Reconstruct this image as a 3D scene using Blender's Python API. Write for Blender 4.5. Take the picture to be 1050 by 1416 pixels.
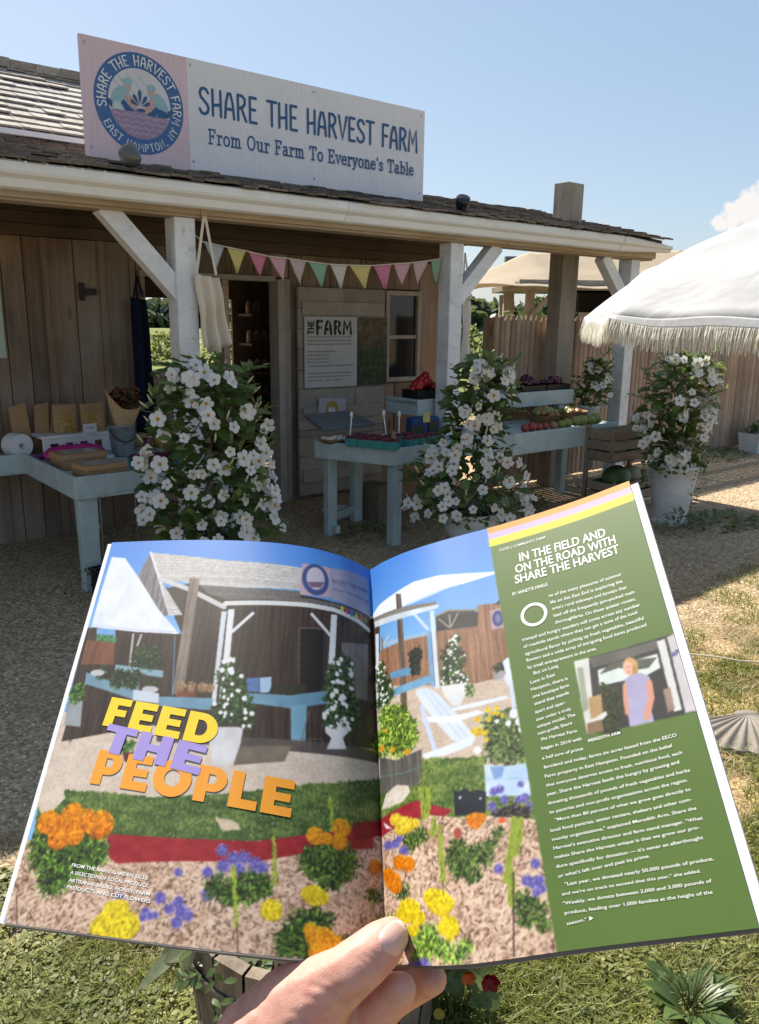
import bpy, bmesh, math, random
import numpy as np
from mathutils import Vector, Matrix
for o in list(bpy.data.objects): bpy.data.objects.remove(o)
SC = bpy.context.scene
COL = SC.collection
R = math.radians
# ------------------------------------------------------------------ camera
PITCH, ROLL, FPX, CAMZ = 0.2385, 0.0131, 1103.0, 1.70
cam = bpy.data.cameras.new('camera'); camo = bpy.data.objects.new('camera', cam); COL.objects.link(camo)
cam.sensor_fit = 'VERTICAL'; cam.sensor_height = 36.0; cam.sensor_width = 36.0
cam.lens = 36.0*FPX/1416.0; cam.clip_start = 0.02; cam.clip_end = 3000
_F = Vector((0, math.cos(PITCH), -math.sin(PITCH))); _U = Vector((0, math.sin(PITCH), math.cos(PITCH))); _X = Vector((1, 0, 0))
_R2 = math.cos(ROLL)*_X + math.sin(ROLL)*_U; _U2 = -math.sin(ROLL)*_X + math.cos(ROLL)*_U
_m = Matrix((_R2, _U2, -_F)).transposed().to_4x4(); _m.translation = Vector((0, 0, CAMZ)); camo.matrix_world = _m
SC.camera = camo
# ------------------------------------------------------------------ light
FA = 0.8909                                   # angle of the shop front from the viewing axis
DV = Vector((math.sin(FA), math.cos(FA), 0)); IV = Vector((-math.cos(FA), math.sin(FA), 0)); FRZ = math.pi/2-FA
SUN_EL, SUN_AZ = R(49.5), R(-38)                # azimuth from +Y, clockwise
SUN_DIR = Vector((math.cos(SUN_EL)*math.sin(SUN_AZ), math.cos(SUN_EL)*math.cos(SUN_AZ), math.sin(SUN_EL)))
sl = bpy.data.lights.new('sun', 'SUN'); sl.energy = 5.0; sl.angle = R(0.5); sl.color = (1, 0.93, 0.82)
so = bpy.data.objects.new('sun', sl); COL.objects.link(so); so.rotation_euler = (-SUN_DIR).to_track_quat('-Z', 'Y').to_euler(); so.location = (-20, 25, 30)
w = bpy.data.worlds.new('World'); SC.world = w; w.use_nodes = True
nt = w.node_tree; nt.nodes.clear()
def wn(t, **k):
    n = nt.nodes.new(t)
    for a, b in k.items(): setattr(n, a, b)
    return n
sky = wn('ShaderNodeTexSky', sky_type='NISHITA', sun_disc=False, sun_elevation=SUN_EL, sun_rotation=SUN_AZ, altitude=0, air_density=1.0, dust_density=1.0, ozone_density=1.2)
bg = wn('ShaderNodeBackground'); bg.inputs[1].default_value = 0.084
outw = wn('ShaderNodeOutputWorld')
# one far cumulus low on the right, and thin high haze, by direction
geo = wn('ShaderNodeTexCoord'); nrm = wn('ShaderNodeVectorMath', operation='NORMALIZE'); nt.links.new(geo.outputs['Generated'], nrm.inputs[0])
def cloud_blob(d, r):
    s = wn('ShaderNodeVectorMath', operation='DISTANCE'); nt.links.new(nrm.outputs[0], s.inputs[0]); s.inputs[1].default_value = Vector(d).normalized()
    m = wn('ShaderNodeMapRange'); m.inputs[1].default_value = 0.0; m.inputs[2].default_value = r; m.inputs[3].default_value = 1; m.inputs[4].default_value = 0
    nt.links.new(s.outputs['Value'], m.inputs[0]); return m.outputs[0]
blobs = [cloud_blob(d, r) for d, r in (((.381, .916, .112), .030), ((.394, .909, .124), .036), ((.412, .90, .130), .045), ((.44, .888, .118), .06), ((.368, .924, .104), .020), ((.402, .908, .098), .04))]
acc = blobs[0]
for b in blobs[1:]:
    mx = wn('ShaderNodeMath', operation='MAXIMUM'); nt.links.new(acc, mx.inputs[0]); nt.links.new(b, mx.inputs[1]); acc = mx.outputs[0]
nz = wn('ShaderNodeTexNoise'); nz.inputs['Scale'].default_value = 60; nz.inputs['Detail'].default_value = 7; nz.inputs['Roughness'].default_value = .6; nt.links.new(nrm.outputs[0], nz.inputs['Vector'])
ml = wn('ShaderNodeMath', operation='MULTIPLY_ADD'); nt.links.new(nz.outputs['Fac'], ml.inputs[0]); ml.inputs[1].default_value = 1.3; ml.inputs[2].default_value = -.72
ad = wn('ShaderNodeMath', operation='ADD'); nt.links.new(acc, ad.inputs[0]); nt.links.new(ml.outputs[0], ad.inputs[1])
cr = wn('ShaderNodeMapRange'); cr.interpolation_type = 'SMOOTHSTEP'; cr.inputs[1].default_value = .32; cr.inputs[2].default_value = .62; nt.links.new(ad.outputs[0], cr.inputs[0])
wz = wn('ShaderNodeMath', operation='MULTIPLY'); nt.links.new(cr.outputs[0], wz.inputs[0]); wz.inputs[1].default_value = .85
mixc = wn('ShaderNodeMixRGB'); nt.links.new(wz.outputs[0], mixc.inputs[0]); hz = wn('ShaderNodeMixRGB'); hz.inputs[0].default_value = .5; hz.inputs[2].default_value = (2.15, 3.2, 4.7, 1); nt.links.new(sky.outputs[0], hz.inputs[1]); nt.links.new(hz.outputs[0], mixc.inputs[1]); mixc.inputs[2].default_value = (5.9, 5.9, 6.0, 1)
wb = wn('ShaderNodeMixRGB', blend_type='MULTIPLY'); wb.inputs[0].default_value = 1; wb.inputs[2].default_value = (1.05, .985, .925, 1); nt.links.new(mixc.outputs[0], wb.inputs[1]); nt.links.new(wb.outputs[0], bg.inputs[0]); nt.links.new(bg.outputs[0], outw.inputs[0])
SC.view_settings.view_transform = 'Standard'; SC.view_settings.look = 'None'; SC.view_settings.exposure = 1.0; SC.view_settings.gamma = 1
try:
    SC.cycles.max_bounces = 6; SC.cycles.transparent_max_bounces = 6; SC.cycles.use_denoising = True
except Exception: pass
rnd = random.Random(7); nrg = np.random.default_rng(5)
# ------------------------------------------------------------------ helpers
def W(s, n, z=0.0): return DV*s+IV*n+Vector((0, 0, z))
def tag(o, label=None, cat=None, group=None, kind=None):
    if label: o['label'] = label
    if cat: o['category'] = cat
    if group: o['group'] = group
    if kind: o['kind'] = kind
    return o
def thing(name, label, cat, loc=(0, 0, 0), rz=None, group=None, world=False):
    o = bpy.data.objects.new(name, None); COL.objects.link(o); o.empty_display_size = .1
    o.location = Vector(loc) if world else W(*loc)
    o.rotation_euler = (0, 0, (0 if world else FRZ) if rz is None else (rz if world else FRZ+rz))
    return tag(o, label, cat, group)
def place(o, loc, rz=0.0, world=False):
    o.location = Vector(loc) if world else W(*loc); o.rotation_euler = (0, 0, rz if world else FRZ+rz); return o
def copy_tree(o, parent=None):
    c = o.copy(); COL.objects.link(c)
    if parent is not None: c.parent = parent
    for ch in list(o.children): copy_tree(ch, c)
    return c
class MB:
    """collects shapes for ONE mesh; every shape carries its own small random tint"""
    def __init__(s): s.v = []; s.f = []; s.t = []; s.m = []; s.sm = []
    def add(s, vs, fs, tint=None, mi=0, smooth=False):
        b = len(s.v); s.v += [tuple(p) for p in vs]
        t = tint if tint is not None else 1.0
        for f in fs: s.f.append([b+i for i in f]); s.t.append(t); s.m.append(mi); s.sm.append(smooth)
        return s
    def box(s, a, b, tint=None, mi=0, M=None):
        x0, y0, z0 = a; x1, y1, z1 = b
        vs = [Vector(p) for p in ((x0, y0, z0), (x1, y0, z0), (x1, y1, z0), (x0, y1, z0), (x0, y0, z1), (x1, y0, z1), (x1, y1, z1), (x0, y1, z1))]
        if M is not None: vs = [M @ p for p in vs]
        return s.add(vs, [(0, 3, 2, 1), (4, 5, 6, 7), (0, 1, 5, 4), (1, 2, 6, 5), (2, 3, 7, 6), (3, 0, 4, 7)], tint, mi)
    def bar(s, p, q, w, h, up=(0, 0, 1), tint=None, mi=0):
        p = Vector(p); q = Vector(q); d = (q-p); L = d.length; d.normalize(); u = Vector(up); x = d.cross(u)
        if x.length < 1e-4: x = d.cross(Vector((0, 1, 0)))
        x.normalize(); u = x.cross(d)
        M = Matrix((x, d, u)).transposed().to_4x4(); M.translation = p
        return s.box((-w/2, 0, -h/2), (w/2, L, h/2), tint, mi, M)
    def tube(s, pts, r, n=8, tint=None, mi=0, cap=True):
        pts = [Vector(p) for p in pts]; rs = r if isinstance(r, (list, tuple)) else [r]*len(pts)
        vs = []; ux = None
        for i, p in enumerate(pts):
            d = (pts[min(i+1, len(pts)-1)]-pts[max(i-1, 0)]); d.normalize()
            if ux is None: ux = d.orthogonal().normalized()
            ux = (ux-d*ux.dot(d)); ux = ux.normalized() if ux.length > 1e-6 else d.orthogonal().normalized()
            uy = d.cross(ux)
            vs += [p+(ux*math.cos(6.28318*k/n)+uy*math.sin(6.28318*k/n))*rs[i] for k in range(n)]
        fs = [(i*n+k, i*n+(k+1) % n, (i+1)*n+(k+1) % n, (i+1)*n+k) for i in range(len(pts)-1) for k in range(n)]
        if cap: fs += [tuple(range(n-1, -1, -1)), tuple((len(pts)-1)*n+k for k in range(n))]
        return s.add(vs, fs, tint, mi, True)
    def lathe(s, prof, c=(0, 0, 0), n=24, tint=None, mi=0, sx=1, sy=1):
        c = Vector(c); vs = []
        for r, z in prof: vs += [c+Vector((r*sx*math.cos(6.28318*k/n), r*sy*math.sin(6.28318*k/n), z)) for k in range(n)]
        fs = [(i*n+k, i*n+(k+1) % n, (i+1)*n+(k+1) % n, (i+1)*n+k) for i in range(len(prof)-1) for k in range(n)]
        return s.add(vs, fs, tint, mi, True)
    def ball(s, c, r, n=10, tint=None, mi=0, sc=(1, 1, 1), M=None):
        c = Vector(c); h = max(4, n//2); vs = []
        for i in range(h+1):
            a = math.pi*i/h
            for k in range(n):
                p = Vector((math.sin(a)*math.cos(6.28318*k/n)*sc[0], math.sin(a)*math.sin(6.28318*k/n)*sc[1], math.cos(a)*sc[2]))*r
                if M is not None: p = M @ p
                vs.append(c+p)
        fs = [(i*n+k, (i+1)*n+k, (i+1)*n+(k+1) % n, i*n+(k+1) % n) for i in range(h) for k in range(n)]
        return s.add(vs, fs, tint, mi, True)
    def prism(s, poly, z0, z1, tint=None, mi=0, M=None):
        n = len(poly); vs = [Vector((x, y, z0)) for x, y in poly]+[Vector((x, y, z1)) for x, y in poly]
        if M is not None: vs = [M @ p for p in vs]
        return s.add(vs, [tuple(range(n-1, -1, -1)), tuple(range(n, 2*n))]+[(i, (i+1) % n, n+(i+1) % n, n+i) for i in range(n)], tint, mi)
    def grid(s, fn, nu, nv, tint=None, mi=0, smooth=True):
        vs = [fn(i/nu, j/nv) for j in range(nv+1) for i in range(nu+1)]
        return s.add(vs, [(j*(nu+1)+i, j*(nu+1)+i+1, (j+1)*(nu+1)+i+1, (j+1)*(nu+1)+i) for j in range(nv) for i in range(nu)], tint, mi, smooth)
    def mesh(s, name, mats):
        me = bpy.data.meshes.new(name); me.from_pydata(s.v, [], s.f); me.update()
        for m in (mats if isinstance(mats, (list, tuple)) else [mats]): me.materials.append(m)
        me.polygons.foreach_set('material_index', s.m); me.polygons.foreach_set('use_smooth', s.sm)
        at = me.attributes.new('tint', 'FLOAT', 'FACE'); at.data.foreach_set('value', np.array(s.t, dtype=np.float32))
        return me
    def build(s, name, mats, parent=None, bevel=0, solid=0, seg=2):
        o = bpy.data.objects.new(name, s.mesh(name, mats)); COL.objects.link(o)
        if parent is not None: o.parent = parent
        if solid:
            m = o.modifiers.new('thick', 'SOLIDIFY'); m.thickness = solid; m.offset = 0
        if bevel:
            m = o.modifiers.new('bevel', 'BEVEL'); m.width = bevel; m.segments = seg; m.limit_method = 'ANGLE'; m.angle_limit = R(40)
        return o
def rt(a=.8, b=1.15): return rnd.uniform(a, b)
# ------------------------------------------------------------------ materials
class Mat:
    def __init__(s, name, rough=.7, spec=.3):
        s.m = bpy.data.materials.new(name); s.m.use_nodes = True; s.t = s.m.node_tree; s.b = s.t.nodes['Principled BSDF']
        s.b.inputs['Roughness'].default_value = rough; s.b.inputs['Specular IOR Level'].default_value = spec
    def n(s, ty, **k):
        x = s.t.nodes.new(ty)
        for a, b in k.items(): setattr(x, a, b)
        return x
    def l(s, a, b): s.t.links.new(a, b)
    def coord(s, kind='Object', scale=(1, 1, 1), rot=(0, 0, 0)):
        c = s.n('ShaderNodeTexCoord'); m = s.n('ShaderNodeMapping'); m.inputs['Scale'].default_value = scale; m.inputs['Rotation'].default_value = rot
        s.l(c.outputs[kind], m.inputs[0]); return m.outputs[0]
    def noise(s, vec, scale, detail=4, rough=.55, dist=0):
        x = s.n('ShaderNodeTexNoise'); x.inputs['Scale'].default_value = scale; x.inputs['Detail'].default_value = detail; x.inputs['Roughness'].default_value = rough; x.inputs['Distortion'].default_value = dist
        s.l(vec, x.inputs['Vector']); return x.outputs['Fac']
    def ramp(s, fac, stops):
        x = s.n('ShaderNodeValToRGB'); e = x.color_ramp.elements
        while len(e) < len(stops): e.new(.5)
        for k, (p, c) in enumerate(stops): e[k].position = p; e[k].color = (*c, 1) if len(c) == 3 else c
        s.l(fac, x.inputs[0]); return x.outputs[0]
    def mix(s, a, b, fac, mode='MIX'):
        x = s.n('ShaderNodeMixRGB', blend_type=mode)
        for i, v in ((0, fac), (1, a), (2, b)):
            if hasattr(v, 'links'): s.l(v, x.inputs[i])
            else: x.inputs[i].default_value = v if i == 0 else (*v, 1)
        return x.outputs[0]
    def math(s, op, a, b=0.0, clamp=False):
        x = s.n('ShaderNodeMath', operation=op, use_clamp=clamp)
        for i, v in ((0, a), (1, b)):
            if hasattr(v, 'links'): s.l(v, x.inputs[i])
            else: x.inputs[i].default_value = v
        return x.outputs[0]
    def tint(s, col):
        a = s.n('ShaderNodeAttribute', attribute_name='tint'); return s.mix(col, a.outputs['Fac'], 1.0, 'MULTIPLY') if False else s._mulv(col, a.outputs['Fac'])
    def _mulv(s, col, f):
        x = s.n('ShaderNodeVectorMath', operation='SCALE')
        if hasattr(col, 'links'): s.l(col, x.inputs[0])
        else: x.inputs[0].default_value = col
        s.l(f, x.inputs['Scale']); return x.outputs[0]
    def color(s, c):
        if hasattr(c, 'links'): s.l(c, s.b.inputs['Base Color'])
        else: s.b.inputs['Base Color'].default_value = (*c, 1)
        return s
    def bump(s, h, strength=.3, dist=.005):
        x = s.n('ShaderNodeBump'); x.inputs['Strength'].default_value = strength; x.inputs['Distance'].default_value = dist
        s.l(h, x.inputs['Height']); s.l(x.outputs[0], s.b.inputs['Normal']); return s
    def set(s, **k):
        for a, v in k.items(): s.b.inputs[a.replace('_', ' ')].default_value = v
        return s
def wood(name, c0, c1, axis='z', scale=1.0, rough=.8, knots=True, bump=.35, contrast=1.0):
    m = Mat(name, rough, .2); st = {'x': (.35, 6, 6), 'y': (6, .35, 6), 'z': (6, 6, .35)}[axis]
    v = m.coord('Object', tuple(k*scale for k in st)); g = m.noise(v, 6, 6, .65, .6)
    v2 = m.coord('Object', (scale,)*3); b = m.noise(v2, 1.7, 3)
    c = m.ramp(g, [(.28, c0), (.72, c1)]); c = m.mix(c, tuple(k*.62 for k in c0), m.ramp(b, [(.45, (0, 0, 0)), (.8, (.75, .75, .75))]))
    if knots:
        vo = m.n('ShaderNodeTexVoronoi'); vo.inputs['Scale'].default_value = 2.6*scale; kv = m.coord('Object', {'x': (.5, 1.6, 1.6), 'y': (1.6, .5, 1.6), 'z': (1.6, 1.6, .5)}[axis]); m.l(kv, vo.inputs['Vector'])
        k = m.ramp(vo.outputs['Distance'], [(.05, (.85, .85, .85)), (.13, (0, 0, 0))]); c = m.mix(c, tuple(q*.32 for q in c0), k)
    gp_ = m.noise(m.coord('Object', (.9, .9, .5)), 2.2, 4, .6); c = m.mix(c, tuple((a+b+d)/3 for a, b, d in [c1]*3) if False else (sum(c1)/3*.95, sum(c1)/3*.93, sum(c1)/3*.9), m.ramp(gp_, [(.5, (0, 0, 0)), (.72, (.55, .55, .55))])); m.color(m.tint(c)); m.bump(g, bump, .004); return m.m
def paint(name, col, rough=.55, var=.12, scale=8, worn=None, bump=.08):
    m = Mat(name, rough, .35); v = m.coord('Object'); g = m.noise(v, scale, 5, .6)
    c = m.ramp(g, [(.3, tuple(k*(1-var) for k in col)), (.7, tuple(min(1, k*(1+var*.5)) for k in col))])
    if worn:
        h = m.noise(m.coord('Object', (1, 1, 1)), 14, 6, .7); c = m.mix(c, tuple(k*.74 for k in col), m.ramp(m.noise(m.coord('Object', (1.2, 1.2, 7)), 4, 5, .65), [(.50, (0, 0, 0)), (.75, (.55, .55, .55))])); c = m.mix(c, worn, m.ramp(h, [(.58, (0, 0, 0)), (.67, (.75, .75, .75))]))
    m.color(m.tint(c)); m.bump(m.noise(v, 60, 3), bump, .002); return m.m
def plain(name, col, rough=.6, spec=.3, var=.1, scale=20, **k):
    m = Mat(name, rough, spec); v = m.coord('Object'); g = m.noise(v, scale, 4)
    m.color(m.tint(m.ramp(g, [(.3, tuple(q*(1-var) for q in col)), (.7, tuple(min(1, q*(1+var)) for q in col))]))); m.set(**k); return m.m
def leafy(name, c0, c1, trans=.35, rough=.45):
    m = Mat(name, rough, .4); a = m.n('ShaderNodeAttribute', attribute_name='tint'); v = m.coord('Object'); g = m.noise(v, 30, 3)
    c = m.mix(c0, c1, a.outputs['Fac']); c = m.mix(c, tuple(k*.7 for k in c0), m.ramp(g, [(.45, (0, 0, 0)), (.75, (.5, .5, .5))]))
    m.color(c)
    tr = m.n('ShaderNodeBsdfTranslucent'); m.l(m.mix(c, (1.0, 1.0, .35), .25, 'MIX'), tr.inputs[0]); mx = m.n('ShaderNodeMixShader'); mx.inputs[0].default_value = trans
    out = m.t.nodes['Material Output']; m.l(m.b.outputs[0], mx.inputs[1]); m.l(tr.outputs[0], mx.inputs[2]); m.l(mx.outputs[0], out.inputs[0]); return m.m
M = {}
M['plank'] = wood('weathered_planks', (.18, .125, .088), (.36, .27, .20), 'z')
M['plank_x'] = wood('weathered_planks_level', (.16, .10, .065), (.30, .21, .14), 'x')
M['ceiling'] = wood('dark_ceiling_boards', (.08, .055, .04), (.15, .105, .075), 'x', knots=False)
M['beam'] = wood('raw_beam', (.33, .24, .155), (.50, .395, .28), 'x')
M['post_old'] = wood('old_grey_post', (.24, .20, .155), (.42, .36, .29), 'z')
M['shingle'] = wood('roof_shingles', (.22, .19, .16), (.46, .42, .37), 'y', knots=False, bump=.6)
M['shingle_old'] = wood('old_dark_shingles', (.10, .08, .065), (.26, .22, .18), 'y', knots=False, bump=.6)
M['fence'] = wood('fence_pickets', (.36, .245, .165), (.52, .385, .28), 'z', knots=True)
M['fence_x'] = wood('fence_rail', (.25, .16, .10), (.40, .28, .18), 'x')
M['white'] = paint('white_paint', (.72, .73, .74), .55, .16, 5, worn=(.46, .44, .40), bump=.25)
M['gutter'] = paint('gutter_white', (.76, .77, .78), .4, .06, 4)
M['blue'] = paint('pale_blue_paint', (.43, .52, .525), .6, .16, 6, worn=(.30, .36, .36), bump=.2)
M['whitewash'] = paint('whitewashed_boards', (.40, .36, .31), .8, .18, 7, worn=(.26, .21, .17), bump=.3)
M['black'] = plain('black_plastic', (.012, .012, .013), .4)
M['iron'] = plain('black_iron', (.02, .02, .022), .5)
M['kraft'] = plain('kraft_card', (.40, .25, .13), .8, .15, .08, 30)
M['kraft_pale'] = plain('kraft_paper', (.50, .35, .20), .85, .1, .1, 15)
M['wicker'] = None
M['canvas'] = plain('natural_canvas', (.66, .58, .47), .9, .1, .06, 90)
M['canvas_white'] = plain('white_canvas', (.66, .62, .56), .9, .1, .06, 90)
M['navy'] = plain('navy_cloth', (.010, .016, .036), .95, .1, .2, 40)
M['teal'] = plain('teal_pulp', (.06, .27, .27), .85, .15, .15, 40)
M['berry'] = plain('dark_red_berries', (.10, .008, .015), .3, .5, .3, 60)
M['card'] = plain('white_card', (.74, .74, .74), .6, .2, .03)
M['zinc'] = plain('galvanised_zinc', (.42, .46, .50), .38, .5, .18, 25, Metallic=.75)
M['urn'] = paint('white_urn_glaze', (.66, .67, .68), .5, .14, 6, worn=(.42, .42, .40))
def wicker_mat():
    m = Mat('wicker_weave', .75, .25); v = m.coord('Object'); wv = m.n('ShaderNodeTexWave', wave_type='BANDS', bands_direction='Z'); wv.inputs['Scale'].default_value = 30; wv.inputs['Distortion'].default_value = 3; m.l(v, wv.inputs['Vector'])
    m.color(m.ramp(wv.outputs['Fac'], [(.2, (.13, .07, .03)), (.7, (.42, .26, .12))])); m.bump(wv.outputs['Fac'], .8, .006); return m.m
M['wicker'] = wicker_mat()
# ------------------------------------------------------------------ lettering
def text_mesh(body, size=1.0, bold=0.0, align='LEFT', space=1.0, word=1.0, shear=0.0):
    cu = bpy.data.curves.new('lettering', 'FONT'); cu.body = body; cu.size = size; cu.offset = bold; cu.align_x = align; cu.space_character = space; cu.space_word = word; cu.shear = shear; cu.resolution_u = 3
    ob = bpy.data.objects.new('lettering', cu); COL.objects.link(ob)
    dg = bpy.context.evaluated_depsgraph_get(); me = bpy.data.meshes.new_from_object(ob.evaluated_get(dg))
    vs = [tuple(v.co[:2]) for v in me.vertices]; fs = [tuple(p.vertices) for p in me.polygons]
    bpy.data.objects.remove(ob); bpy.data.curves.remove(cu); bpy.data.meshes.remove(me); return vs, fs
def put_text(mb, body, fn, size=1.0, bold=0.0, align='LEFT', mi=0, sx=1.0, space=1.0, fit=None, word=1.0, shear=0.0):
    """fn maps (x, y) of the text line to a 3D point; fit = wanted line length"""
    vs, fs = text_mesh(body, size, bold, align, space, word, shear)
    if not vs: return
    if fit:
        x1 = max(v[0] for v in vs); x0 = min(v[0] for v in vs); k = fit/(x1-x0); vs = [((x-x0)*k, y) for x, y in vs]
    mb.add([fn(x*sx, y) for x, y in vs], fs, None, mi)
def ribbon(mb, pts, wd, fn, z=0.0, mi=0):
    """a painted stroke with round ends along 2D points"""
    P = [Vector((p[0], p[1])) for p in pts]; h = wd/2; Lf = []; Rt = []
    for i, p in enumerate(P):
        a = (P[i]-P[i-1]).normalized() if i > 0 else None; b = (P[i+1]-P[i]).normalized() if i < len(P)-1 else None
        d = (a+b).normalized() if a is not None and b is not None and (a+b).length > .2 else (a if a is not None else b)
        n = Vector((-d.y, d.x)); k = 1.0
        if a is not None and b is not None: k = min(1.6, 1/max(.55, n.dot(Vector((-a.y, a.x)))))
        Lf.append(p+n*h*k); Rt.append(p-n*h*k)
    def capo(c, d):
        n = Vector((-d.y, d.x)); return [c+(n*math.cos(t)+d*math.sin(t))*h for t in (R(30), R(60), R(90), R(120), R(150))]
    poly = Lf+capo(P[-1], (P[-1]-P[-2]).normalized())+Rt[::-1]+[c for c in capo(P[0], (P[0]-P[1]).normalized())]
    n = len(Lf); vs = [fn(q.x, q.y, z) for q in poly]; fs = []
    nL = n; nc = 5; rs = nL+nc
    for i in range(n-1): fs.append((i, rs+n-1-i, rs+n-2-i, i+1))
    fs.append(tuple(range(n-1, n+nc+1))); fs.append(tuple([rs+n-1]+list(range(rs+n, rs+n+nc))+[0]))
    mb.add(vs, fs, None, mi)
def arcpts(cx, cy, rx, ry, a0, a1, n=8): return [(cx+rx*math.cos(R(a0+(a1-a0)*i/n)), cy+ry*math.sin(R(a0+(a1-a0)*i/n))) for i in range(n+1)]
CAPS = {  # narrow hand-drawn capitals: (advance, strokes) in a box one unit high
 'S': (.50, [[(.43, .84), (.36, .96), (.24, 1.0), (.11, .95), (.05, .80), (.10, .64), (.24, .52), (.38, .39), (.44, .23), (.38, .07), (.24, .0), (.10, .04), (.03, .17)]]),
 'H': (.54, [[(.07, 0), (.07, 1)], [(.45, 0), (.45, 1)], [(.07, .40), (.45, .46)]]),
 'A': (.54, [[(.04, 0), (.10, .62), (.20, .97), (.32, .97), (.42, .62), (.48, 0)], [(.08, .36), (.45, .36)]]),
 'R': (.52, [[(.07, 0), (.07, 1)], [(.07, 1), (.28, .99), (.41, .88), (.41, .68), (.30, .54), (.07, .47)], [(.24, .50), (.46, 0)]]),
 'E': (.46, [[(.07, 0), (.07, 1)], [(.07, 1), (.38, 1)], [(.07, .52), (.33, .52)], [(.07, 0), (.40, 0)]]),
 'T': (.50, [[(.25, 0), (.25, 1)], [(.02, 1), (.48, 1)]]),
 'V': (.52, [[(.03, 1), (.26, 0), (.49, 1)]]),
 'F': (.45, [[(.07, 0), (.07, 1)], [(.07, 1), (.40, 1)], [(.07, .50), (.34, .50)]]),
 'M': (.66, [[(.06, 0), (.10, 1), (.32, .38), (.54, 1), (.60, 0)]]),
 'P': (.50, [[(.07, 0), (.07, 1)], [(.07, 1), (.30, .99), (.42, .86), (.42, .64), (.30, .50), (.07, .46)]]),
 'O': (.56, [arcpts(.28, .5, .21, .5, 90, 450, 16)]),
 'N': (.56, [[(.07, 0), (.07, 1), (.46, 0), (.46, 1)]]),
 'Y': (.52, [[(.03, 1), (.26, .46)], [(.49, 1), (.26, .46), (.26, 0)]]),
 ',': (.26, [[(.14, .06), (.08, -.14)]]), ' ': (.34, [])}
SLAB = {
 'F': (.70, [[(.16, 0), (.16, 1)], [(.04, 1), (.60, 1), (.60, .80)], [(.16, .53), (.44, .53)], [(.44, .62), (.44, .43)], [(.04, 0), (.32, 0)]]),
 'O': (.86, [arcpts(.42, .5, .34, .5, 90, 450, 18)]),
 'T': (.80, [[(.39, 0), (.39, 1)], [(.06, .78), (.06, 1), (.72, 1), (.72, .78)], [(.24, 0), (.54, 0)]]),
 'E': (.74, [[(.16, 0), (.16, 1)], [(.04, 1), (.62, 1), (.62, .80)], [(.16, .52), (.44, .52)], [(.44, .61), (.44, .42)], [(.04, 0), (.64, 0), (.64, .22)]]),
 'r': (.52, [[(.04, .66), (.18, .66), (.18, 0)], [(.04, 0), (.34, 0)], [(.18, .44), (.28, .63), (.44, .66), (.47, .54)]]),
 'o': (.64, [arcpts(.31, .33, .25, .34, 90, 450, 14)]),
 'm': (.98, [[(.04, .66), (.16, .66), (.16, 0)], [(.04, 0), (.28, 0)], [(.16, .48), (.28, .65), (.42, .65), (.48, .50), (.48, 0)], [(.38, 0), (.58, 0)], [(.48, .48), (.60, .65), (.74, .65), (.80, .50), (.80, 0)], [(.70, 0), (.92, 0)]]),
 'u': (.70, [[(.02, .66), (.15, .66), (.15, .20), (.22, .03), (.38, .02), (.52, .18)], [(.40, .66), (.52, .66), (.52, 0), (.65, 0)]]),
 'a': (.62, [[(.08, .54), (.16, .64), (.34, .66), (.43, .54), (.43, .10), (.48, 0), (.59, .02)], [(.43, .38), (.22, .37), (.08, .26), (.08, .12), (.18, .0), (.32, .02), (.43, .16)]]),
 'v': (.62, [[(.08, .66), (.30, 0), (.52, .66)], [(.0, .66), (.19, .66)], [(.42, .66), (.61, .66)]]),
 'e': (.60, [[(.07, .36), (.52, .36), (.48, .56), (.32, .67), (.15, .60), (.06, .38), (.09, .14), (.24, .0), (.42, .02), (.53, .15)]]),
 'y': (.62, [[(.08, .66), (.30, .04)], [(.52, .66), (.30, .04), (.20, -.22), (.06, -.24)], [(.0, .66), (.19, .66)], [(.42, .66), (.61, .66)]]),
 'n': (.70, [[(.04, .66), (.16, .66), (.16, 0)], [(.04, 0), (.29, 0)], [(.16, .46), (.30, .65), (.44, .65), (.52, .50), (.52, 0)], [(.41, 0), (.65, 0)]]),
 's': (.52, [[(.42, .50), (.40, .62), (.24, .67), (.09, .60), (.09, .46), (.24, .36), (.41, .28), (.44, .12), (.32, .0), (.14, .01), (.07, .12)]]),
 'b': (.66, [[(.02, 1), (.16, 1), (.16, 0)], [(.16, .46), (.30, .65), (.48, .62), (.57, .42), (.55, .16), (.40, .0), (.24, .03), (.16, .16)]]),
 'l': (.36, [[(.04, 1), (.18, 1), (.18, 0)], [(.04, 0), (.32, 0)]]),
 "'": (.26, [[(.14, 1.0), (.10, .78)]]), ' ': (.42, [])}
def stroke_text(mb, body, glyphs, fn, h, wd, gap=.06, mi=0, fit=None, z0=0.0, dz=.00012):
    adv = sum(glyphs[c][0]+gap for c in body)-gap; kx = (fit/adv) if fit else h; x = 0; z = z0
    for c in body:
        a, st = glyphs[c]
        for k in st:
            ribbon(mb, [((x+p[0])*kx, p[1]*h) for p in k], wd, fn, z, mi); z += dz
        x += a+gap
    return adv*kx
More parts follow.
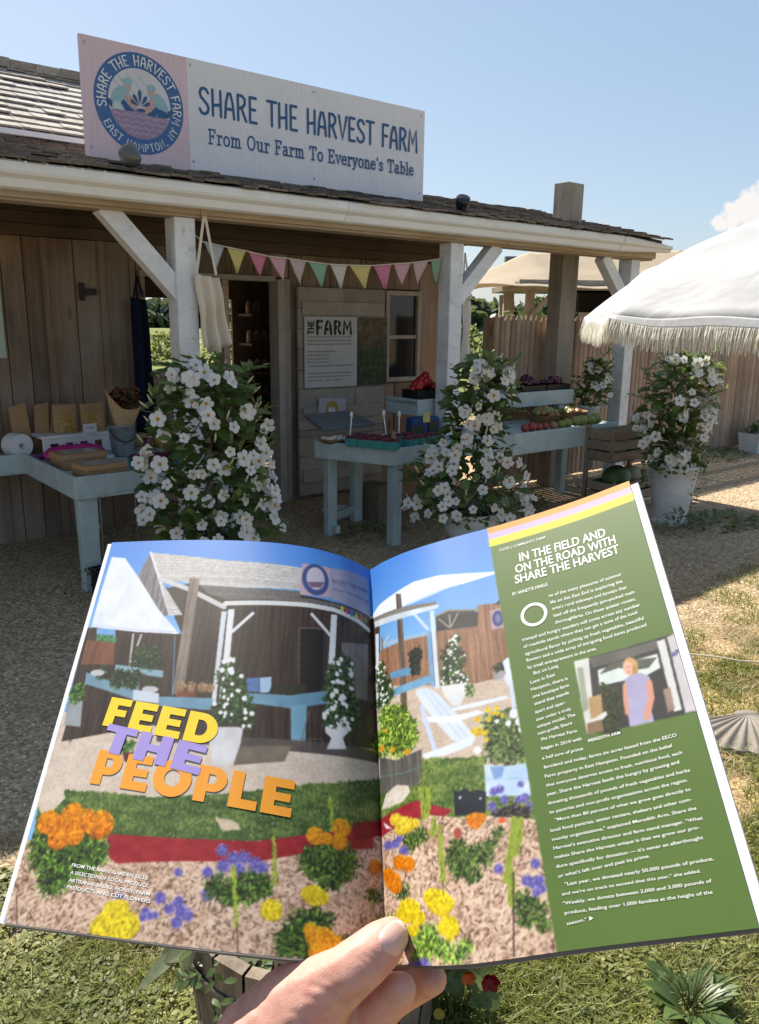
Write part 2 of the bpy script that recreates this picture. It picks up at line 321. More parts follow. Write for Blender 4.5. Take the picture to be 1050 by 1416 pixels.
# ================================================================== FARM STAND BUILDING
stand = thing('farm_stand', 'weathered plank farm stand with a shingled porch roof, white gutter and white posts', 'farm stand', (0, 0, 0))
def planks(mb, x0, x1, y, z0, z1, wd=.19, th=.03, back=1):
    x = x0
    while x < x1-.01:
        w_ = min(wd*rnd.uniform(.75, 1.25), x1-x)
        if x1-(x+w_) < .05: w_ = x1-x
        o_ = rnd.uniform(-.006, .006)
        mb.box((x+.003, y+o_, z0), (x+w_-.003, y+th, z1), rt(.72, 1.15)); x += w_
NW = 6.31
mb = MB()
planks(mb, -1.5, 2.60, NW, 0, 2.24); planks(mb, 2.60, 3.20, NW, 0, 1.22)
planks(mb, 4.02, 5.10, NW, 0, 2.24); planks(mb, 5.10, 5.58, NW, 0, 1.06); planks(mb, 5.10, 5.58, NW, 1.98, 2.24); planks(mb, 5.58, 6.02, NW, 0, 2.24); planks(mb, 2.60, 4.02, NW, 2.04, 2.24)
mb.box((-1.5, NW+.035, 2.24), (6.02, NW+.06, 2.86), .45)
for x in np.arange(.2, 2.6, .42): mb.box((x, NW-.022, 0), (x+.055, NW-.004, 2.24), rt(.8, 1.1))
mb.build('front_wall', M['plank'], stand, .003)
mb = MB(); 
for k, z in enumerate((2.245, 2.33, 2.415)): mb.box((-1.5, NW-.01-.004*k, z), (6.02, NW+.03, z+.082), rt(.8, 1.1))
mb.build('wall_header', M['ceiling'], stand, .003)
mb = MB()   # gable wall on the right and the other sides
x = NW+.07
while x < 9.3:
    w_ = .2
    mb.box((5.98, x, 0), (6.015, x+w_-.004, 2.80), rt(.75, 1.1)); x += w_
mb.box((-1.5, NW+.07, 0), (-1.46, 9.3, 3.0), .9)
mb.build('side_wall', M['plank'], stand)
mb = MB(); WB0, WB1 = 3.72, 5.05
mb.box((-1.46, 9.26, 0), (WB0, 9.3, 2.86), .8); mb.box((WB1, 9.26, 0), (5.97, 9.3, 2.86), .8); mb.box((WB0, 9.26, 0), (WB1, 9.3, 1.02), .8); mb.box((WB0, 9.26, 1.90), (WB1, 9.3, 2.86), .8)
mb.build('back_wall', M['plank'], stand)
mb = MB(); mb.box((-1.46, NW+.07, .002), (5.97, 9.25, .05)); mb.build('floor', M['plank_x'], stand)
mb = MB()   # ceiling of the porch and of the room
y = 4.98
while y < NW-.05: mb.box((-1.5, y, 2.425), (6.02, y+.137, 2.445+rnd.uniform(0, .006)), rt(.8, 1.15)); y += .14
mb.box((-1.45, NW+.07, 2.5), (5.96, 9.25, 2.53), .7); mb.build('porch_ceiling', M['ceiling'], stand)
# shelves with jars in the room
mb = MB()
for z in (.62, .98, 1.34, 1.7): mb.box((5.12, 8.9, z), (5.9, 9.24, z+.03), .6)
for k in range(26): mb.lathe([(0, 0), (.045, 0), (.045, .12), (.03, .14), (.03, .16), (0, .16)], (5.18+.11*(k % 7), 9.05, (.65, 1.01, 1.37, 1.73)[k//7]), 10, rt(.4, 1.8))
mb.build('shelf', M['plank_x'], stand)
# door frame, inner post, lintel
mb = MB(); mb.box((3.87, NW-.06, 0), (3.935, NW+.10, 2.02)); mb.box((3.94, NW-.03, 0), (4.015, NW+.06, 2.03), .85); mb.box((2.62, NW-.04, 2.0), (3.865, NW+.08, 2.045), .9); mb.box((2.60, NW-.03, 1.21), (3.2, NW+.14, 1.25), .7)
mb.build('door_frame', M['whitewash'], stand, .004)
mb = MB(); mb.box((3.34, NW-.03, 0.05), (3.40, NW+.09, 2.0)); mb.box((2.62, NW-.03, 1.25), (2.66, NW+.08, 2.0), .7); mb.build('jamb', M['beam'], stand, .004)
# sliding barn door, whitewashed, resting left open against the wall
dr = MB(); z = .04
zs = [0.04, .22, .42, .60, .665, .84, 1.05, 1.22, 1.42, 1.60, 1.78, 1.965]
for k in range(len(zs)-1):
    xs = [4.07, 5.075] if k % 3 == 0 else [4.07, 4.07+rnd.uniform(.3, .7), 5.075]
    for a, b in zip(xs[:-1], xs[1:]): dr.box((a+.002, NW-.075+rnd.uniform(-.004, .004), zs[k]+.002), (b-.002, NW-.04, zs[k+1]-.002), rt(.82, 1.12))
door = dr.build('door', M['whitewash'], stand, .003)
fr = MB()
for z in (.17, .76, 1.72): fr = MB(); fr.box((4.10, NW-.10, z), (5.04, NW-.08, z+.12), rt(.85, 1.05)); fr.build('door_batten', M['whitewash'], door, .003)
# sash window right of the door
wf = MB(); a, b, c, d = 5.115, 5.575, 1.075, 1.965
wf.box((a-.0, NW-.05, c), (a+.045, NW+.0, d)); wf.box((b-.045, NW-.05, c), (b, NW+.0, d)); wf.box((a+.045, NW-.05, d-.045), (b-.045, NW, d)); wf.box((a+.045, NW-.05, c), (b-.045, NW, c+.045)); wf.box((a+.045, NW-.035, 1.50), (b-.045, NW, 1.535))
win = wf.build('window', M['whitewash'], stand, .003)
gm = Mat('dark_window_glass', .08, .6); gm.color((.02, .022, .024)); M['glass'] = gm.m
pb = MB(); pb.box((a+.04, NW-.018, c+.04), (b-.04, NW-.012, 1.50)); pb.box((a+.04, NW-.012, 1.53), (b-.04, NW-.006, d-.04)); pb.build('pane', M['glass'], win)
# hinge
h = MB(); h.box((2.14, NW-.034, 1.80), (2.18, NW-.024, 1.93)); h.box((2.18, NW-.034, 1.84), (2.27, NW-.024, 1.89)); h.build('hinge', M['iron'], stand)
# porch beam, gutter, posts, braces, rafters
mb = MB(); 
for a, b in ((-1.5, 1.25), (1.253, 4.1), (4.103, 7.35)): mb.box((a, 4.80, 2.29), (b, 4.95, 2.42), rt(.9, 1.08))
for a, b in ((-1.5, 2.4), (2.403, 5.2), (5.203, 7.35)): mb.box((a, 4.765, 2.305), (b, 4.797, 2.45), rt(.9, 1.1))
mb.build('beam', M['beam'], stand, .004)
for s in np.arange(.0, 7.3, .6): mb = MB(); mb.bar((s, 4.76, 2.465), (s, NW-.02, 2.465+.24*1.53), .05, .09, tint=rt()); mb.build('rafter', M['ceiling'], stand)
gp = [(4.755, 2.335), (4.70, 2.335), (4.682, 2.345), (4.668, 2.385), (4.64, 2.405), (4.632, 2.42), (4.632, 2.462), (4.645, 2.472), (4.655, 2.468), (4.655, 2.43), (4.755, 2.43)]
def gutter_run(mb, s0, s1, e=0.0, tint=1.0, k1=1.0):
    vs = [(s0, y-e, z-e*.5) for y, z in gp]+[(s1, 4.72+(y-4.72)*k1-e, 2.40+(z-2.40)*k1-e*.5) for y, z in gp]; n = len(gp)
    mb.add(vs, [(i, n+i, n+(i+1) % n, (i+1) % n) for i in range(n)]+[tuple(range(n)), tuple(range(2*n-1, n-1, -1))], tint)
mb = MB(); gutter_run(mb, -1.5, 3.48); gutter_run(mb, 3.481, 6.66)
gut = mb.build('gutter', M['gutter'], stand)
for a, b in ((3.44, 3.52), (6.62, 6.68)): mb = MB(); gutter_run(mb, a, b, .006, .96); mb.build('gutter_joint', M['gutter'], gut)
mb = MB(); gutter_run(mb, 6.681, 7.50, 0, .96, .45); mb.build('gutter_end', M['gutter'], stand)
def post(s0, s1, n0, n1, z1, base=0): 
    m_ = MB(); m_.box((s0, n0, base), (s1, n1, z1), rt(.95, 1.02)); return m_.build('post', M['white'], stand, .006)
post(2.245, 2.385, 4.81, 4.95, 2.288); post(4.585, 4.725, 4.81, 4.95, 2.288); post(7.02, 7.16, 4.81, 4.95, 2.288); post(7.20, 7.30, 4.99, 5.09, 2.44); post(-.25, -.11, 4.81, 4.95, 2.288)
def brace(p, q):
    m_ = MB(); d = (Vector(q)-Vector(p)); u = Vector((0, 1, 0)).cross(d).normalized()
    m_.bar(p, q, .10, .115, up=u, tint=rt(.95, 1.02)); return m_.build('brace', M['white'], stand, .004)
brace((2.29, 4.88, 1.83), (1.83, 4.88, 2.288+.03)); brace((4.68, 4.88, 1.83), (5.16, 4.88, 2.30)); brace((7.06, 4.88, 1.86), (6.62, 4.88, 2.30))
# shingled roofs, shingle by shingle
def shingles(mb, s0, s1, n0, z0, n1, z1, expo=.15, wmin=.09, wmax=.17, lift=.02, rag=.02, t=(.7, 1.2), over=.12):
    L = math.hypot(n1-n0, z1-z0); dn, dz = (n1-n0)/L, (z1-z0)/L; k = 0; r = int(L/expo)+1
    for i in range(r):
        a = i*expo; s = s0+rnd.uniform(-.1, 0); rt_ = rnd.uniform(.94, 1.05)
        while s < s1:
            w_ = rnd.uniform(wmin, wmax); a0 = a-rnd.uniform(0, rag); a1 = min(a+expo+.04, L+.02); h_ = lift*rnd.uniform(.7, 1.35)
            P = lambda u, q: (n0+dn*u-dz*q, z0+dz*u+dn*q)
            (ya, za), (yb, zb), (yc, zc), (yd, zd) = P(a0, h_), P(a1, .004), P(a1, -.004), P(a0, h_-.014)
            x1_ = min(s+w_, s1+rnd.uniform(-.02, .03))-.004
            if x1_ > s+.02: mb.add([(s, ya, za), (x1_, ya, za), (x1_, yb, zb), (s, yb, zb), (s, yd, zd), (x1_, yd, zd), (x1_, yc, zc), (s, yc, zc)], [(0, 1, 2, 3), (4, 7, 6, 5), (0, 4, 5, 1), (1, 5, 6, 2), (3, 7, 4, 0)], rnd.uniform(*t)*rt_)
            s += w_
mb = MB(); mb.add([(-1.5, 4.70, 2.475), (7.33, 4.70, 2.475), (7.33, 6.36, 2.875), (-1.5, 6.36, 2.875), (-1.5, 4.70, 2.445), (7.33, 4.70, 2.445), (7.33, 6.36, 2.845), (-1.5, 6.36, 2.845)], [(0, 1, 2, 3), (4, 7, 6, 5), (0, 4, 5, 1), (1, 5, 6, 2), (2, 6, 7, 3)], .6)
shingles(mb, -1.5, 7.36, 4.62, 2.468, 6.36, 2.888, .155, .07, .15, .026, .035)
mb.build('porch_roof', M['shingle_old'], stand)
mb = MB(); 
mb.add([(-1.5, 6.25, 2.86), (5.50, 6.25, 2.86), (5.50, 7.8, 3.70), (-1.5, 7.8, 3.70), (5.50, 9.4, 2.83), (-1.5, 9.4, 2.83)], [(0, 1, 2, 3), (3, 2, 4, 5), (1, 4, 2)], .6)
shingles(mb, -1.5, 5.52, 6.30, 2.90, 7.8, 3.72, .145, .12, .24, .026, .012, (.85, 1.15)); shingles(mb, -1.5, 5.52, 9.4, 2.86, 7.8, 3.72, .30, .2, .4)
x = -1.5
while x < 5.4: mb.box((x, 7.70, 3.70), (x+.2, 7.80, 3.765+rnd.uniform(-.004, .01)), rt(.7, 1.0)); mb.box((x, 7.80, 3.69), (x+.2, 7.9, 3.76), rt(.7, 1.0)); x += .205
mb.build('main_roof', M['shingle'], stand)
mb = MB(); mb.box((-1.5, 6.235, 2.90), (5.5, 6.262, 2.935)); mb.build('roof_flashing', M['gutter'], stand)
# ================================================================== ROOF SIGN
sgn = thing('roof_sign', 'long white sign board with blue lettering and round logo on the porch roof', 'sign', (1.915, 5.30, 2.68))
SW_, SH_, SP_ = 2.79, .66, .695
def board_face(name, col):
    m = Mat(name, .45, .35); st_ = m.noise(m.coord('Object', (9, 9, .7)), 5, 5, .6); bl_ = m.noise(m.coord('Object'), 2.5, 4)
    c = m.mix(col, tuple(k*.80 for k in col), m.ramp(st_, [(.48, (0, 0, 0)), (.8, (.7, .7, .7))])); m.color(m.mix(c, tuple(k*.86 for k in col), m.ramp(bl_, [(.5, (0, 0, 0)), (.75, (.6, .6, .6))]))); m.bump(bl_, .15, .01); return m.m
M['sign_white'] = board_face('sign_white', (.68, .68, .71)); M['sign_pink'] = board_face('sign_pink', (.64, .49, .54))
M['sign_navy'] = plain('sign_navy', (.035, .10, .24), .5, .3, .05); M['sign_blue'] = plain('sign_blue', (.055, .135, .32), .5, .3, .05)
mb = MB(); mb.box((SP_, 0, -.04), (SW_, .03, SH_)); mb.build('white_panel', M['sign_white'], sgn)
mb = MB(); mb.box((0, 0, -.04), (SP_-.001, .03, SH_)); mb.build('pink_panel', M['sign_pink'], sgn)
for x in (.3, 1.4, 2.5): mb = MB(); mb.bar((x, .04, .5), (x, .62, .13), .04, .04); mb.build('strut', M['post_old'], sgn)
sf = lambda y0: (lambda x, y, z=0.0: (x, y0-z, y))
mb = MB(); f = lambda x, y, z=0.0: (.775+x, -.0015-z, .338+y); stroke_text(mb, 'SHARE THE HARVEST FARM', CAPS, f, .158, .0195, .075, fit=1.94)
mb.build('title_lettering', M['sign_navy'], sgn)
mb = MB(); f = lambda x, y, z=0.0: (.835+x, -.0015-z, .158+y); stroke_text(mb, "From Our Farm To Everyone's Table", SLAB, f, .088, .0115, .07, fit=1.84)
mb.build('motto_lettering', M['sign_navy'], sgn)
for x, y in ((.03, .62), (.03, .03), (.72, .62), (1.7, .62), (2.75, .62), (2.75, .03), (1.7, .03), (.72, .03)):
    mb = MB(); mb.lathe([(.009, .0), (.008, .003), (0, .004)], n=10); o = mb.build('screw', M['zinc'], sgn); o.rotation_euler = (R(90), 0, 0); o.location = (x, -.0005, y)
# the round logo: ring, picture disc, two growers planting, furrows, ring lettering
LCX, LCZ, LR = .362, .325, .297
lf = lambda d: (lambda x, y, z=0.0: (LCX+x, -d-z, LCZ+y))
def flat(mb, pts, d, mi=0): mb.add([(LCX+x, -d, LCZ+y) for x, y in pts], [tuple(range(len(pts)))], None, mi)
circ = lambda r, n=64: [(r*math.cos(6.28318*k/n), r*math.sin(6.28318*k/n)) for k in range(n)]
mb = MB(); flat(mb, circ(LR), .001); logo = mb.build('round_logo', M['sign_blue'], sgn)
lm = [plain('logo_sky', (.60, .58, .62), .5, .3, .06, 9), plain('logo_soil', (.30, .22, .33), .5, .3, .12, 14), plain('logo_shirt', (.27, .44, .50), .5, .3, .05), plain('logo_skin', (.52, .34, .30), .5), M['sign_navy'], plain('logo_cloth_pale', (.46, .55, .56), .5), plain('logo_lilac', (.40, .32, .42), .5)]
mb = MB(); q = .206; flat(mb, circ(q), .002)
for k in range(4):      # pale rays across the sky
    a = -.14+.075*k; ribbon(mb, [(a-.09, .16-.0*k), (a+.07, .03)], .018, lambda x, y, z=0.0: (LCX+x, -.0024-z, LCZ+y) if x*x+y*y < q*q else (LCX+x*q/math.hypot(x, y), -.0024-z, LCZ+y*q/math.hypot(x, y)), .0001*k, 5)
flat(mb, [(q*.995*math.cos(R(t)), q*.995*math.sin(R(t))) for t in range(196, 346, 5)]+[(.10, -.045), (0, -.03), (-.12, -.045)], .003, 1)
for k in range(4):
    y0 = -.075-.033*k; xm = math.sqrt(max(.001, q*q-y0*y0))-.012; n = 24
    ribbon(mb, [(-xm+2*xm*i/n, y0+.006*math.sin(i*1.3+k)) for i in range(n+1)], .009, lf(.0034), 0, 6)
def grower(m, yb):
    X = lambda pts: [(m*(x*1.02-.022), y*1.05+yb) for x, y in pts]
    flat(mb, X([(-.165, -.045), (-.17, -.005), (-.145, .055), (-.105, .085), (-.06, .085), (-.045, .05), (-.06, .0), (-.075, -.05)]), .0040, 2)
    flat(mb, X([(-.165, -.045), (-.150, -.010), (-.10, .0), (-.085, -.05)]), .0043, 5 if m > 0 else 4)
    flat(mb, X([(-.075, -.05), (-.105, -.01), (-.085, .012), (-.05, -.02), (-.015, -.045)]), .0046, 4)
    flat(mb, X([(-.185, -.02), (-.18, .005), (-.155, -.01), (-.16, -.048)]), .0049, 4)
    flat(mb, X([(-.06, .05), (-.035, .035), (.0, -.025), (-.012, -.045), (-.06, -.005), (-.075, .03)]), .0050, 3)
    flat(mb, X([(-.068, .07), (-.075, .09), (-.055, .115), (-.034, .10), (-.036, .075), (-.05, .062)]), .0052, 3)
    flat(mb, X([(-.088, .098), (-.078, .125), (-.052, .133), (-.03, .118), (-.032, .098), (-.016, .088), (-.04, .096)] if m < 0 else [(-.105, .115), (-.08, .11), (-.082, .10), (-.03, .088), (-.026, .118), (-.052, .135), (-.078, .125)]), .0055, 2)
grower(1, 0); grower(-1, -.01)
for a, L in ((90, .105), (58, .085), (122, .085), (28, .075), (152, .075)):
    c, s_ = math.cos(R(a)), math.sin(R(a)); P = [(.15, 0), (.5, .007), (.75, .012), (.9, .009), (1, 0), (.9, -.009), (.75, -.012), (.5, -.007)]
    flat(mb, [(.0+L*u*c-v*s_, -.02+L*u*s_+v*c) for u, v in P], .0058+a*.000002, 4)
flat(mb, [(-.03, -.04), (-.01, -.025), (.02, -.025), (.035, -.038), (.0, -.048)], .0062, 4)
mb.build('logo_picture', lm, logo)
def ring_text(mb, body, rad, a0, a1, h, wd, inward=False):
    gl = [CAPS[c][0]+.10 for c in body]; tot = sum(gl); x = 0; z = 0
    for c, w_ in zip(body, gl):
        am = a0+(a1-a0)*(x+w_/2)/tot; t = R(am); ks = abs(R(a1-a0))*rad/tot
        for k in CAPS[c][1]:
            def fn(px, py, zz, t=t, w_=w_, ks=ks):
                u = (px-(w_-.10)/2)*ks; v = py*h
                if not inward: r_ = rad+v; tt = t-u/rad
                else: r_ = rad-v; tt = t+u/rad
                return (LCX+r_*math.cos(tt), -.0022-zz, LCZ+r_*math.sin(tt))
            ribbon(mb, k, wd, lambda px, py, zz, fn=fn: fn(px, py, zz), z); z += .0001
        x += w_
# ribbon widths are in glyph units here
mb = MB(); ring_text(mb, 'SHARE THE HARVEST FARM', .222, 192, -22, .056, .125); ring_text(mb, 'EAST HAMPTON, NY', .280, 208, 334, .044, .115, True)
mb.build('ring_lettering', plain('logo_letter_white', (.66, .68, .72), .5), logo)
# ================================================================== ROOF LAMPS
def roof_lamp(label, s, n, z, rz, col=(.10, .095, .09)):
    t = thing('flood_lamp', label, 'lamp', (s, n, z), rz, 'flood lamps on the porch roof')
    m1 = MB(); m1.lathe([(.0, .0), (.045, 0), (.05, .012), (.03, .03), (.015, .034), (.015, .055)], (0, .03, 0), 14); m1.build('mount', M['iron'], t)
    m2 = MB(); m2.lathe([(.0, -.075), (.03, -.072), (.055, -.05), (.066, -.01), (.068, .03), (.062, .05), (.0, .05)], (0, 0, 0), 18); o = m2.build('lamp_head', plain('lamp_shell', col, .28, .6), t); o.scale = (.86, .86, .86); o.location = (0, 0, .09); o.rotation_euler = (R(-38), 0, 0)
    return t
roof_lamp('round grey flood lamp on the shingles in front of the logo', 1.97, 4.76, 2.50, 0.4)
t2 = roof_lamp('black pointed flood lamp on the shingles right of the sign', 4.68, 4.80, 2.50, 2.6, (.012, .012, .012))
# ================================================================== PENNANT BUNTING
bun = thing('bunting', 'string of coloured cloth pennants hung across the porch between the white posts', 'bunting', (2.45, 5.02, 2.16))
bpx = [(0, .03), (.22, .005), (.43, -.015), (.63, -.04), (.84, -.045), (1.03, -.05), (1.25, -.053), (1.45, -.045), (1.68, -.035), (1.90, -.02), (2.12, .0), (2.30, .02), (2.34, .03)]
bp = [(2.474, 2.157), (2.638, 2.136), (2.799, 2.118), (2.954, 2.095), (3.116, 2.089), (3.277, 2.078), (3.464, 2.068), (3.640, 2.070), (3.861, 2.077), (4.060, 2.098), (4.255, 2.118), (4.440, 2.144), (4.583, 2.167)]
bun.location = W(2.474, 4.90, 2.157)
mb = MB(); mb.tube([(2.385-2.474, -.02, .06)]+[(s-2.474, 0, z-2.157+.004) for s, z in bp]+[(4.60-2.474, -.02, .035)], .004, 6); mb.build('string', M['canvas'], bun)
pc = {'grey': (.42, .44, .46), 'yellow': (.55, .45, .17), 'pink': (.52, .18, .26), 'rose': (.55, .31, .34), 'blush': (.48, .36, .35), 'green': (.22, .37, .26), 'cream': (.52, .48, .42)}
for k in pc: M['cloth_'+k] = plain('pennant_'+k, pc[k], .9, .1, .08, 60)
for k, c in enumerate(['grey', 'yellow', 'pink', 'rose', 'blush', 'green', 'cream', 'yellow', 'pink', 'rose', 'blush', 'green']):
    (s0, z0), (s1, z1) = bp[k], bp[k+1]; g = .012; x0 = s0+g-2.474; x1 = s1-g-2.474; tw = rnd.uniform(-.05, .05); ln = rnd.uniform(.15, .185)
    xm = (x0+x1)/2+rnd.uniform(-.02, .03); y_ = rnd.uniform(-.03, .02); mb = MB()
    def fn(u, v, x0=x0, x1=x1, z0=z0, z1=z1, xm=xm, ln=ln, y_=y_, ph=rnd.uniform(0, 6)):
        v = v*.98; t = (x0+(x1-x0)*u)*(1-v)+xm*v; z = (z0+(z1-z0)*u)*(1-v)+((z0+z1)/2-ln)*v-2.157
        return (t, y_*v+.012*math.sin(5*u+3*v+ph)*v, z)
    mb.grid(fn, 6, 8); mb.build('pennant', M['cloth_'+c], bun, solid=.0015)
# ================================================================== BOARDS ON THE DOOR
M['board_white'] = plain('board_white', (.50, .50, .49), .6, .3, .05, 6); M['ink'] = plain('ink_black', (.02, .02, .02), .6); M['ink_grey'] = plain('ink_grey', (.22, .22, .21), .6)
ib = thing('information_board', 'white information board headed THE FARM in stencil letters, on the whitewashed door', 'notice board', (4.112, 6.20, 1.063))
mb = MB(); mb.box((0, 0, 0), (.598, .012, .642)); mb.build('panel', M['board_white'], ib)
mb = MB(); f = lambda x, y: (.118+x, -.0012, .487+y); stroke_text(mb, 'FARM', CAPS, lambda x, y, z=0.0: (.128+x, -.0012-z, .490+y), .112, .026, .14, fit=.405)
f = lambda x, y: (.100-y, -.0012, .487+x); stroke_text(mb, 'THE', CAPS, lambda x, y, z=0.0: (.100-y, -.0012-z, .487+x), .062, .014, .1, fit=.118)
mb.build('heading', M['ink'], ib)
mb = MB()
for x in (.165, .262, .362): mb.box((x, -.006, .482), (x+.006, -.0045, .612))
mb.build('stencil_bridge', M['board_white'], ib)
mb = MB(); y = .455
for t_, n_ in (('The farm grows vegetables, herbs and flowers on six acres', 1), ('and gives most of what it grows to food pantries, senior centers,', 1), ('shelters and other community organizations across the region', 1), ('', 0), ('Fresh produce picked daily', 2), ('Local cheese and eggs', 2), ('Honey, bread and jam', 2), ('Flowers by the bunch', 2), ('Your purchase supports our donation program', 2), ('', 0), ('Thank you for shopping at the farm stand and for helping us', 1), ('share the harvest with our neighbors all year round', 1), ('Open every day in season', 1)):
    if t_: put_text(mb, t_, lambda x, q, y=y: (.028+x, -.0012, y+q), .026 if n_ == 1 else .028, .0006, fit={1: .50, 2: .012*len(t_)}[n_] if n_ == 2 or len(t_) > 50 else .4)
    y -= .033
mb.build('body_lettering', M['ink_grey'], ib)
pp = thing('photo_board', 'printed photo board of green plants and straw, right of the THE FARM board', 'poster', (4.716, 6.20, 1.063))
def photo_mat():
    m = Mat('printed_plants', .5, .3); v = m.coord('Object'); a = m.noise(v, 16, 6, .7); b = m.noise(v, 5, 2)
    sp = m.n('ShaderNodeSeparateXYZ'); m.l(v, sp.inputs[0]); hz = m.math('MULTIPLY_ADD', sp.outputs[2], 1.5); m.t.nodes[-1].inputs[2].default_value = -.35
    g = m.ramp(a, [(.3, (.012, .018, .008)), (.52, (.03, .055, .018)), (.75, (.12, .15, .06))]); s_ = m.ramp(a, [(.3, (.03, .02, .01)), (.55, (.12, .085, .045)), (.8, (.34, .28, .17))])
    m.color(m.mix(g, s_, m.ramp(m.math('ADD', hz, b), [(.55, (0, 0, 0)), (.85, (1, 1, 1))]))); return m.m
mb = MB(); mb.box((0, 0, 0), (.365, .012, .640)); mb.build('panel', photo_mat(), pp)
nt_ = thing('notice', 'small lilac-white notice with a round mustard emblem taped low on the whitewashed door', 'notice', (4.25, 6.195, .735)); nt_.rotation_euler[1] = R(4)
mb = MB(); mb.box((0, 0, 0), (.315, .006, .235)); mb.build('sheet', plain('lilac_paper', (.46, .43, .50), .6), nt_)
mb = MB(); mb.add([(.155+.072*math.cos(k*.19635), -.0012, .135+.072*math.sin(k*.19635)) for k in range(32)], [tuple(range(32))]); mb.build('emblem', plain('mustard_print', (.42, .30, .06), .6), nt_)
mb = MB(); 
for x in (.128, .166): mb.add([(x+.016*math.cos(t), -.002, .130+.020*math.sin(t)) for t in [k*.45 for k in range(14)]], [tuple(range(14))])
mb.box((.112, -.0022, .105), (.198, -.0014, .122)); mb.build('emblem_mark', M['card'], nt_)
# ================================================================== HANGING APRONS
def apron(name, label, loc, w0, w1, h, mat, strap, rz=0, lean=0, folds=3, grp=None, cat='apron'):
    t = thing(name, label, cat, loc, rz, grp); mb = MB(); ph = rnd.uniform(0, 6)
    def fn(u, v):
        w_ = w0+(w1-w0)*v; x = (u-.5)*w_+lean*v; a = .5+.5*v
        return (x, a*(.035*math.sin(folds*6.28*u+ph+v)+.012*math.sin(9*v+3*u)), -h*v-(.05*math.sin(3.14*u*1.0+.4) if v > .98 else 0)-.02*u)
    mb.grid(fn, 28, 16); o = mb.build('cloth', mat, t, solid=.004); o.location = (0, 0, 0)
    m2 = MB()
    for q in strap: m2.bar(q[0], q[1], .018, .004, up=(0, 1, 0))
    m2.build('strap', mat, t); return t
apron('canvas_apron', 'natural canvas apron hanging by its strap from the white post left of the bunting', (2.435, 4.78, 1.955), .17, .20, .43, M['canvas'], [((.0, 0, .37), (-.075, 0, -.01)), ((.0, .0, .37), (.07, 0, .0))], .1, .05, 2.2, 'hanging aprons')
apron('canvas_apron', 'white canvas apron hanging behind the right post of the bunting', (4.90, 4.93, 1.87), .14, .13, .52, M['canvas_white'], [((-.05, 0, .36), (-.06, 0, -.01)), ((-.05, 0, .36), (.05, 0, 0))], .1, .01, 1.5, 'hanging aprons')
apron('navy_apron', 'long dark navy apron hanging at the window opening behind the bouquet', (2.565, 6.20, 1.835), .12, .15, 1.03, M['navy'], [((0, 0, .16), (-.04, 0, -.01)), ((0, 0, .16), (.04, 0, 0))], .1, .02, 1.6, 'hanging aprons')
sb = thing('wall_board', 'pale green painted board edge hanging at the left side of the plank wall', 'board', (1.00, 5.95, 1.40)); mb = MB(); mb.box((0, 0, 0), (.50, .03, .47)); mb.box((0, -.008, .0), (.03, -.001, .47)); mb.build('panel', plain('pale_green_board', (.40, .48, .42), .6), sb, .004)
# ================================================================== LEFT DISPLAY COUNTER
lt = thing('display_table', 'pale blue L-shaped display table left of the flowering plant, with kraft boxes on it', 'table', (1.53, 4.82, 0), None, 'pale blue display tables')
mb = MB(); mb.box((.02, .02, .67), (1.10, 1.42, .70)); mb.box((-2.2, 1.07, .668), (.019, 1.42, .698)); mb.build('tabletop', M['blue'], lt)
mb = MB(); mb.box((0, 0, .60), (1.12, .022, .742), rt(.95, 1.05)); mb.box((-.001, .0225, .60), (.021, 1.05, .742), rt(.95, 1.05)); mb.box((-2.2, 1.051, .60), (.021, 1.073, .742)); mb.build('apron_board', M['blue'], lt, .004)
def leg(parent, x, y, z1, w_=.1, d_=.09, tp=.8, lean=0):
    m_ = MB(); k = tp; vs = [(x, y, z1), (x+w_, y, z1), (x+w_, y+d_, z1), (x, y+d_, z1)]; cx, cy = x+w_/2+lean, y+d_/2
    vs = [(cx+(a-x-w_/2)*k, cy+(b-y-d_/2)*k, 0) for a, b, c in vs]+vs
    m_.add(vs, [(0, 3, 2, 1), (4, 5, 6, 7), (0, 1, 5, 4), (1, 2, 6, 5), (2, 3, 7, 6), (3, 0, 4, 7)], rt(.95, 1.05)); return m_.build('leg', M['blue'], parent, .005)
leg(lt, .024, .024, .60, .115, .09, .9); leg(lt, 1.0, .03, .60); leg(lt, 1.0, 1.3, .66); leg(lt, -1.4, 1.09, .60)
# ================================================================== RIGHT DISPLAY TABLE
rtab = thing('display_table', 'long pale blue display table under the porch with berry boxes and a raised shelf', 'table', (3.745, 4.47, 0), None, 'pale blue display tables')
pl = [(0, 0), (2.75, 0), (2.75, .62), (-.27, .66), (-.25, .62)]
mb = MB(); mb.prism([(.02, .02), (2.73, .02), (2.73, .62), (-.24, .62)], .725, .752); mb.build('tabletop', M['blue'], rtab)
mb = MB(); mb.box((0.0, 0, .632), (1.3, .022, .765), rt(.95, 1.05)); mb.box((1.303, 0, .585), (2.75, .022, .77), rt(.95, 1.05)); mb.bar((.012, .024, .698), (-.262, .65, .698), .022, .133, tint=1.0); mb.box((-.26, .64, .632), (2.75, .662, .765)); mb.box((2.728, .023, .60), (2.75, .639, .765)); mb.build('apron_board', M['blue'], rtab, .004)
leg(rtab, .03, .03, .63, .085, .085, .95); leg(rtab, -.20, .56, .70, .09, .07, .95); leg(rtab, .24, .80, .70, .09, .07, 1); leg(rtab, .20, .25, .70, .10, .05, 1); leg(rtab, 1.45, .5, .70); leg(rtab, 2.6, .5, .70)
mb = MB(); mb.bar((-.15, .60, .13), (.29, .84, .13), .03, .06); mb.bar((-.13, .62, .06), (-.15, .5, .06), .04, .06); mb.build('stretcher', M['blue'], rtab)
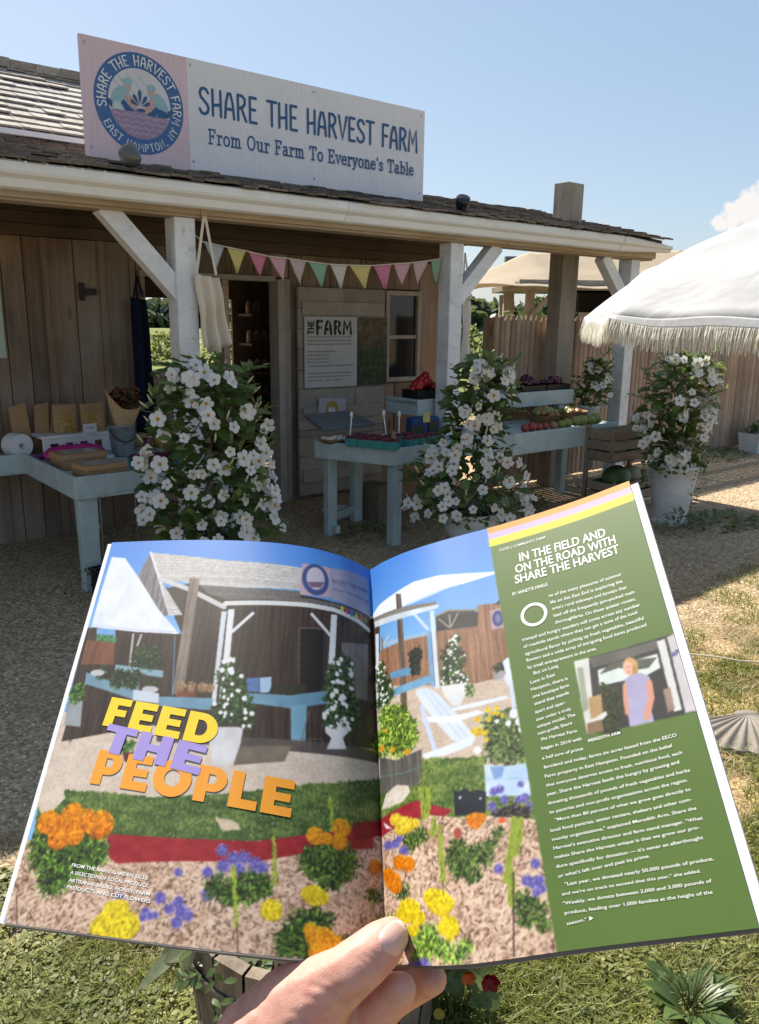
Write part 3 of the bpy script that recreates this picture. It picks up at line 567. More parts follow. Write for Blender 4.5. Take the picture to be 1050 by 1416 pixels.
us = thing('raised_shelf', 'pale blue raised shelf on the long table carrying eggplants and tomatoes', 'shelf', (4.42, 4.98, .752))
mb = MB(); mb.box((0, .021, .25), (2.05, .42, .275)); mb.build('board', M['blue'], us)
mb = MB(); mb.box((0, 0, .155), (2.06, .02, .292)); mb.box((0, .021, .155), (.02, .42, .292)); mb.box((2.04, .021, .155), (2.06, .42, .292)); mb.build('apron_board', M['blue'], us, .004)
for x in (.03, 1.9):
    m_ = MB(); m_.box((x, .05, 0), (x+.09, .10, .25)); m_.build('leg', M['blue'], us)
# ================================================================== GOODS ON THE LEFT TABLE
def kbox(label, loc, rz, w_, d_, h_):
    t = thing('bakery_box', label, 'box', loc, rz, 'kraft bakery boxes'); mb = MB(); mb.box((-w_/2, 0, 0), (w_/2, d_, h_)); mb.build('carton', M['kraft'], t, .003)
    m2 = MB(); m2.box((-w_/2-.002, -.002, h_*.55), (w_/2+.002, -.0005, h_*.98), .9); m2.box((-w_*.36, d_*.18, h_+.0005), (w_*.36, d_*.82, h_+.003), 1.0); m2.build('lid_window', plain('film_window', (.40, .42, .44), .12, .7), t); return t
M['film'] = plain('film_window', (.36, .36, .37), .15, .7)
def kbox(label, loc, rz, w_, d_, h_):
    t = thing('bakery_box', label, 'box', loc, rz, 'kraft bakery boxes'); mb = MB(); mb.box((-w_/2, 0, 0), (w_/2, d_, h_*.62), .9); mb.box((-w_/2-.003, -.003, h_*.63), (w_/2+.003, d_+.003, h_), 1.05); mb.build('carton', M['kraft'], t, .003)
    m2 = MB(); m2.box((-w_*.36, d_*.15, h_+.001), (w_*.36, d_*.85, h_+.003)); m2.build('lid_window', M['film'], t); return t
kbox('kraft box with a window lid nearest the table corner', (1.76, 4.90, .703), .12, .27, .20, .085)
kbox('kraft box with a window lid just behind the corner box, before the pink bag', (1.76, 5.30, .703), .05, .30, .22, .10)
kbox('small kraft box right of the zinc bucket', (2.42, 6.0, .703), .1, .17, .12, .09)
pk = thing('pink_bag', 'crumpled bright pink bag lying behind the kraft boxes', 'bag', (1.80, 5.62, .703), .1); mb = MB()
def fn(u, v):
    a = 6.28318*u; r_ = (math.sin(3.14159*min(v, .999)))**.6; return (.21*r_*math.cos(a)*(1+.06*math.sin(5*a+7*v)), .11*r_*math.sin(a)*(1+.08*math.sin(4*a)), .055-.055*math.cos(3.14159*v)+.012*math.sin(9*a+11*v)*r_)
mb.grid(fn, 36, 14); mb.build('bag', plain('magenta_bag', (.55, .03, .22), .45, .4, .1), pk)
rs = thing('white_riser', 'white riser stand with scalloped cut-out front behind the pink bag', 'stand', (1.95, 5.92, .703), .08); mb = MB()
mb.box((-.28, 0.0, .12), (.28, .26, .145)); 
for x in (-.28, -.165, -.06, .05, .16): mb.box((x, -.002, 0), (x+.055 if x < .1 else .28, .012, .119))
for x in (-.225, -.11, -.005, .105): mb.box((x, -.002, .085), (x+.06, .012, .119), .95)
mb.build('stand', M['card'], rs, .004)
for lb, s, zr in (('left', 1.90, 0), ('right', 2.10, .12)):
    t = thing('snack_pouch', 'kraft stand-up pouch with a clear window, '+lb+' one on the white riser', 'pouch', (s-.02, 6.02, .849), .1, 'snack pouches'); mb = MB()
    def fn(u, v): 
        a = 6.28318*u; th = .045*(1-v)**.7+.002; return (.092*math.copysign(abs(math.cos(a))**.6, math.cos(a)), th*math.sin(a), .205*v)
    mb.grid(fn, 24, 10); o = mb.build('pouch', M['kraft'], t)
    m2 = MB(); m2.grid(lambda u, v: (-.058+.116*u, -.052*(1-(.02+.115*v)/.205)**.7*(1-((u-.5)*1.5)**2*.5)-.004, .02+.115*v), 8, 8); m2.build('contents_window', plain('amber_snack', (.40, .24, .06), .3, .5, .5, 60), t)
cd = thing('price_card', 'small white price card standing on the front edge of the white riser', 'card', (2.02, 5.905, .849), .1); mb = MB(); mb.add([(-.05, 0, 0), (.05, 0, 0), (.05, .012, .065), (-.05, .012, .065), (-.05, .028, 0), (.05, .028, 0)], [(0, 1, 2, 3), (3, 2, 5, 4)]); mb.build('card', M['card'], cd, solid=.002)
mb = MB(); put_text(mb, 'Cookies', lambda x, y: (-.034+x, -.0016+.006, .032+y), .02, .0004); mb.build('lettering', M['ink_grey'], cd)
bk = thing('zinc_bucket', 'zinc bucket holding the wrapped bouquet', 'bucket', (2.16, 5.66, .703)); mb = MB(); mb.lathe([(0, .002), (.072, 0), (.076, .01), (.098, .22), (.102, .225), (.096, .22), (.072, .012), (0, .012)], n=28); mb.build('bucket', M['zinc'], bk)
mb = MB(); mb.tube([(.1*math.cos(t), -.03-.06*math.sin(t), .205-.10*math.sin(t)) for t in [k*.35 for k in range(10)]], .004, 6); mb.build('handle', M['iron'], bk)
bq = thing('bouquet', 'bouquet of russet dried flowers in kraft paper standing in the zinc bucket', 'bouquet', (2.17, 5.66, .80), .2); mb = MB()
def fn(u, v):
    a = -3.05+6.1*u; r_ = .028+.105*v**.9; z = .02+.27*v+(.09*max(0, -math.sin(a+.5))-.05*max(0, math.cos(a)))*v; return (r_*math.sin(a)+.02*v, -r_*math.cos(a)*.75, z)
mb.grid(fn, 22, 10, smooth=False); mb.build('paper_wrap', M['kraft_pale'], bq, solid=.002)
mb = MB()
for k in range(130):
    a = rnd.uniform(0, 6.28); r_ = .105*math.sqrt(rnd.random()); z = .24+rnd.uniform(0, .14); mb.ball((r_*math.cos(a)+.05, r_*math.sin(a)*.8+.02, z), rnd.uniform(.010, .022), 6, rt(.4, 1.6), rnd.choice([0, 0, 1]), (1, 1, .7))
mb.build('flower_heads', [plain('russet_petals', (.13, .045, .018), .8), plain('dry_green', (.05, .06, .018), .8)], bq)
bs = thing('wicker_basket', 'wicker basket at the far left of the table with folded paper bags in it', 'basket', (1.70, 6.11, .703), 0, 'wicker baskets'); mb = MB(); mb.lathe([(0, .004), (.15, 0), (.19, .12), (.2, .125), (.185, .12), (.145, .01), (0, .012)], n=28, sy=.75); mb.build('weave', M['wicker'], bs)
for k, (x, an, w_) in enumerate(((-.10, -.12, .12), (0.02, .12, .10), (.10, .30, .08))):
    t = thing('paper_bag', ('tall', 'leaning', 'narrow')[k]+' brown paper bag standing in the left wicker basket', 'bag', (1.70+x, 6.11, .720), 0, 'brown paper bags'); t.rotation_euler[1] = an*.6; mb = MB()
    mb.add([(-w_/2, -.03, 0), (w_/2, -.03, 0), (w_/2, .03, 0), (-w_/2, .03, 0), (-w_/2, -.012, .33), (w_/2*.9, -.012, .35), (w_/2*.9, .012, .35), (-w_/2, .012, .33)], [(0, 1, 5, 4), (1, 2, 6, 5), (2, 3, 7, 6), (3, 0, 4, 7), (0, 3, 2, 1)], rt(.7, 1)); mb.build('bag', M['kraft'], t, solid=.002)
rl = thing('paper_roll', 'white roll of paper lying at the left edge of the blue table', 'paper roll', (1.52, 5.98, .79), .3); mb = MB()
n = 28; pr = [(.022, -.06), (.085, -.06), (.085, .06), (.022, .06)]; vs = [(r_*math.cos(6.28318*k/n), y_, r_*math.sin(6.28318*k/n)) for r_, y_ in pr for k in range(n)]
mb.add(vs, [(i*n+k, i*n+(k+1) % n, ((i+1) % 4)*n+(k+1) % n, ((i+1) % 4)*n+k) for i in range(4) for k in range(n)], None, 0, False); mb.build('roll', M['card'], rl)
for k, (s, n) in enumerate(((2.30, 5.88), (2.40, 5.78), (2.52, 5.86))):
    t = thing('preserve_jar', ('amber', 'dark red', 'golden')[k]+' preserve jar with a pale lid beyond the zinc bucket', 'jar', (s, n, .703), 0, 'preserve jars'); mb = MB(); mb.lathe([(0, 0), (.036, 0), (.038, .01), (.038, .085), (.03, .098), (0, .098)], n=20); mb.build('glass', plain('jar_contents', ((.30, .12, .02), (.14, .01, .015), (.36, .20, .03))[k], .12, .6, .15), t)
    mb = MB(); mb.lathe([(.032, .098), (.033, .118), (0, .119)], n=20); mb.build('lid', M['canvas'], t)
t = thing('purple_packet', 'small purple packet lying on the table before the white paper roll', 'packet', (1.62, 5.83, .703), .3); mb = MB(); mb.box((-.07, -.05, 0), (.07, .05, .035)); mb.build('packet', plain('purple_film', (.16, .05, .22), .35, .5, .15), t, .012, seg=3)
t = thing('paper_stack', 'stack of white printed slips beside the pink bag', 'paper stack', (1.98, 5.60, .703), .5); mb = MB()
for k in range(6): mb.box((-.07+rnd.uniform(-.006, .006), -.05, .004*k), (.07+rnd.uniform(-.006, .006), .05, .004*k+.0036), rt(.85, 1.05))
mb.build('sheets', M['card'], t)
# ------------------------------------------------ berry boxes: pulp punnets of dark red berries
def punnet_proto():
    t = thing('berry_box', 'x', 'berry box', (0, 0, 0), 0, 'berry boxes'); mb = MB(); a, b, h_ = .048, .058, .062
    def ring(r_, z): return [(-r_, -r_, z), (r_, -r_, z), (r_, r_, z), (-r_, r_, z)]
    vs = ring(a, 0)+ring(b, h_)+ring(b-.004, h_)+ring(a-.003, .004); mb.add(vs, [(0, 3, 2, 1)]+[(i, (i+1) % 4, 4+(i+1) % 4, 4+i) for i in range(4)]+[(4+i, 4+(i+1) % 4, 8+(i+1) % 4, 8+i) for i in range(4)]+[(8+i, 8+(i+1) % 4, 12+(i+1) % 4, 12+i) for i in range(4)]+[(12, 13, 14, 15)])
    mb.build('punnet', M['teal'], t, .002); m2 = MB()
    for i in range(5):
        for j in range(5): m2.ball((-.042+.021*i+rnd.uniform(-.004, .004), -.042+.021*j+rnd.uniform(-.004, .004), .055+rnd.uniform(0, .016)), rnd.uniform(.010, .014), 7, rt(.5, 1.7))
    m2.build('berries', M['berry'], t); return t
bp0 = punnet_proto(); first = True
def punnet(label, s, n, z, rz):
    global first
    o = bp0 if first else copy_tree(bp0); first = False; place(o, (s, n, z), rz); o['label'] = label
for i in range(4):
    for j in range(3): punnet('punnet of dark red berries on the left table, '+('front', 'middle', 'back')[j]+' row, '+('first', 'second', 'third', 'last')[i]+' from the kraft box', 2.0+.122*i+.04*j, 4.93+.125*j, .702, rnd.uniform(-.06, .06))
for i in range(4): punnet('teal punnet of berries in the front row of the right table, '+('first', 'second', 'third', 'fourth')[i]+' from the left', 3.62+.045*i, 4.80-.10*i, .754, -.95)
for i in range(3): punnet('teal punnet of berries in the second row of the right table, '+('first', 'second', 'third')[i]+' from the left', 3.73+.05*i, 4.86-.10*i, .754, -.95)
for i in range(3): punnet('teal punnet of berries right of the brown paper on the right table, '+('nearest', 'middle', 'farthest')[i]+' one', 3.95+.13*i, 4.53+.02*i, .754, .05)
for i in range(2): punnet('teal punnet of berries behind the brown paper, '+('left', 'right')[i]+' one', 3.93+.14*i, 4.70, .754, .1)
# ================================================================== GOODS ON THE RIGHT TABLE
t = thing('wicker_tray', 'shallow wicker tray of white garlic at the left end of the right table', 'tray', (3.60, 5.02, .754), 0, 'wicker baskets'); mb = MB(); mb.lathe([(0, .004), (.10, 0), (.13, .035), (.138, .035), (.1, .006), (0, .008)], n=28, sy=.8); mb.build('weave', M['wicker'], t)
mb = MB()
for k in range(22): mb.ball((rnd.uniform(-.08, .08), rnd.uniform(-.06, .06), .03), .022, 8, rt(.8, 1.1), 0, (1, 1, .8))
mb.build('garlic', M['canvas'], t)
for k, (s, n, h_, l_) in enumerate(((3.66, 4.90, .20, .012), (3.90, 4.75, .215, -.03), (4.0, 4.72, .20, 0.0))):
    t = thing('plant_label', 'white spoon-shaped price stick, '+('left', 'middle', 'right')[k]+' one of three above the berries', 'price stick', (s, n, .756), 0, 'white price sticks'); mb = MB(); mb.tube([(0, 0, 0), (l_*.3, 0, h_*.5), (l_, 0, h_)], .006, 6); mb.ball((l_, 0, h_+.02), .02, 8, 1, 0, (.8, .5, 1.35)); mb.build('stick', M['card'], t)
t = thing('kraft_tent', 'folded brown paper tent standing between the berry boxes', 'card', (3.83, 4.58, .754), .3); mb = MB(); mb.add([(-.03, -.03, 0), (.035, -.03, 0), (0, 0, .13), (.03, .04, 0), (-.035, .03, 0)], [(0, 1, 2), (1, 3, 2), (3, 4, 2), (4, 0, 2)]); mb.build('paper', M['kraft'], t)
t = thing('grey_tub_lid', 'large grey tub lid leaning behind the berry boxes', 'lid', (3.95, 5.30, .80), .1); t.rotation_euler[0] = R(14); mb = MB(); mb.prism([(-.30, 0), (.30, 0), (.26, .34), (-.22, .34)], 0, .03); mb.build('lid', plain('grey_plastic', (.17, .18, .19), .5), t, .008)
t = thing('cooler_bag', 'blue and black cooler bag with a yellow tag beneath the raised shelf', 'bag', (4.40, 4.86, .754), -.1); mb = MB(); mb.box((-.13, 0, 0), (.15, .10, .16)); mb.build('bag', plain('blue_bag', (.015, .06, .17), .6), t, .02, seg=3)
mb = MB(); mb.box((-.16, -.02, .0), (-.02, -.004, .10), .9); mb.box((.03, -.01, .01), (.13, -.003, .13)); mb.build('pocket', plain('dark_pocket', (.02, .03, .03), .35), t, .006); mb = MB(); mb.box((-.03, -.012, .12), (.04, -.006, .20)); mb.build('tag', plain('yellow_tag', (.48, .44, .14), .7), t)
def heap(name, label, cat, loc, rz, tray, mats, cnt, rx, ry, r, z0, sc=(1, 1, 1), part='fruit', h2=.05, grp=None, rot=False):
    t = thing(name, label, cat, loc, rz, grp); tray(t)
    for k in range(cnt):
        m_ = MB(); a = rnd.uniform(0, 6.28); q = math.sqrt(rnd.random()); rr = r*rnd.uniform(.85, 1.15); Mx = Matrix.Rotation(rnd.uniform(0, 6.28), 3, 'Z') @ Matrix.Rotation(rnd.uniform(-.4, .4), 3, 'X') if rot else None
        m_.ball((rx*q*math.cos(a), ry*q*math.sin(a), z0+h2*(1-q)+rnd.uniform(0, .015)), rr, 12, rt(.8, 1.2), 0, sc, Mx); m_.build(part, rnd.choice(mats), t)
    return t
def tray_black(w_, d_, h_):
    def f(t):
        mb = MB(); mb.box((-w_, -d_, 0), (w_, d_, .008)); mb.box((-w_, -d_, .008), (w_, -d_+.008, h_)); mb.box((-w_, d_-.008, .008), (w_, d_, h_)); mb.box((-w_, -d_+.008, .008), (-w_+.008, d_-.008, h_)); mb.box((w_-.008, -d_+.008, .008), (w_, d_-.008, h_)); mb.build('crate', M['black'], t)
    return f
def bask(r_, h_):
    def f(t): mb = MB(); mb.lathe([(0, .004), (r_*.75, 0), (r_, h_), (r_*1.04, h_+.005), (r_*.95, h_), (r_*.7, .012), (0, .012)], n=26); mb.build('weave', M['wicker'], t)
    return f
tom = [plain('tomato_red', (.42, .02, .015), .2, .5, .15), plain('tomato_deep', (.30, .012, .012), .2, .5, .15)]
egg = [plain('eggplant', (.025, .006, .02), .18, .6, .2), plain('eggplant_wine', (.06, .008, .022), .18, .6, .2)]
app = [plain('apple_green', (.22, .25, .06), .3, .5, .2), plain('apple_blush', (.34, .16, .07), .3, .5, .3), plain('apple_red', (.30, .05, .035), .3, .5, .3)]
heap('tomato_tray', 'black tray heaped with red tomatoes on the left end of the raised shelf', 'tray', (4.62, 5.12, 1.045), 0, tray_black(.17, .10, .07), tom, 26, .13, .08, .04, .06, h2=.11, grp='produce trays')
heap('eggplant_tray', 'black tray of dark eggplants, left of two on the raised shelf', 'tray', (5.93, 5.12, 1.045), 0, tray_black(.17, .10, .05), egg, 14, .13, .07, .036, .06, (1.7, .9, .9), h2=.06, grp='produce trays', rot=True)
heap('eggplant_tray', 'black tray of dark eggplants, right of two on the raised shelf', 'tray', (6.29, 5.12, 1.045), 0, tray_black(.17, .10, .05), egg, 14, .13, .07, .036, .06, (1.7, .9, .9), h2=.05, grp='produce trays', rot=True)
heap('apple_basket', 'round wicker basket of green apples under the raised shelf', 'basket', (5.80, 4.78, .754), 0, bask(.155, .10), app[:2], 22, .12, .12, .036, .10, h2=.05, grp='wicker baskets')
heap('apple_basket', 'round wicker basket of pears and apples right of the green apple basket', 'basket', (6.20, 4.80, .754), 0, bask(.17, .11), app[:2], 14, .11, .11, .036, .085, h2=.03, grp='wicker baskets')
for k in range(11):
    s = 5.28+.10*k+rnd.uniform(-.02, .02); c = app[2] if k < 4 else app[1] if k < 5 else app[0]; m_ = MB(); rr = rnd.uniform(.034, .045) if k < 6 else rnd.uniform(.045, .058); m_.ball((0, 0, rr), rr, 12, 1, 0, (1, 1, .93)); o = m_.build('loose_fruit', c)
    place(o, (s, 4.555+rnd.uniform(-.01, .02), .752)); tag(o, ('red tomato' if k < 4 else 'blushed apple' if k == 4 else 'green tomato' if k < 8 else 'large green tomato')+', %s loose fruit from the left along the front of the long table' % ('first second third fourth fifth sixth seventh eighth ninth tenth eleventh'.split()[k]), 'fruit', 'loose fruit along the table')
# ------------------------------------------------ crates with melons
cs = thing('crate_rack', 'two-tier rack of rough wooden crates with melons before the table', 'crate rack', (6.02, 4.10, 0), .0); mb = MB()
M['crate'] = wood('crate_wood', (.22, .16, .11), (.40, .30, .21), 'x', knots=False)
def crate(z0, y0, y1, w_=.72, h_=.28):
    m_ = MB()
    for k in range(max(2, round(h_/.095))): m_.box((0, y0, z0+.01+k*.095), (w_, y0+.012, z0+.085+k*.095), rt(.7, 1.15)); m_.box((0, y1-.012, z0+.01+k*.095), (w_, y1, z0+.085+k*.095), rt(.6, 1)); m_.box((-.013, y0, z0+.01+k*.095), (-.001, y1, z0+.085+k*.095), rt(.7, 1.1)); m_.box((w_+.001, y0, z0+.01+k*.095), (w_+.013, y1, z0+.085+k*.095), rt(.7, 1.1))
    for x in (.0, w_-.03): m_.box((x, y0+.013, z0), (x+.03, y0+.04, z0+h_+.01)); m_.box((x, y1-.04, z0), (x+.03, y1-.013, z0+h_+.01))
    m_.box((0, y0, z0-.0), (w_, y1, z0+.009), .6); return m_.build('crate', M['crate'], cs, .002)
crate(.10, 0, .30, .72, .19); crate(.47, .05, .32, .70, .28)
mb = MB()
for x in (.0, .69):
    mb = MB(); mb.box((x, .33, 0), (x+.035, .365, .78)); mb.build('upright', M['crate'], cs); mb = MB(); mb.box((x, .29, .385), (x+.03, .325, .47)); mb.build('support_block', M['crate'], cs)
def melon_mat(a, b, sc):
    m = Mat('melon_rind', .4, .4); v = m.coord('Object'); wv = m.n('ShaderNodeTexWave', wave_type='BANDS', bands_direction='Z', wave_profile='SIN')
    ac = m.n('ShaderNodeSeparateXYZ'); m.l(v, ac.inputs[0]); at = m.math('ARCTAN2', ac.outputs[1], ac.outputs[2]); cmb = m.n('ShaderNodeCombineXYZ'); m.l(at, cmb.inputs[2]); nz_ = m.noise(v, 30, 3); m.l(nz_, cmb.inputs[0])
    wv.inputs['Scale'].default_value = sc; wv.inputs['Distortion'].default_value = 2.5; m.l(cmb.outputs[0], wv.inputs['Vector']); m.color(m.ramp(wv.outputs['Fac'], [(.3, a), (.6, b)])); return m.m
mw = melon_mat((.008, .04, .012), (.11, .18, .06), 1.4); mc = plain('cantaloupe_net', (.36, .32, .21), .7, .2, .25, 70)
for lb, x, y, z, r_, m_, sc in (('striped dark green watermelon in the lower crate', .22, .15, .29, .125, mw, (1.25, 1, 1)), ('pale netted melon between the watermelon and the corner of the crate', .46, .17, .285, .105, mc, (1, 1, .95)), ('pale netted melon at the right end of the lower crate', .64, .11, .255, .095, mc, (1, 1, .92)), ('small pale melon in the upper crate', .22, .17, .55, .075, mc, (1, 1, 1)), ('small green melon in the upper crate beside the pale one', .42, .18, .55, .075, mw, (1, 1, 1))):
    q = MB(); q.ball((0, 0, 0), r_, 24, 1, 0, sc); o = q.build('melon', m_); place(o, (6.02+x, 4.10+y, z)); tag(o, lb, 'melon', 'melons in the crates')
# ------------------------------------------------ odds and ends by the left table leg
t = thing('black_crate', 'black plastic crate on the gravel at the foot of the left table leg', 'crate', (1.60, 4.52, 0), .15); mb = MB(); w_, d_, h_ = .34, .24, .17
for a_, b_ in (((0, 0, 0), (w_, d_, .01)), ((0, 0, .01), (w_, .01, h_)), ((0, d_-.01, .01), (w_, d_, h_)), ((0, .01, .01), (.01, d_-.01, h_)), ((w_-.01, .01, .01), (w_, d_-.01, h_)), ((-.012, -.012, h_), (w_+.012, -.001, h_+.016)), ((-.012, d_+.001, h_), (w_+.012, d_+.012, h_+.016)), ((-.012, -.0, h_), (-.001, d_, h_+.016))): mb.box(a_, b_)
mb.build('crate', M['black'], t, .002)
t = thing('wire_stake', 'thin wire sign stake standing before the left table corner', 'wire stake', (1.62, 4.66, 0)); mb = MB(); mb.tube([(0, 0, 0), (0, 0, .645), (.215, 0, .665), (.225, 0, 0)], .004, 6); mb.build('wire', plain('dull_wire', (.20, .19, .16), .5, .5), t)
t = thing('white_jug', 'small white bottle lying in the dark under the left table', 'bottle', (2.05, 6.1, 0), .4); mb = MB(); mb.lathe([(0, 0), (.04, 0), (.042, .1), (.02, .14), (.02, .17), (0, .17)], n=16); o = mb.build('bottle', M['card'], t); o.rotation_euler = (R(12), 0, 0)
t = thing('cardboard_box', 'brown cardboard box in the shade under the right table', 'box', (4.15, 5.15, 0), .2); mb = MB(); mb.box((0, 0, 0), (.16, .2, .32)); mb.box((.02, -.004, .2), (.05, -.001, .24), 1.6); mb.build('carton', plain('old_card', (.20, .17, .13), .85), t, .003)
t = thing('white_dish', 'white dish on the ground in the dark under the right table', 'dish', (4.0, 5.5, 0)); mb = MB(); mb.lathe([(0, .004), (.1, 0), (.16, .07), (.15, .07), (.09, .012), (0, .012)], n=24); mb.build('dish', M['card'], t)
# ================================================================== FLOWERING PLANTS IN URNS
M['leaf'] = leafy('glossy_leaf', (.034, .078, .02), (.15, .22, .055), .32, .4); M['leaf_ivy'] = leafy('ivy_leaf', (.05, .095, .03), (.14, .20, .07), .35)
M['stem'] = plain('vine_stem', (.07, .06, .03), .8)
M['bud'] = plain('flower_bud', (.52, .55, .34), .5, .3, .15)
def petal_mat():
    m = Mat('white_petal', .5, .25); m.color((.80, .79, .775)); tr = m.n('ShaderNodeBsdfTranslucent'); tr.inputs[0].default_value = (.8, .79, .74, 1); mx = m.n('ShaderNodeMixShader'); mx.inputs[0].default_value = .35; out = m.t.nodes['Material Output']; m.l(m.b.outputs[0], mx.inputs[1]); m.l(tr.outputs[0], mx.inputs[2]); m.l(mx.outputs[0], out.inputs[0]); return m.m
M['petal'] = petal_mat(); M['throat'] = plain('yellow_throat', (.50, .28, .03), .6)
def basis(d, roll=0.0):
    d = Vector(d).normalized(); u = d.orthogonal().normalized(); v = d.cross(u); c, s = math.cos(roll), math.sin(roll); return d, u*c+v*s, v*c-u*s
def leaf(mb, p, d, nrm_, L, wd, fold=.25, tint=.5, mi=0, curl=.15):
    p = Vector(p); d = Vector(d).normalized(); n_ = Vector(nrm_); x = d.cross(n_)
    if x.length < 1e-4: x = d.orthogonal()
    x.normalize(); n_ = x.cross(d)
    mid = []; lf = []; rg = []
    for t, w_ in ((0, 0), (.22, .72), (.5, 1.0), (.78, .62), (1, 0)):
        c = p+d*(L*t)-n_*(curl*L*t*t); mid.append(c)
        if w_: lf.append(c+x*(wd*.5*w_)+n_*(fold*wd*.5*w_)); rg.append(c-x*(wd*.5*w_)+n_*(fold*wd*.5*w_))
    vs = mid+lf+rg; mb.add(vs, [(0, 1, 5), (0, 8, 1), (1, 2, 6, 5), (1, 8, 9, 2), (2, 3, 7, 6), (2, 9, 10, 3), (3, 4, 7), (3, 10, 4)], tint, mi, True)
def flower_mesh(seed):
    r0 = random.Random(seed); mb = MB(); n = 20
    mb.lathe([(.004, -.055), (.006, -.03), (.012, -.008), (.0165, .0)], n=15, mi=0)
    mb.lathe([(.0165, .0002), (.010, -.006)], n=15, mi=0); mb.lathe([(.010, -.006), (.006, -.010), (.0, -.014)], n=15, mi=1)
    for k in range(5):
        a = 6.28318*k/5+r0.uniform(-.06, .06); tw = .22; dr = r0.uniform(-.012, .006); vs = []
        for i, (r_, hw) in enumerate(((.014, .60), (.024, .70), (.034, .68), (.043, .50), (.048, .20))):
            z = .002+.010*(r_/.046)-abs(dr)*(r_/.046)**2
            for j in (-1, -.4, .4, 1): aa = a+j*hw*.92+tw*(r_/.046); vs.append((r_*math.cos(aa), r_*math.sin(aa), z+.004*j*(r_/.046)))
        mb.add(vs, [(i*4+j, i*4+j+1, (i+1)*4+j+1, (i+1)*4+j) for i in range(4) for j in range(3)], 1.0, 0, True)
    return mb.mesh('flower', [M['petal'], M['throat']])
FLW = [flower_mesh(k) for k in range(4)]
FLW1 = FLW[0]
def potted(name, label, loc, pot_prof, prof, zt, nleaf, nflow, seed, ivy=True, tz=None, lscale=1.0, fscale=1.0, bias=(-.4, -1, .1)):
    """prof: radius of the foliage against height (fractions 0..1 between pot top and zt)"""
    r0 = random.Random(seed); t = thing(name, label, 'potted plant', loc, 0, 'white flowering plants in urns'); pz = pot_prof[-1][1] if tz is None else tz
    m1 = MB(); m1.lathe(pot_prof, n=40); pot = m1.build('urn', M['urn'], t)
    m1 = MB(); rr = max(r_ for r_, z in pot_prof); m1.lathe([(rr*.90, pz-.03), (0, pz-.025)], n=30); m1.build('soil', plain('potting_soil', (.03, .02, .013), .95), t)
    H = zt-pz; rad = lambda f: np.interp(f, [p[0] for p in prof], [p[1] for p in prof]); off = lambda f: (.05*math.sin(3*f+seed), .03*math.cos(4*f+seed))
    m2 = MB()
    for k in range(6):
        a = r0.uniform(0, 6.28); m2.tube([(rad(f)*.45*math.cos(a+5*f)+off(f)[0], rad(f)*.45*math.sin(a+5*f)+off(f)[1], pz-.02+H*f*.95) for f in [i/9 for i in range(10)]], [.006-.0004*i for i in range(10)], 5)
    m2.build('vine_stem', M['stem'], t)
    m3 = MB()
    for k in range(nleaf):
        f = r0.random(); a = r0.uniform(0, 6.28318); q = r0.random()**.45; q *= .75+.35*math.sin(3*a+9*f+seed) if r0.random() < .6 else 1
        r_ = rad(f)*max(.1, q); o = off(f); p = Vector((r_*math.cos(a)+o[0], r_*math.sin(a)+o[1], pz+H*f)); d = Vector((math.cos(a)+r0.uniform(-.7, .7), math.sin(a)+r0.uniform(-.7, .7), r0.uniform(-.6, .7)))
        L = r0.uniform(.065, .125)*lscale; leaf(m3, p, d, (r0.uniform(-.6, .6), r0.uniform(-.9, .3), 1), L, L*.56, r0.uniform(.1, .4), r0.random()**1.3, 0)
    if ivy:
        for k in range(nleaf//4):
            a = r0.uniform(0, 6.28); dz = r0.random()**1.6*(.28 if math.sin(2*a+seed) > .1 else .10); r_ = rr*(1.0+.12*r0.random())+.01; p = Vector((r_*math.cos(a), r_*math.sin(a), pz+.03-dz)); L = r0.uniform(.02, .045); leaf(m3, p, (math.cos(a)+r0.uniform(-1, 1), math.sin(a)+r0.uniform(-1, 1), r0.uniform(-1, .5)), (math.cos(a), math.sin(a), .6), L, L*.8, .2, r0.random(), 1)
    for k in range(nflow//2):                       # pointed buds in the clusters
        f = r0.uniform(.05, 1); a = r0.uniform(0, 6.28); r_ = rad(f)*1.0; o = off(f); p = Vector((r_*math.cos(a)+o[0], r_*math.sin(a)+o[1], pz+H*f)); d = Vector((.5*math.cos(a), .5*math.sin(a), r0.uniform(.4, 1))).normalized(); m3.tube([p, p+d*.025, p+d*.05, p+d*.065], [.003, .007, .005, .001], 6, 1, 2)
    for k in range(16):                             # stray shoots reaching out of the outline
        f = r0.uniform(.1, 1.0); a = r0.uniform(0, 6.28); r_ = rad(f)*.85; o = off(f); p = Vector((r_*math.cos(a)+o[0], r_*math.sin(a)+o[1], pz+H*f)); d = Vector((math.cos(a), math.sin(a), r0.uniform(.2, 1.6))).normalized(); L = r0.uniform(.10, .2)*lscale; q = [p, p+d*L*.5, p+d*L+Vector((0, 0, -.02))]; m3.tube(q, .0025, 5, .7, 0)
        for j in range(6): e = q[0].lerp(q[2], .3+.7*j/5); leaf(m3, e, d+Vector((r0.uniform(-1, 1), r0.uniform(-1, 1), r0.uniform(-.3, .8))), (0, -.5, 1), r0.uniform(.035, .075)*lscale, .028*lscale, .2, r0.uniform(.5, 1), 0)
    m3.build('foliage', [M['leaf'], M['leaf_ivy'], M['bud']], t)
    b = Vector(bias); cl = []
    ncl = max(1, nflow//3)
    for k in range(ncl):
        for _ in range(40):
            f = r0.uniform(.02, 1.0); a = r0.uniform(0, 6.28318); v = Vector((math.cos(a), math.sin(a), 0))
            if v.dot(b) > -.35*1.08+r0.uniform(-.15, .5): break
        cl.append((f, a))
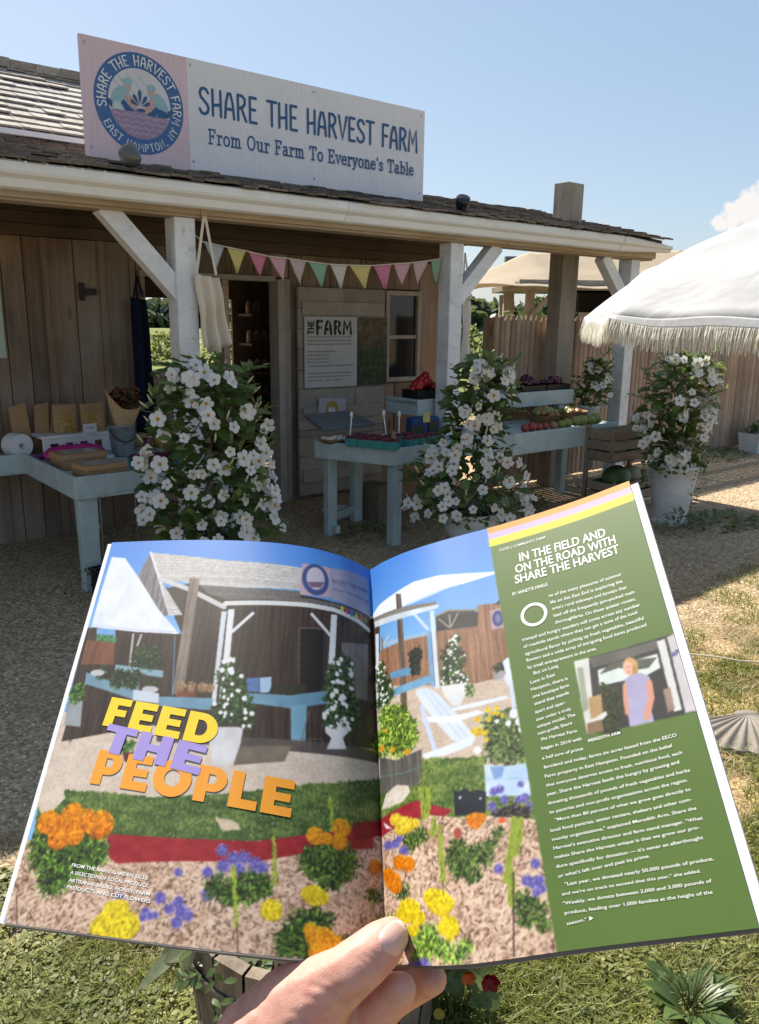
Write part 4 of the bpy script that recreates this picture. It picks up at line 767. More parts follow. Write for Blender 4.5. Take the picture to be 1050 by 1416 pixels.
    for k in range(nflow):
        f, a = cl[k % ncl]; f += r0.uniform(-.06, .06)*1.2; f = min(1.02, max(0, f)); a += r0.uniform(-.45, .45); r_ = rad(f)*r0.uniform(.92, 1.18)+.01; o_ = off(f)
        p = Vector((r_*math.cos(a)+o_[0], r_*math.sin(a)+o_[1], pz+H*f)); d = Vector((math.cos(a), math.sin(a), 0))*.7+b.normalized()*.55+Vector((r0.uniform(-.6, .6), r0.uniform(-.6, .6), r0.uniform(-.15, .55)))
        d, u, v = basis(d, r0.uniform(0, 6.28)); sc = r0.uniform(.62, 1.04)*fscale; o = bpy.data.objects.new('flower', FLW[r0.randrange(4)]); COL.objects.link(o); o.parent = t; mx = Matrix((u*sc, v*sc, d*sc)).transposed().to_4x4(); mx.translation = p; o.matrix_local = mx
    return t
URN = [(0, 0), (.13, 0), (.135, .03), (.10, .06), (.10, .09), (.15, .16), (.205, .28), (.215, .36), (.225, .40), (.24, .415), (.24, .435), (.205, .43)]
def urn(k=1.0, h=.43): return [(r_*k, z*h/.435) for r_, z in URN]
potted('flowering_plant', 'tallest dense white flowering plant, in an urn before the porch between the blue tables', (2.13, 4.18, 0), urn(.92, .42), [(0, .33), (.12, .35), (.3, .33), (.5, .34), (.62, .33), (.8, .29), (.95, .23), (1, .13)], 1.44, 900, 96, 3)
potted('flowering_plant', 'white flowering plant climbing before the right porch post, spilling wide at its urn', (4.05, 3.95, 0), urn(.95, .36), [(0, .36), (.08, .42), (.28, .38), (.42, .28), (.55, .19), (.75, .22), (.92, .17), (1, .09)], 1.45, 800, 98, 11)
potted('flowering_plant', 'white flowering plant in a tall white urn out on the gravel under the umbrella fringe', (6.20, 3.66, 0), [(0, 0), (.15, 0), (.155, .03), (.13, .06), (.15, .12), (.185, .38), (.20, .48), (.225, .50), (.225, .525), (.19, .52)], [(0, .17), (.2, .26), (.5, .29), (.8, .27), (.95, .2), (1, .12)], 1.46, 760, 78, 23)
potted('flowering_plant', 'small sunlit white flowering plant standing on the far end of the long blue table', (6.66, 4.92, .754), [(0, 0), (.08, 0), (.11, .12), (.12, .13), (.10, .125)], [(0, .16), (.3, .17), (.6, .13), (.85, .09), (1, .05)], 1.33-.754, 300, 24, 31, ivy=False, lscale=.8, fscale=.85)
# long leafy shoots straying left from the tall plant
def shoot(label, loc, pts, n, seed, L0=.07):
    r0 = random.Random(seed); t = thing('trailing_shoot', label, 'shoot', loc, 0, 'straying shoots'); m_ = MB(); m_.tube(pts, .004, 5); m_.build('stem', M['stem'], t); m_ = MB(); P = [Vector(p) for p in pts]
    for k in range(n):
        u = (k+.5)/n*(len(P)-1); i = min(int(u), len(P)-2); p = P[i].lerp(P[i+1], u-i); a = r0.uniform(0, 6.28); leaf(m_, p, (math.cos(a), math.sin(a)*.6, r0.uniform(-.1, .6)), (0, -.5, 1), L0*r0.uniform(.7, 1.2), L0*.5, .15, r0.uniform(.4, 1))
    m_.build('leaf_set', M['leaf'], t); return t
shoot('leafy shoot straying from the tall plant toward the left table leg', (1.70, 4.40, .28), [(-.06, 0, 0), (.0, 0, .12), (.06, 0, .22), (.16, 0, .28), (.26, 0, .30)], 9, 3)
# small grey trough against the fence at the right edge
t = thing('zinc_trough', 'small white painted trough with dark greens by the fence at the right edge', 'planter', (10.75, 5.18, 0), .05); mb = MB(); a, b, h_ = .20, .24, .26
vs = [(-a, -a*.6, 0), (a*1.6, -a*.6, 0), (a*1.6, a*.6, 0), (-a, a*.6, 0), (-b, -b*.6, h_), (b*1.6, -b*.6, h_), (b*1.6, b*.6, h_), (-b, b*.6, h_)]; mb.add(vs, [(0, 3, 2, 1), (0, 1, 5, 4), (1, 2, 6, 5), (2, 3, 7, 6), (3, 0, 4, 7)]); mb.box((-b-.015, -b*.6-.015, h_), (b*1.6+.015, -b*.6+.012, h_+.02)); mb.build('trough', M['urn'], t); mb = MB()
for k in range(150): p = (rnd.uniform(-.2, .34), rnd.uniform(-.12, .12), h_+rnd.uniform(-.02, .10)); leaf(mb, p, (rnd.uniform(-1, 1), rnd.uniform(-1, 1), rnd.uniform(.2, 1)), (0, 0, 1), .07, .035, .2, rnd.random()*.6)
mb.build('foliage', M['leaf'], t)
# low weeds and trailing greens on the ground
def weed(label, s, n, r_, h_, cnt, seed, L=.05, mat='leaf_ivy', world=False, broad=.5, tl=(0, 1)):
    r0 = random.Random(seed); t = thing('weed_plant', label, 'weeds', (s, n, 0), 0, 'weeds on the gravel', world); m_ = MB()
    for k in range(cnt):
        a = r0.uniform(0, 6.28); q = r_*math.sqrt(r0.random()); p = (q*math.cos(a), q*math.sin(a)*.6, r0.uniform(.0, h_)*(1-.6*q/r_)); leaf(m_, p, (math.cos(a)+r0.uniform(-1, 1), math.sin(a)+r0.uniform(-1, 1), r0.uniform(.1, .9)), (0, 0, 1), L*r0.uniform(.6, 1.3), L*broad, .15, tl[0]+(tl[1]-tl[0])*r0.random())
    m_.build('leaf_mass', M[mat], t); return t
weed('dark trailing greens on the gravel right of the tall urn', 6.55, 3.35, .42, .10, 260, 5, .06); weed('greens climbing the right side of the tall urn', 6.42, 3.62, .12, .40, 110, 6, .045); weed('leafy weeds in front of the tall urn', 5.98, 3.45, .22, .22, 120, 7, .05)
weed('dark weeds under the long table by the old post', 5.4, 4.7, .35, .30, 160, 8, .06, 'leaf'); weed('dark weeds between the urn and the long table legs', 4.75, 4.1, .25, .22, 120, 9, .05, 'leaf'); weed('low weeds under the right table', 3.85, 4.85, .3, .12, 120, 10, .05, 'leaf'); weed('thin weeds at the foot of the left table leg', 1.55, 4.72, .16, .25, 50, 12, .04)
weed('low greens along the foot of the fence near the white trough', 9.9, 5.35, .7, .07, 260, 13, .07); weed('few dry weeds on the gravel below the umbrella', 7.0, 2.95, .45, .05, 90, 14, .05, tl=(.4, 1))
# ================================================================== WHITE FRINGED UMBRELLA
UC = (2.15, 3.86); UR = 1.2; UZ = 1.725
um = thing('garden_umbrella', 'large white garden umbrella with a long cream fringe, at the right edge', 'umbrella', (UC[0], UC[1], 0), 0, None, True)
def cloth_mat(name, col, tr_=.3):
    m = Mat(name, .85, .1); v = m.coord('Object'); m.color(col); tr = m.n('ShaderNodeBsdfTranslucent'); tr.inputs[0].default_value = (*col, 1); mx = m.n('ShaderNodeMixShader'); mx.inputs[0].default_value = tr_; out = m.t.nodes['Material Output']; m.l(m.b.outputs[0], mx.inputs[1]); m.l(tr.outputs[0], mx.inputs[2]); m.l(mx.outputs[0], out.inputs[0]); m.bump(m.noise(v, 2.2, 3, .5, 1.5), .35, .05); return m.m
M['umb'] = cloth_mat('umbrella_cloth', (.50, .50, .50), .12); M['fringe'] = plain('fringe_cotton', (.74, .71, .62), .9, .1, .12, 60)
HT = .51; A0 = R(195)
def rib(k): return A0+k*math.pi/4
def upt(k, u, t):
    """u across one panel, t from tip (0) to edge (1)"""
    a, b = rib(k), rib(k+1); pa = Vector((math.cos(a), math.sin(a), 0)); pb = Vector((math.cos(b), math.sin(b), 0)); p = (pa*(1-u)+pb*u)*UR*t
    s4 = 4*u*(1-u); z = UZ+HT*(1-t**2.0)-.03*s4*t*(1.2-t)*2
    z += .010*math.sin(u*9+k*2+3*t)*s4*t+.05*s4*math.exp(-((t-.83)/.11)**2)
    z += .006*math.sin(17*t+3.5*u+k)*s4*min(1, 3*t)+.006*math.sin(34*t-5*u+2*k)*s4
    return Vector((p.x, p.y, z-.004*s4))
mb = MB()
for k in range(8): mb.grid(lambda u, v, k=k: upt(k, u, v), 20, 26)
mb.build('canopy', M['umb'], um, solid=.003)
mb = MB()
def vdrop(u): return .012+.030*(4*u*(1-u))**.8
for k in range(8):
    def fn(u, v, k=k):
        p = upt(k, u, 1.0); q = p-Vector((0, 0, vdrop(u)*v)); e = 1+.012*v; return Vector((q.x*e, q.y*e, q.z+.001))
    mb.grid(fn, 24, 5)
mb.build('valance', M['umb'], um, solid=.003)
mb = MB()
for k in range(8):
    n = 480
    for i in range(n):
        u = (i+rnd.uniform(-.3, .3)+.5)/n; p = upt(k, u, 1.0); q = Vector((p.x*1.013, p.y*1.013, p.z-vdrop(u)+.004)); L = rnd.uniform(.070, .108); tx = Vector((-math.sin(rib(k)+.39), math.cos(rib(k)+.39), 0)); rd = Vector((math.cos(rib(k)+.39), math.sin(rib(k)+.39), 0)); w_ = rnd.uniform(.0012, .0024); sw = rnd.gauss(0, .009); ou = rnd.uniform(-.012, .014)
        m_ = q+tx*sw*.4+rd*ou-Vector((0, 0, L*.5)); e = q+tx*sw+rd*ou*1.3-Vector((0, 0, L)); mb.add([q-tx*w_, q+tx*w_, m_+tx*w_, m_-tx*w_, e+tx*w_*.8, e-tx*w_*.8, m_+rd*w_*1.5], [(0, 1, 2, 3), (3, 2, 4, 5), (0, 1, 6), (6, 4, 5)], rnd.uniform(.75, 1.2))
mb.build('fringe', M['fringe'], um)
for k in range(8):
    mb = MB(); mb.tube([Vector((0, 0, UZ+HT-.06))]+[upt(k, 0, t)-Vector((0, 0, .02)) for t in (.2, .5, .8, 1.0)], .008, 6); mb.build('rib', M['post_old'], um)
mb = MB(); mb.tube([(0, 0, 0), (0, 0, UZ+HT)], .022, 12); mb.ball((0, 0, UZ+HT+.03), .035, 12); mb.build('pole', M['post_old'], um)
# ================================================================== FENCE
fe = thing('picket_fence', 'tall brown wooden picket fence behind the porch and the gravel yard', 'fence', (5.90, 5.55, 0)); mb = MB(); x = 0
while x < 12:
    w_ = rnd.uniform(.066, .082); zt = 1.74+rnd.uniform(-.015, .015); y_ = rnd.uniform(-.006, .006); n = 6
    pr = [(x+w_/2-w_/2*math.cos(math.pi*i/n), y_-.026*math.sin(math.pi*i/n)) for i in range(n+1)]+[(x+w_, y_+.012), (x, y_+.012)]
    cx = x+w_/2; m0 = len(pr); vs = [(a, b, .02) for a, b in pr]+[(a, b, zt-.05) for a, b in pr]+[(cx+(a-cx)*.35, b*.4+y_*.6, zt) for a, b in pr]
    mb.add(vs, [(i, (i+1) % m0, m0+(i+1) % m0, m0+i) for i in range(m0)]+[(m0+i, m0+(i+1) % m0, 2*m0+(i+1) % m0, 2*m0+i) for i in range(m0)]+[tuple(range(2*m0, 3*m0))], rt(.78, 1.15)); x += w_+.006
mb.build('picket_wall', M['fence'], fe)
for z in (.3, 1.0, 1.55): mb = MB(); mb.box((0, .02, z), (12, .06, z+.09)); mb.build('rail', M['fence_x'], fe)
for x in (0.02, 2.4, 4.8, 7.2, 9.6): m_ = MB(); m_.box((x, .065, 0), (x+.1, .165, 1.72)); m_.build('fence_post', M['fence'], fe)
# tall old post through the porch roof
t = thing('timber_post', 'tall weathered timber post standing behind the table and rising through the porch roof', 'post', (6.53, 5.26, 0)); mb = MB(); mb.box((0, 0, 0), (.25, .17, 3.0)); mb.build('timber', M['post_old'], t, .008)
# ================================================================== SHELTER AND SAIL BEYOND THE FENCE
def P(x, y, z): return Vector((x, y, z))
sh = thing('shelter', 'open timber shelter with a low flat roof seen beyond the picket fence', 'shelter', (2.0, 12.0, 0), 0, None, True)
mb = MB(); mb.box((-.02, 0, 2.13), (4.6, .06, 2.27)); mb.box((-.02, 0.061, 2.16), (4.6, 3.0, 2.25), .6); mb.build('roof', M['post_old'], sh)
for x in (.11, 2.3, 4.4):
    for y_ in (.08, 2.8):
        m_ = MB(); m_.box((x, y_, 0), (x+.12, y_+.12, 2.128)); m_.build('post', M['post_old'], sh)
m_ = MB(); m_.bar((.14, .04, 1.70), (.50, .04, 2.12), .06, .07, up=(0, 1, 0)); m_.build('brace', M['post_old'], sh)
m_ = MB(); m_.box((1.0, .5, 1.1), (4.4, .56, 1.82), .9); m_.build('board_wall', plain('pale_boards', (.42, .38, .32), .8), sh)
m_ = MB(); m_.box((1.0, .6, 1.83), (4.4, 2.9, 2.12)); m_.build('dark_infill', plain('infill_black', (.012, .011, .01), .9), sh)  # solid near-black block filling the space under the shelter roof
sl_ = thing('shade_sail', 'tan fabric shade sail stretched above the shelter beyond the fence', 'shade sail', (1.3, 11.6, 2.05), 0, None, True); mb = MB()
def fn(u, v):
    x = 3.6*u; top = .62*min(1, (u/.30))**.8 if u < .3 else .62; z0_ = .14-.08*math.sin(3.14*u); z = z0_*(1-v)+(z0_+.10+(top-.05)*1.0)*v+(-.07*math.sin(3.14159*v))-.02*math.cos(40*u+6*v)*.3; return (x+.05, 2.3*v, z+.03*math.sin(14*v+2*u)*(1-v))
mb.grid(fn, 40, 26); mb.build('fabric', cloth_mat('tan_sail', (.50, .42, .32), .35), sl_, solid=.004)
t = thing('timber_post', 'slim timber post with a cap holding the left tip of the shade sail', 'post', (2.08, 14.1, 0), 0, None, True); mb = MB(); mb.box((0, 0, 0), (.17, .14, 2.66)); mb.build('timber', M['post_old'], t); mb = MB(); mb.box((-.012, -.012, 2.66), (.182, .152, 2.74)); mb.build('cap', plain('green_grey_cap', (.16, .20, .18), .7), t)
# wire deer fence and vine beyond
t = thing('vine_bush', 'light green vine growing beyond the left end of the picket fence', 'bush', (1.45, 9.5, 0), 0, None, True); mb = MB()
for k in range(210):
    a = rnd.uniform(0, 6.28); z = rnd.uniform(.1, 1.85); r_ = .42*math.sqrt(rnd.random())*(1-.35*z/2); leaf(mb, (r_*math.cos(a)+.12*math.sin(4*z), r_*math.sin(a), z), (rnd.uniform(-1, 1), rnd.uniform(-1, 1), rnd.uniform(-.3, 1)), (0, -.4, 1), .10, .07, .2, rnd.uniform(.5, 1))
mb.build('foliage', M['leaf_ivy'], t)
# ================================================================== FAR FIELD AND TREES
def foliage_mass(name, boxes, n, L, mats, kind='stuff', seed=1):
    """boxes: (cx, cy, rx, ry, h) lumps; leaf clumps spread through their volume"""
    g = np.random.default_rng(seed); mb = MB(); tot = sum(b[2]*b[4] for b in boxes)
    for (cx, cy, rx, ry, h_) in boxes:
        for k in range(int(n*rx*h_/tot)):
            a = g.uniform(0, 6.28); q = math.sqrt(g.random()); z = h_*g.random()**.8; sh_ = math.sqrt(max(.05, 1-(z/h_)**2.2)); p = Vector((cx+rx*q*sh_*math.cos(a), cy+ry*q*sh_*math.sin(a), z)); d = Vector((g.uniform(-1, 1), g.uniform(-1, 1), g.uniform(-.5, 1))); leaf(mb, p, d, (g.uniform(-1, 1), g.uniform(-1, 1), 1), L*g.uniform(.6, 1.4), L*.8, .3, g.random())
    o = mb.build(name, mats); return tag(o, None, None, None, kind)
fm = leafy('far_tree_leaf', (.045, .085, .055), (.10, .15, .085), .2, .6); hm = leafy('meadow_leaf', (.10, .15, .035), (.24, .28, .09), .35, .6)
g0 = np.random.default_rng(3); bx = []
for k in range(46): x = -75+3.4*k+g0.uniform(-1, 1); bx.append((x, 118+g0.uniform(-6, 6), g0.uniform(3, 5), 4, g0.uniform(2.6, 4.6)))
tw_ = foliage_mass('far_wood', bx, 15000, 1.5, fm, seed=4)
hb = []
for k in range(34): hb.append((-24+1.6*k+g0.uniform(-.6, .6), 33+g0.uniform(-4, 4), g0.uniform(.8, 1.6), 1.2, g0.uniform(.7, 1.45)))
hd = foliage_mass('field_crop', hb, 13000, .22, hm, seed=5)
# ================================================================== GROUND
def ground_mat():
    m = Mat('gravel_and_grass', .95, .1); v = m.coord('Object')
    vo = m.n('ShaderNodeTexVoronoi'); vo.inputs['Scale'].default_value = 62; m.l(v, vo.inputs['Vector']); vo2 = m.n('ShaderNodeTexVoronoi'); vo2.inputs['Scale'].default_value = 24; m.l(v, vo2.inputs['Vector'])
    sp = m.n('ShaderNodeSeparateColor'); m.l(vo.outputs['Color'], sp.inputs[0]); big = m.noise(v, 1.1, 4)
    grav = m.ramp(sp.outputs[0], [(.0, (.20, .155, .115)), (.45, (.37, .30, .225)), (.8, (.50, .42, .33)), (1, (.62, .56, .47))]); grav = m.mix(grav, (.30, .24, .17), m.ramp(big, [(.4, (0, 0, 0)), (.75, (.6, .6, .6))]))
    fine = m.noise(v, 90, 5, .7); straw = m.ramp(fine, [(.3, (.20, .145, .08)), (.5, (.42, .33, .20)), (.75, (.60, .50, .33))])
    soil = m.ramp(fine, [(.3, (.05, .06, .02)), (.6, (.12, .12, .045)), (.8, (.22, .19, .09))])
    pat = m.noise(v, 2.3, 5, .65, .4); lawn = m.mix(soil, straw, m.ramp(pat, [(.44, (0, 0, 0)), (.56, (1, 1, 1))]))
    # distance from the shop front decides gravel or lawn
    dt = m.n('ShaderNodeVectorMath', operation='DOT_PRODUCT'); m.l(v, dt.inputs[0]); dt.inputs[1].default_value = IV; edge = m.math('MULTIPLY_ADD', pat, .9); m.t.nodes[-1].inputs[2].default_value = 0; dd = m.math('ADD', dt.outputs['Value'], edge)
    sx = m.n('ShaderNodeSeparateXYZ'); m.l(v, sx.inputs[0])
    fac = m.ramp(m.math('MULTIPLY', dd, .2), [(.44, (0, 0, 0)), (.53, (1, 1, 1))]); near = m.mix(lawn, grav, fac)
    far = m.ramp(m.noise(v, .25, 3), [(.35, (.10, .13, .035)), (.65, (.22, .23, .085))]); ff = m.ramp(m.math('MULTIPLY', sx.outputs[1], .05), [(.62, (0, 0, 0)), (.80, (1, 1, 1))])
    warm = m.mix(near, (1.10, 1.0, .84), 1.0, 'MULTIPLY'); m.color(m.mix(warm, far, ff)); h = m.math('ADD', m.math('MULTIPLY', vo.outputs['Distance'], -1.0), m.math('MULTIPLY', fine, .4)); m.bump(h, .9, .012); return m.m
mb = MB(); X = [-900, -60, -12, -5, 0, 5, 12, 60, 900]; Y = [-300, -20, -3, 0, 4, 8, 20, 80, 1800]
mb.add([(x, y, 0) for y in Y for x in X], [(j*9+i, j*9+i+1, (j+1)*9+i+1, (j+1)*9+i) for j in range(8) for i in range(8)]); gr = mb.build('ground', ground_mat()); tag(gr, None, None, None, 'structure')
def soup(name, V, Fc, mat, tint=None):
    me = bpy.data.meshes.new(name); nv = len(V); nf = len(Fc); k = Fc.shape[1]; me.vertices.add(nv); me.vertices.foreach_set('co', V.astype(np.float32).ravel()); me.loops.add(nf*k); me.loops.foreach_set('vertex_index', Fc.astype(np.int32).ravel()); me.polygons.add(nf); me.polygons.foreach_set('loop_start', np.arange(0, nf*k, k, dtype=np.int32)); me.polygons.foreach_set('loop_total', np.full(nf, k, dtype=np.int32)); me.update(calc_edges=True)
    if tint is not None: at = me.attributes.new('tint', 'FLOAT', 'FACE'); at.data.foreach_set('value', tint.astype(np.float32))
    me.materials.append(mat); o = bpy.data.objects.new(name, me); COL.objects.link(o); return tag(o, None, None, None, 'stuff')
def vnoise(x, y, sc, seed):
    g = np.random.default_rng(seed); T = g.random((64, 64)); x = x*sc+100; y = y*sc+100; xi = np.floor(x).astype(int); yi = np.floor(y).astype(int); fx = x-xi; fy = y-yi; fx = fx*fx*(3-2*fx); fy = fy*fy*(3-2*fy); A = lambda i, j: T[(xi+i) % 64, (yi+j) % 64]
    return (A(0, 0)*(1-fx)+A(1, 0)*fx)*(1-fy)+(A(0, 1)*(1-fx)+A(1, 1)*fx)*fy
def wedge(n, y0, y1, seed, pw=1.4):
    g = np.random.default_rng(seed); y = y0+(y1-y0)*g.random(n)**pw; x = (g.random(n)*2-1)*(.52*y+.25); return x, y, g
def npos(x, y): return x*IV.x+y*IV.y
# pebbles of the gravel yard
x, y, g = wedge(26000, 2.2, 9.0, 21, 1.5); nn = npos(x, y); keep = (nn > 2.25+.5*vnoise(x, y, 1.5, 2)) & (nn < 5.5); x, y = x[keep], y[keep]; n = len(x)
oc = np.array([(1, 0, 0), (0, 1, 0), (-1, 0, 0), (0, -1, 0), (0, 0, 1)], float); a = g.random(n)*6.28; r_ = .004+.007*g.random(n)**2; V = np.zeros((n, 5, 3)); ca, sa = np.cos(a), np.sin(a)
for k in range(5): jx = oc[k, 0]*(.8+.5*g.random(n)); jy = oc[k, 1]*(.6+.5*g.random(n)); V[:, k, 0] = x+r_*(jx*ca-jy*sa); V[:, k, 1] = y+r_*(jx*sa+jy*ca); V[:, k, 2] = r_*.75*oc[k, 2]+.0005
F = np.array([(0, 1, 4), (1, 2, 4), (2, 3, 4), (3, 0, 4)]); F = (F[None]+5*np.arange(n)[:, None, None]).reshape(-1, 3); soup('gravel_stones', V.reshape(-1, 3), F, plain('pebble', (.44, .36, .26), .9, .2, .2, 40), np.repeat(.45+1.0*g.random(n), 4))
# grass blades
def blades(name, x, y, g, h0, h1, w_, mat, lean=.6, tmin=0, tmax=1, z0=0):
    n = len(x); a = g.random(n)*6.28; L = h0+(h1-h0)*g.random(n); le = lean*(.3+g.random(n)); dx, dy = np.cos(a), np.sin(a); px, py = -dy, dx; V = np.zeros((n, 5, 3)); wd = w_*(.6+.8*g.random(n))
    for k, (t, s) in enumerate(((0, -1), (0, 1), (.55, -.8), (.55, .8), (1, 0))):
        o = le*L*t*t; V[:, k, 0] = x+dx*o+px*wd*s; V[:, k, 1] = y+dy*o+py*wd*s; V[:, k, 2] = L*t*(1-.35*le*t)+z0
    F = np.array([(0, 1, 3), (0, 3, 2), (2, 3, 4)]); F = (F[None]+5*np.arange(n)[:, None, None]).reshape(-1, 3); return soup(name, V.reshape(-1, 3), F, mat, np.repeat(tmin+(tmax-tmin)*g.random(n), 3))
gm_ = leafy('grass_blade', (.09, .12, .025), (.30, .31, .085), .38, .5); sm_ = leafy('dry_straw', (.28, .21, .11), (.52, .43, .27), .2, .7)
x, y, g = wedge(150000, 1.25, 5.6, 31, 1.7); nn = npos(x, y); dens = vnoise(x, y, 2.6, 7)*.6+vnoise(x, y, 7, 8)*.4; left = np.clip((-.35-x)*2, 0, 1)*np.clip((2.3-y), 0, 1); keep = (nn < 2.35-.5*np.clip(-x*1.6, 0, 1)+.4*vnoise(x, y, 2, 9)) & (dens+.35*left+.25*np.clip(2.4-y, 0, 1) > .52); xg, yg = x[keep], y[keep]
blades('lawn_grass', xg, yg, g, .014, .05, .0022, gm_, .9)
k3 = (yg < 2.2) & (g.random(len(xg)) < .35); blades('tall_grass', xg[k3], yg[k3], g, .03, .085, .0018, gm_, 1.1)
keep2 = (nn < 2.6) & (dens < .56) & (g.random(len(x)) < .55); blades('dry_grass', x[keep2], y[keep2], g, .012, .045, .0014, sm_, 1.7)
# clover and small round leaves, thick at the lower left
x, y, g = wedge(95000, 1.3, 2.15, 41, 1.0); dens = vnoise(x, y, 3.2, 17); keep = (dens+np.clip((-.2-x)*1.5, 0, .5) > .60+.8*np.clip(y-1.85, 0, 1)) & (vnoise(x, y, 11, 18) > .33); x, y = x[keep], y[keep]; n = len(x); V = np.zeros((n, 6, 3)); a = g.random(n)*6.28; r_ = .0018+.0075*g.random(n)**2.2; z = .004+.030*g.random(n); tx = (g.random(n)-.5)*.9; ty = (g.random(n)-.5)*.9
for k in range(6): c = np.cos(a+1.047*k)*r_*(1 if k % 3 else 1.25); s = np.sin(a+1.047*k)*r_*(1 if k % 3 else 1.25); V[:, k, 0] = x+c; V[:, k, 1] = y+s; V[:, k, 2] = z+c*tx+s*ty
F = (np.arange(6)[None]+6*np.arange(n)[:, None]); soup('clover', V.reshape(-1, 3), F, leafy('clover_leaf', (.095, .115, .03), (.30, .30, .10), .32, .5), np.clip(.6*g.random(n)+.8*(vnoise(x, y, 6, 19)-.3), 0, 1))
# fallen leaves
x, y, g = wedge(70, 1.6, 5, 51, 1.2); keep = npos(x, y) < 2.5; x, y = x[keep], y[keep]
lm_ = plain('fallen_leaf', (.28, .13, .05), .8, .2, .3)
mb = MB()
for a_, b_ in zip(x, y): leaf(mb, (a_, b_, .012), (rnd.uniform(-1, 1), rnd.uniform(-1, 1), .1), (rnd.uniform(-.4, .4), rnd.uniform(-.4, .4), 1), .035, .02, .3, rt(.7, 1.3))
o = mb.build('fallen_leaves', lm_); tag(o, None, None, None, 'stuff')
# ------------------------------------------------ scallop shell stepping stone
ss = thing('shell_stone', 'fan-shaped grey stone like a scallop shell lying in the grass at the right edge', 'stepping stone', (1.62, 3.02, 0), 0, None, True); mb = MB()
def fn(u, v):
    a = R(190)+R(160)*u; w_ = math.sin(2*math.pi*u*15); r_ = .36*v*(1+.025*w_*v); return (r_*math.cos(a), .16+r_*math.sin(a)*.8, .016+.028*(1-v**2)+.010*w_*v*(v < .995))
mb.grid(fn, 130, 14); mb.grid(lambda u, v: (lambda p: (p[0]*(1+.02*v), .16+(p[1]-.16)*(1+.02*v), p[2]*(1-v)-.01*v))(fn(u, 1.0)), 130, 2); mb.ball((0, .17, .035), .045, 14, 1, 0, (1.3, .6, .35))
mb.build('shell', paint('cast_stone', (.24, .215, .185), .9, .25, 9, worn=(.22, .18, .14), bump=.4), ss)
t = thing('garden_twine', 'pale length of twine lying across the dry grass at the right', 'twine', (1.75, 3.9, .03), 0, None, True); mb = MB(); mb.tube([(-.5+.12*k, .03*math.sin(k*.9)-.02*k, .004*math.sin(2*k)) for k in range(10)], .004, 6); mb.build('twine', M['canvas'], t)
# ------------------------------------------------ half-barrel planter under the magazine
bl = thing('barrel_planter', 'grey weathered half-barrel planter in the grass below the magazine', 'planter', (-.14, 1.62, 0), 0, None, True); mb = MB(); ns = 22; M['barrel'] = wood('barrel_staves', (.13, .10, .075), (.27, .22, .165), 'z', bump=.5)
for k in range(ns):
    a0 = 6.28318*k/ns+.012; a1 = 6.28318*(k+1)/ns-.012; tn = rt(.7, 1.15); lv = [(.0, .255), (.12, .285), (.28, .30), (.40, .298)]
    vs = [(r_*math.cos(a), r_*math.sin(a), z) for z, r_ in lv for a in (a0, a1)]+[((r_-.03)*math.cos(a), (r_-.03)*math.sin(a), z) for z, r_ in (lv[-1],) for a in (a0, a1)]+[((.25)*math.cos(a), (.25)*math.sin(a), .30) for a in (a0, a1)]
    mb.add(vs, [(2*i, 2*i+1, 2*i+3, 2*i+2) for i in range(5)], tn)
mb.build('staves', M['barrel'], bl)
mb = MB()
for z, r_ in ((.09, .281), (.31, .3025)): mb.lathe([(r_, z-.018), (r_+.003, z-.015), (r_+.003, z+.015), (r_, z+.018)], n=44)
mb.build('hoop', plain('rusty_hoop', (.12, .10, .085), .6, .4), bl); mb = MB(); mb.lathe([(.26, .33), (0, .35)], n=30); mb.build('soil', plain('potting_soil', (.035, .025, .018), .95), bl)
# plants spilling from the barrel
def spill(name, label, cat, leaves, mats, extra=None):
    t = thing(name, label, cat, (-.14, 1.62, .33), 0, None, True); m_ = MB()
    for p, d, L, wd, tn in leaves: leaf(m_, p, d, (0, -.6, 1), L, wd, .12, tn, 0, .35)
    m_.build('foliage', mats, t); return t
lamb = leafy('woolly_leaf', (.12, .15, .085), (.26, .29, .18), .3, .8)
L_ = []
for k in range(24): a = rnd.uniform(2.7, 3.75); r_ = rnd.uniform(.22, .30); L_.append(((r_*math.cos(a), r_*math.sin(a), rnd.uniform(-.02, .08)), (math.cos(a)*rnd.uniform(.2, 1), math.sin(a)*.6, rnd.uniform(-1.1, .1)), rnd.uniform(.12, .20), rnd.uniform(.026, .040), rnd.uniform(.2, 1)))
for k in range(70): a = rnd.uniform(0, 6.28); r_ = .22*math.sqrt(rnd.random()); L_.append(((r_*math.cos(a), r_*math.sin(a), rnd.uniform(0, .05)), (math.cos(a)+rnd.uniform(-1, 1), math.sin(a)+rnd.uniform(-1, 1), rnd.uniform(.1, .8)), rnd.uniform(.07, .12), rnd.uniform(.025, .04), rnd.uniform(.2, 1)))
spill('sage_plant', 'grey-green long-leaved plant filling the barrel planter and hanging over its left rim', 'plant', L_, lamb)
L_ = []
for k in range(110): a = rnd.uniform(3.5, 4.3); r_ = rnd.uniform(.16, .33); L_.append(((r_*math.cos(a), r_*math.sin(a), rnd.uniform(-.06, .10)), (rnd.uniform(-1, 1), rnd.uniform(-1, .3), rnd.uniform(-.4, .6)), rnd.uniform(.02, .04), .014, rnd.uniform(.2, .9)))
spill('fine_herb', 'fine dark green herb over the front of the barrel planter', 'plant', L_, M['leaf_ivy'])
na = thing('nasturtium', 'nasturtium with round leaves and a dark red bloom right of the barrel planter', 'plant', (.21, 1.62, .06), 0, None, True); mb = MB()
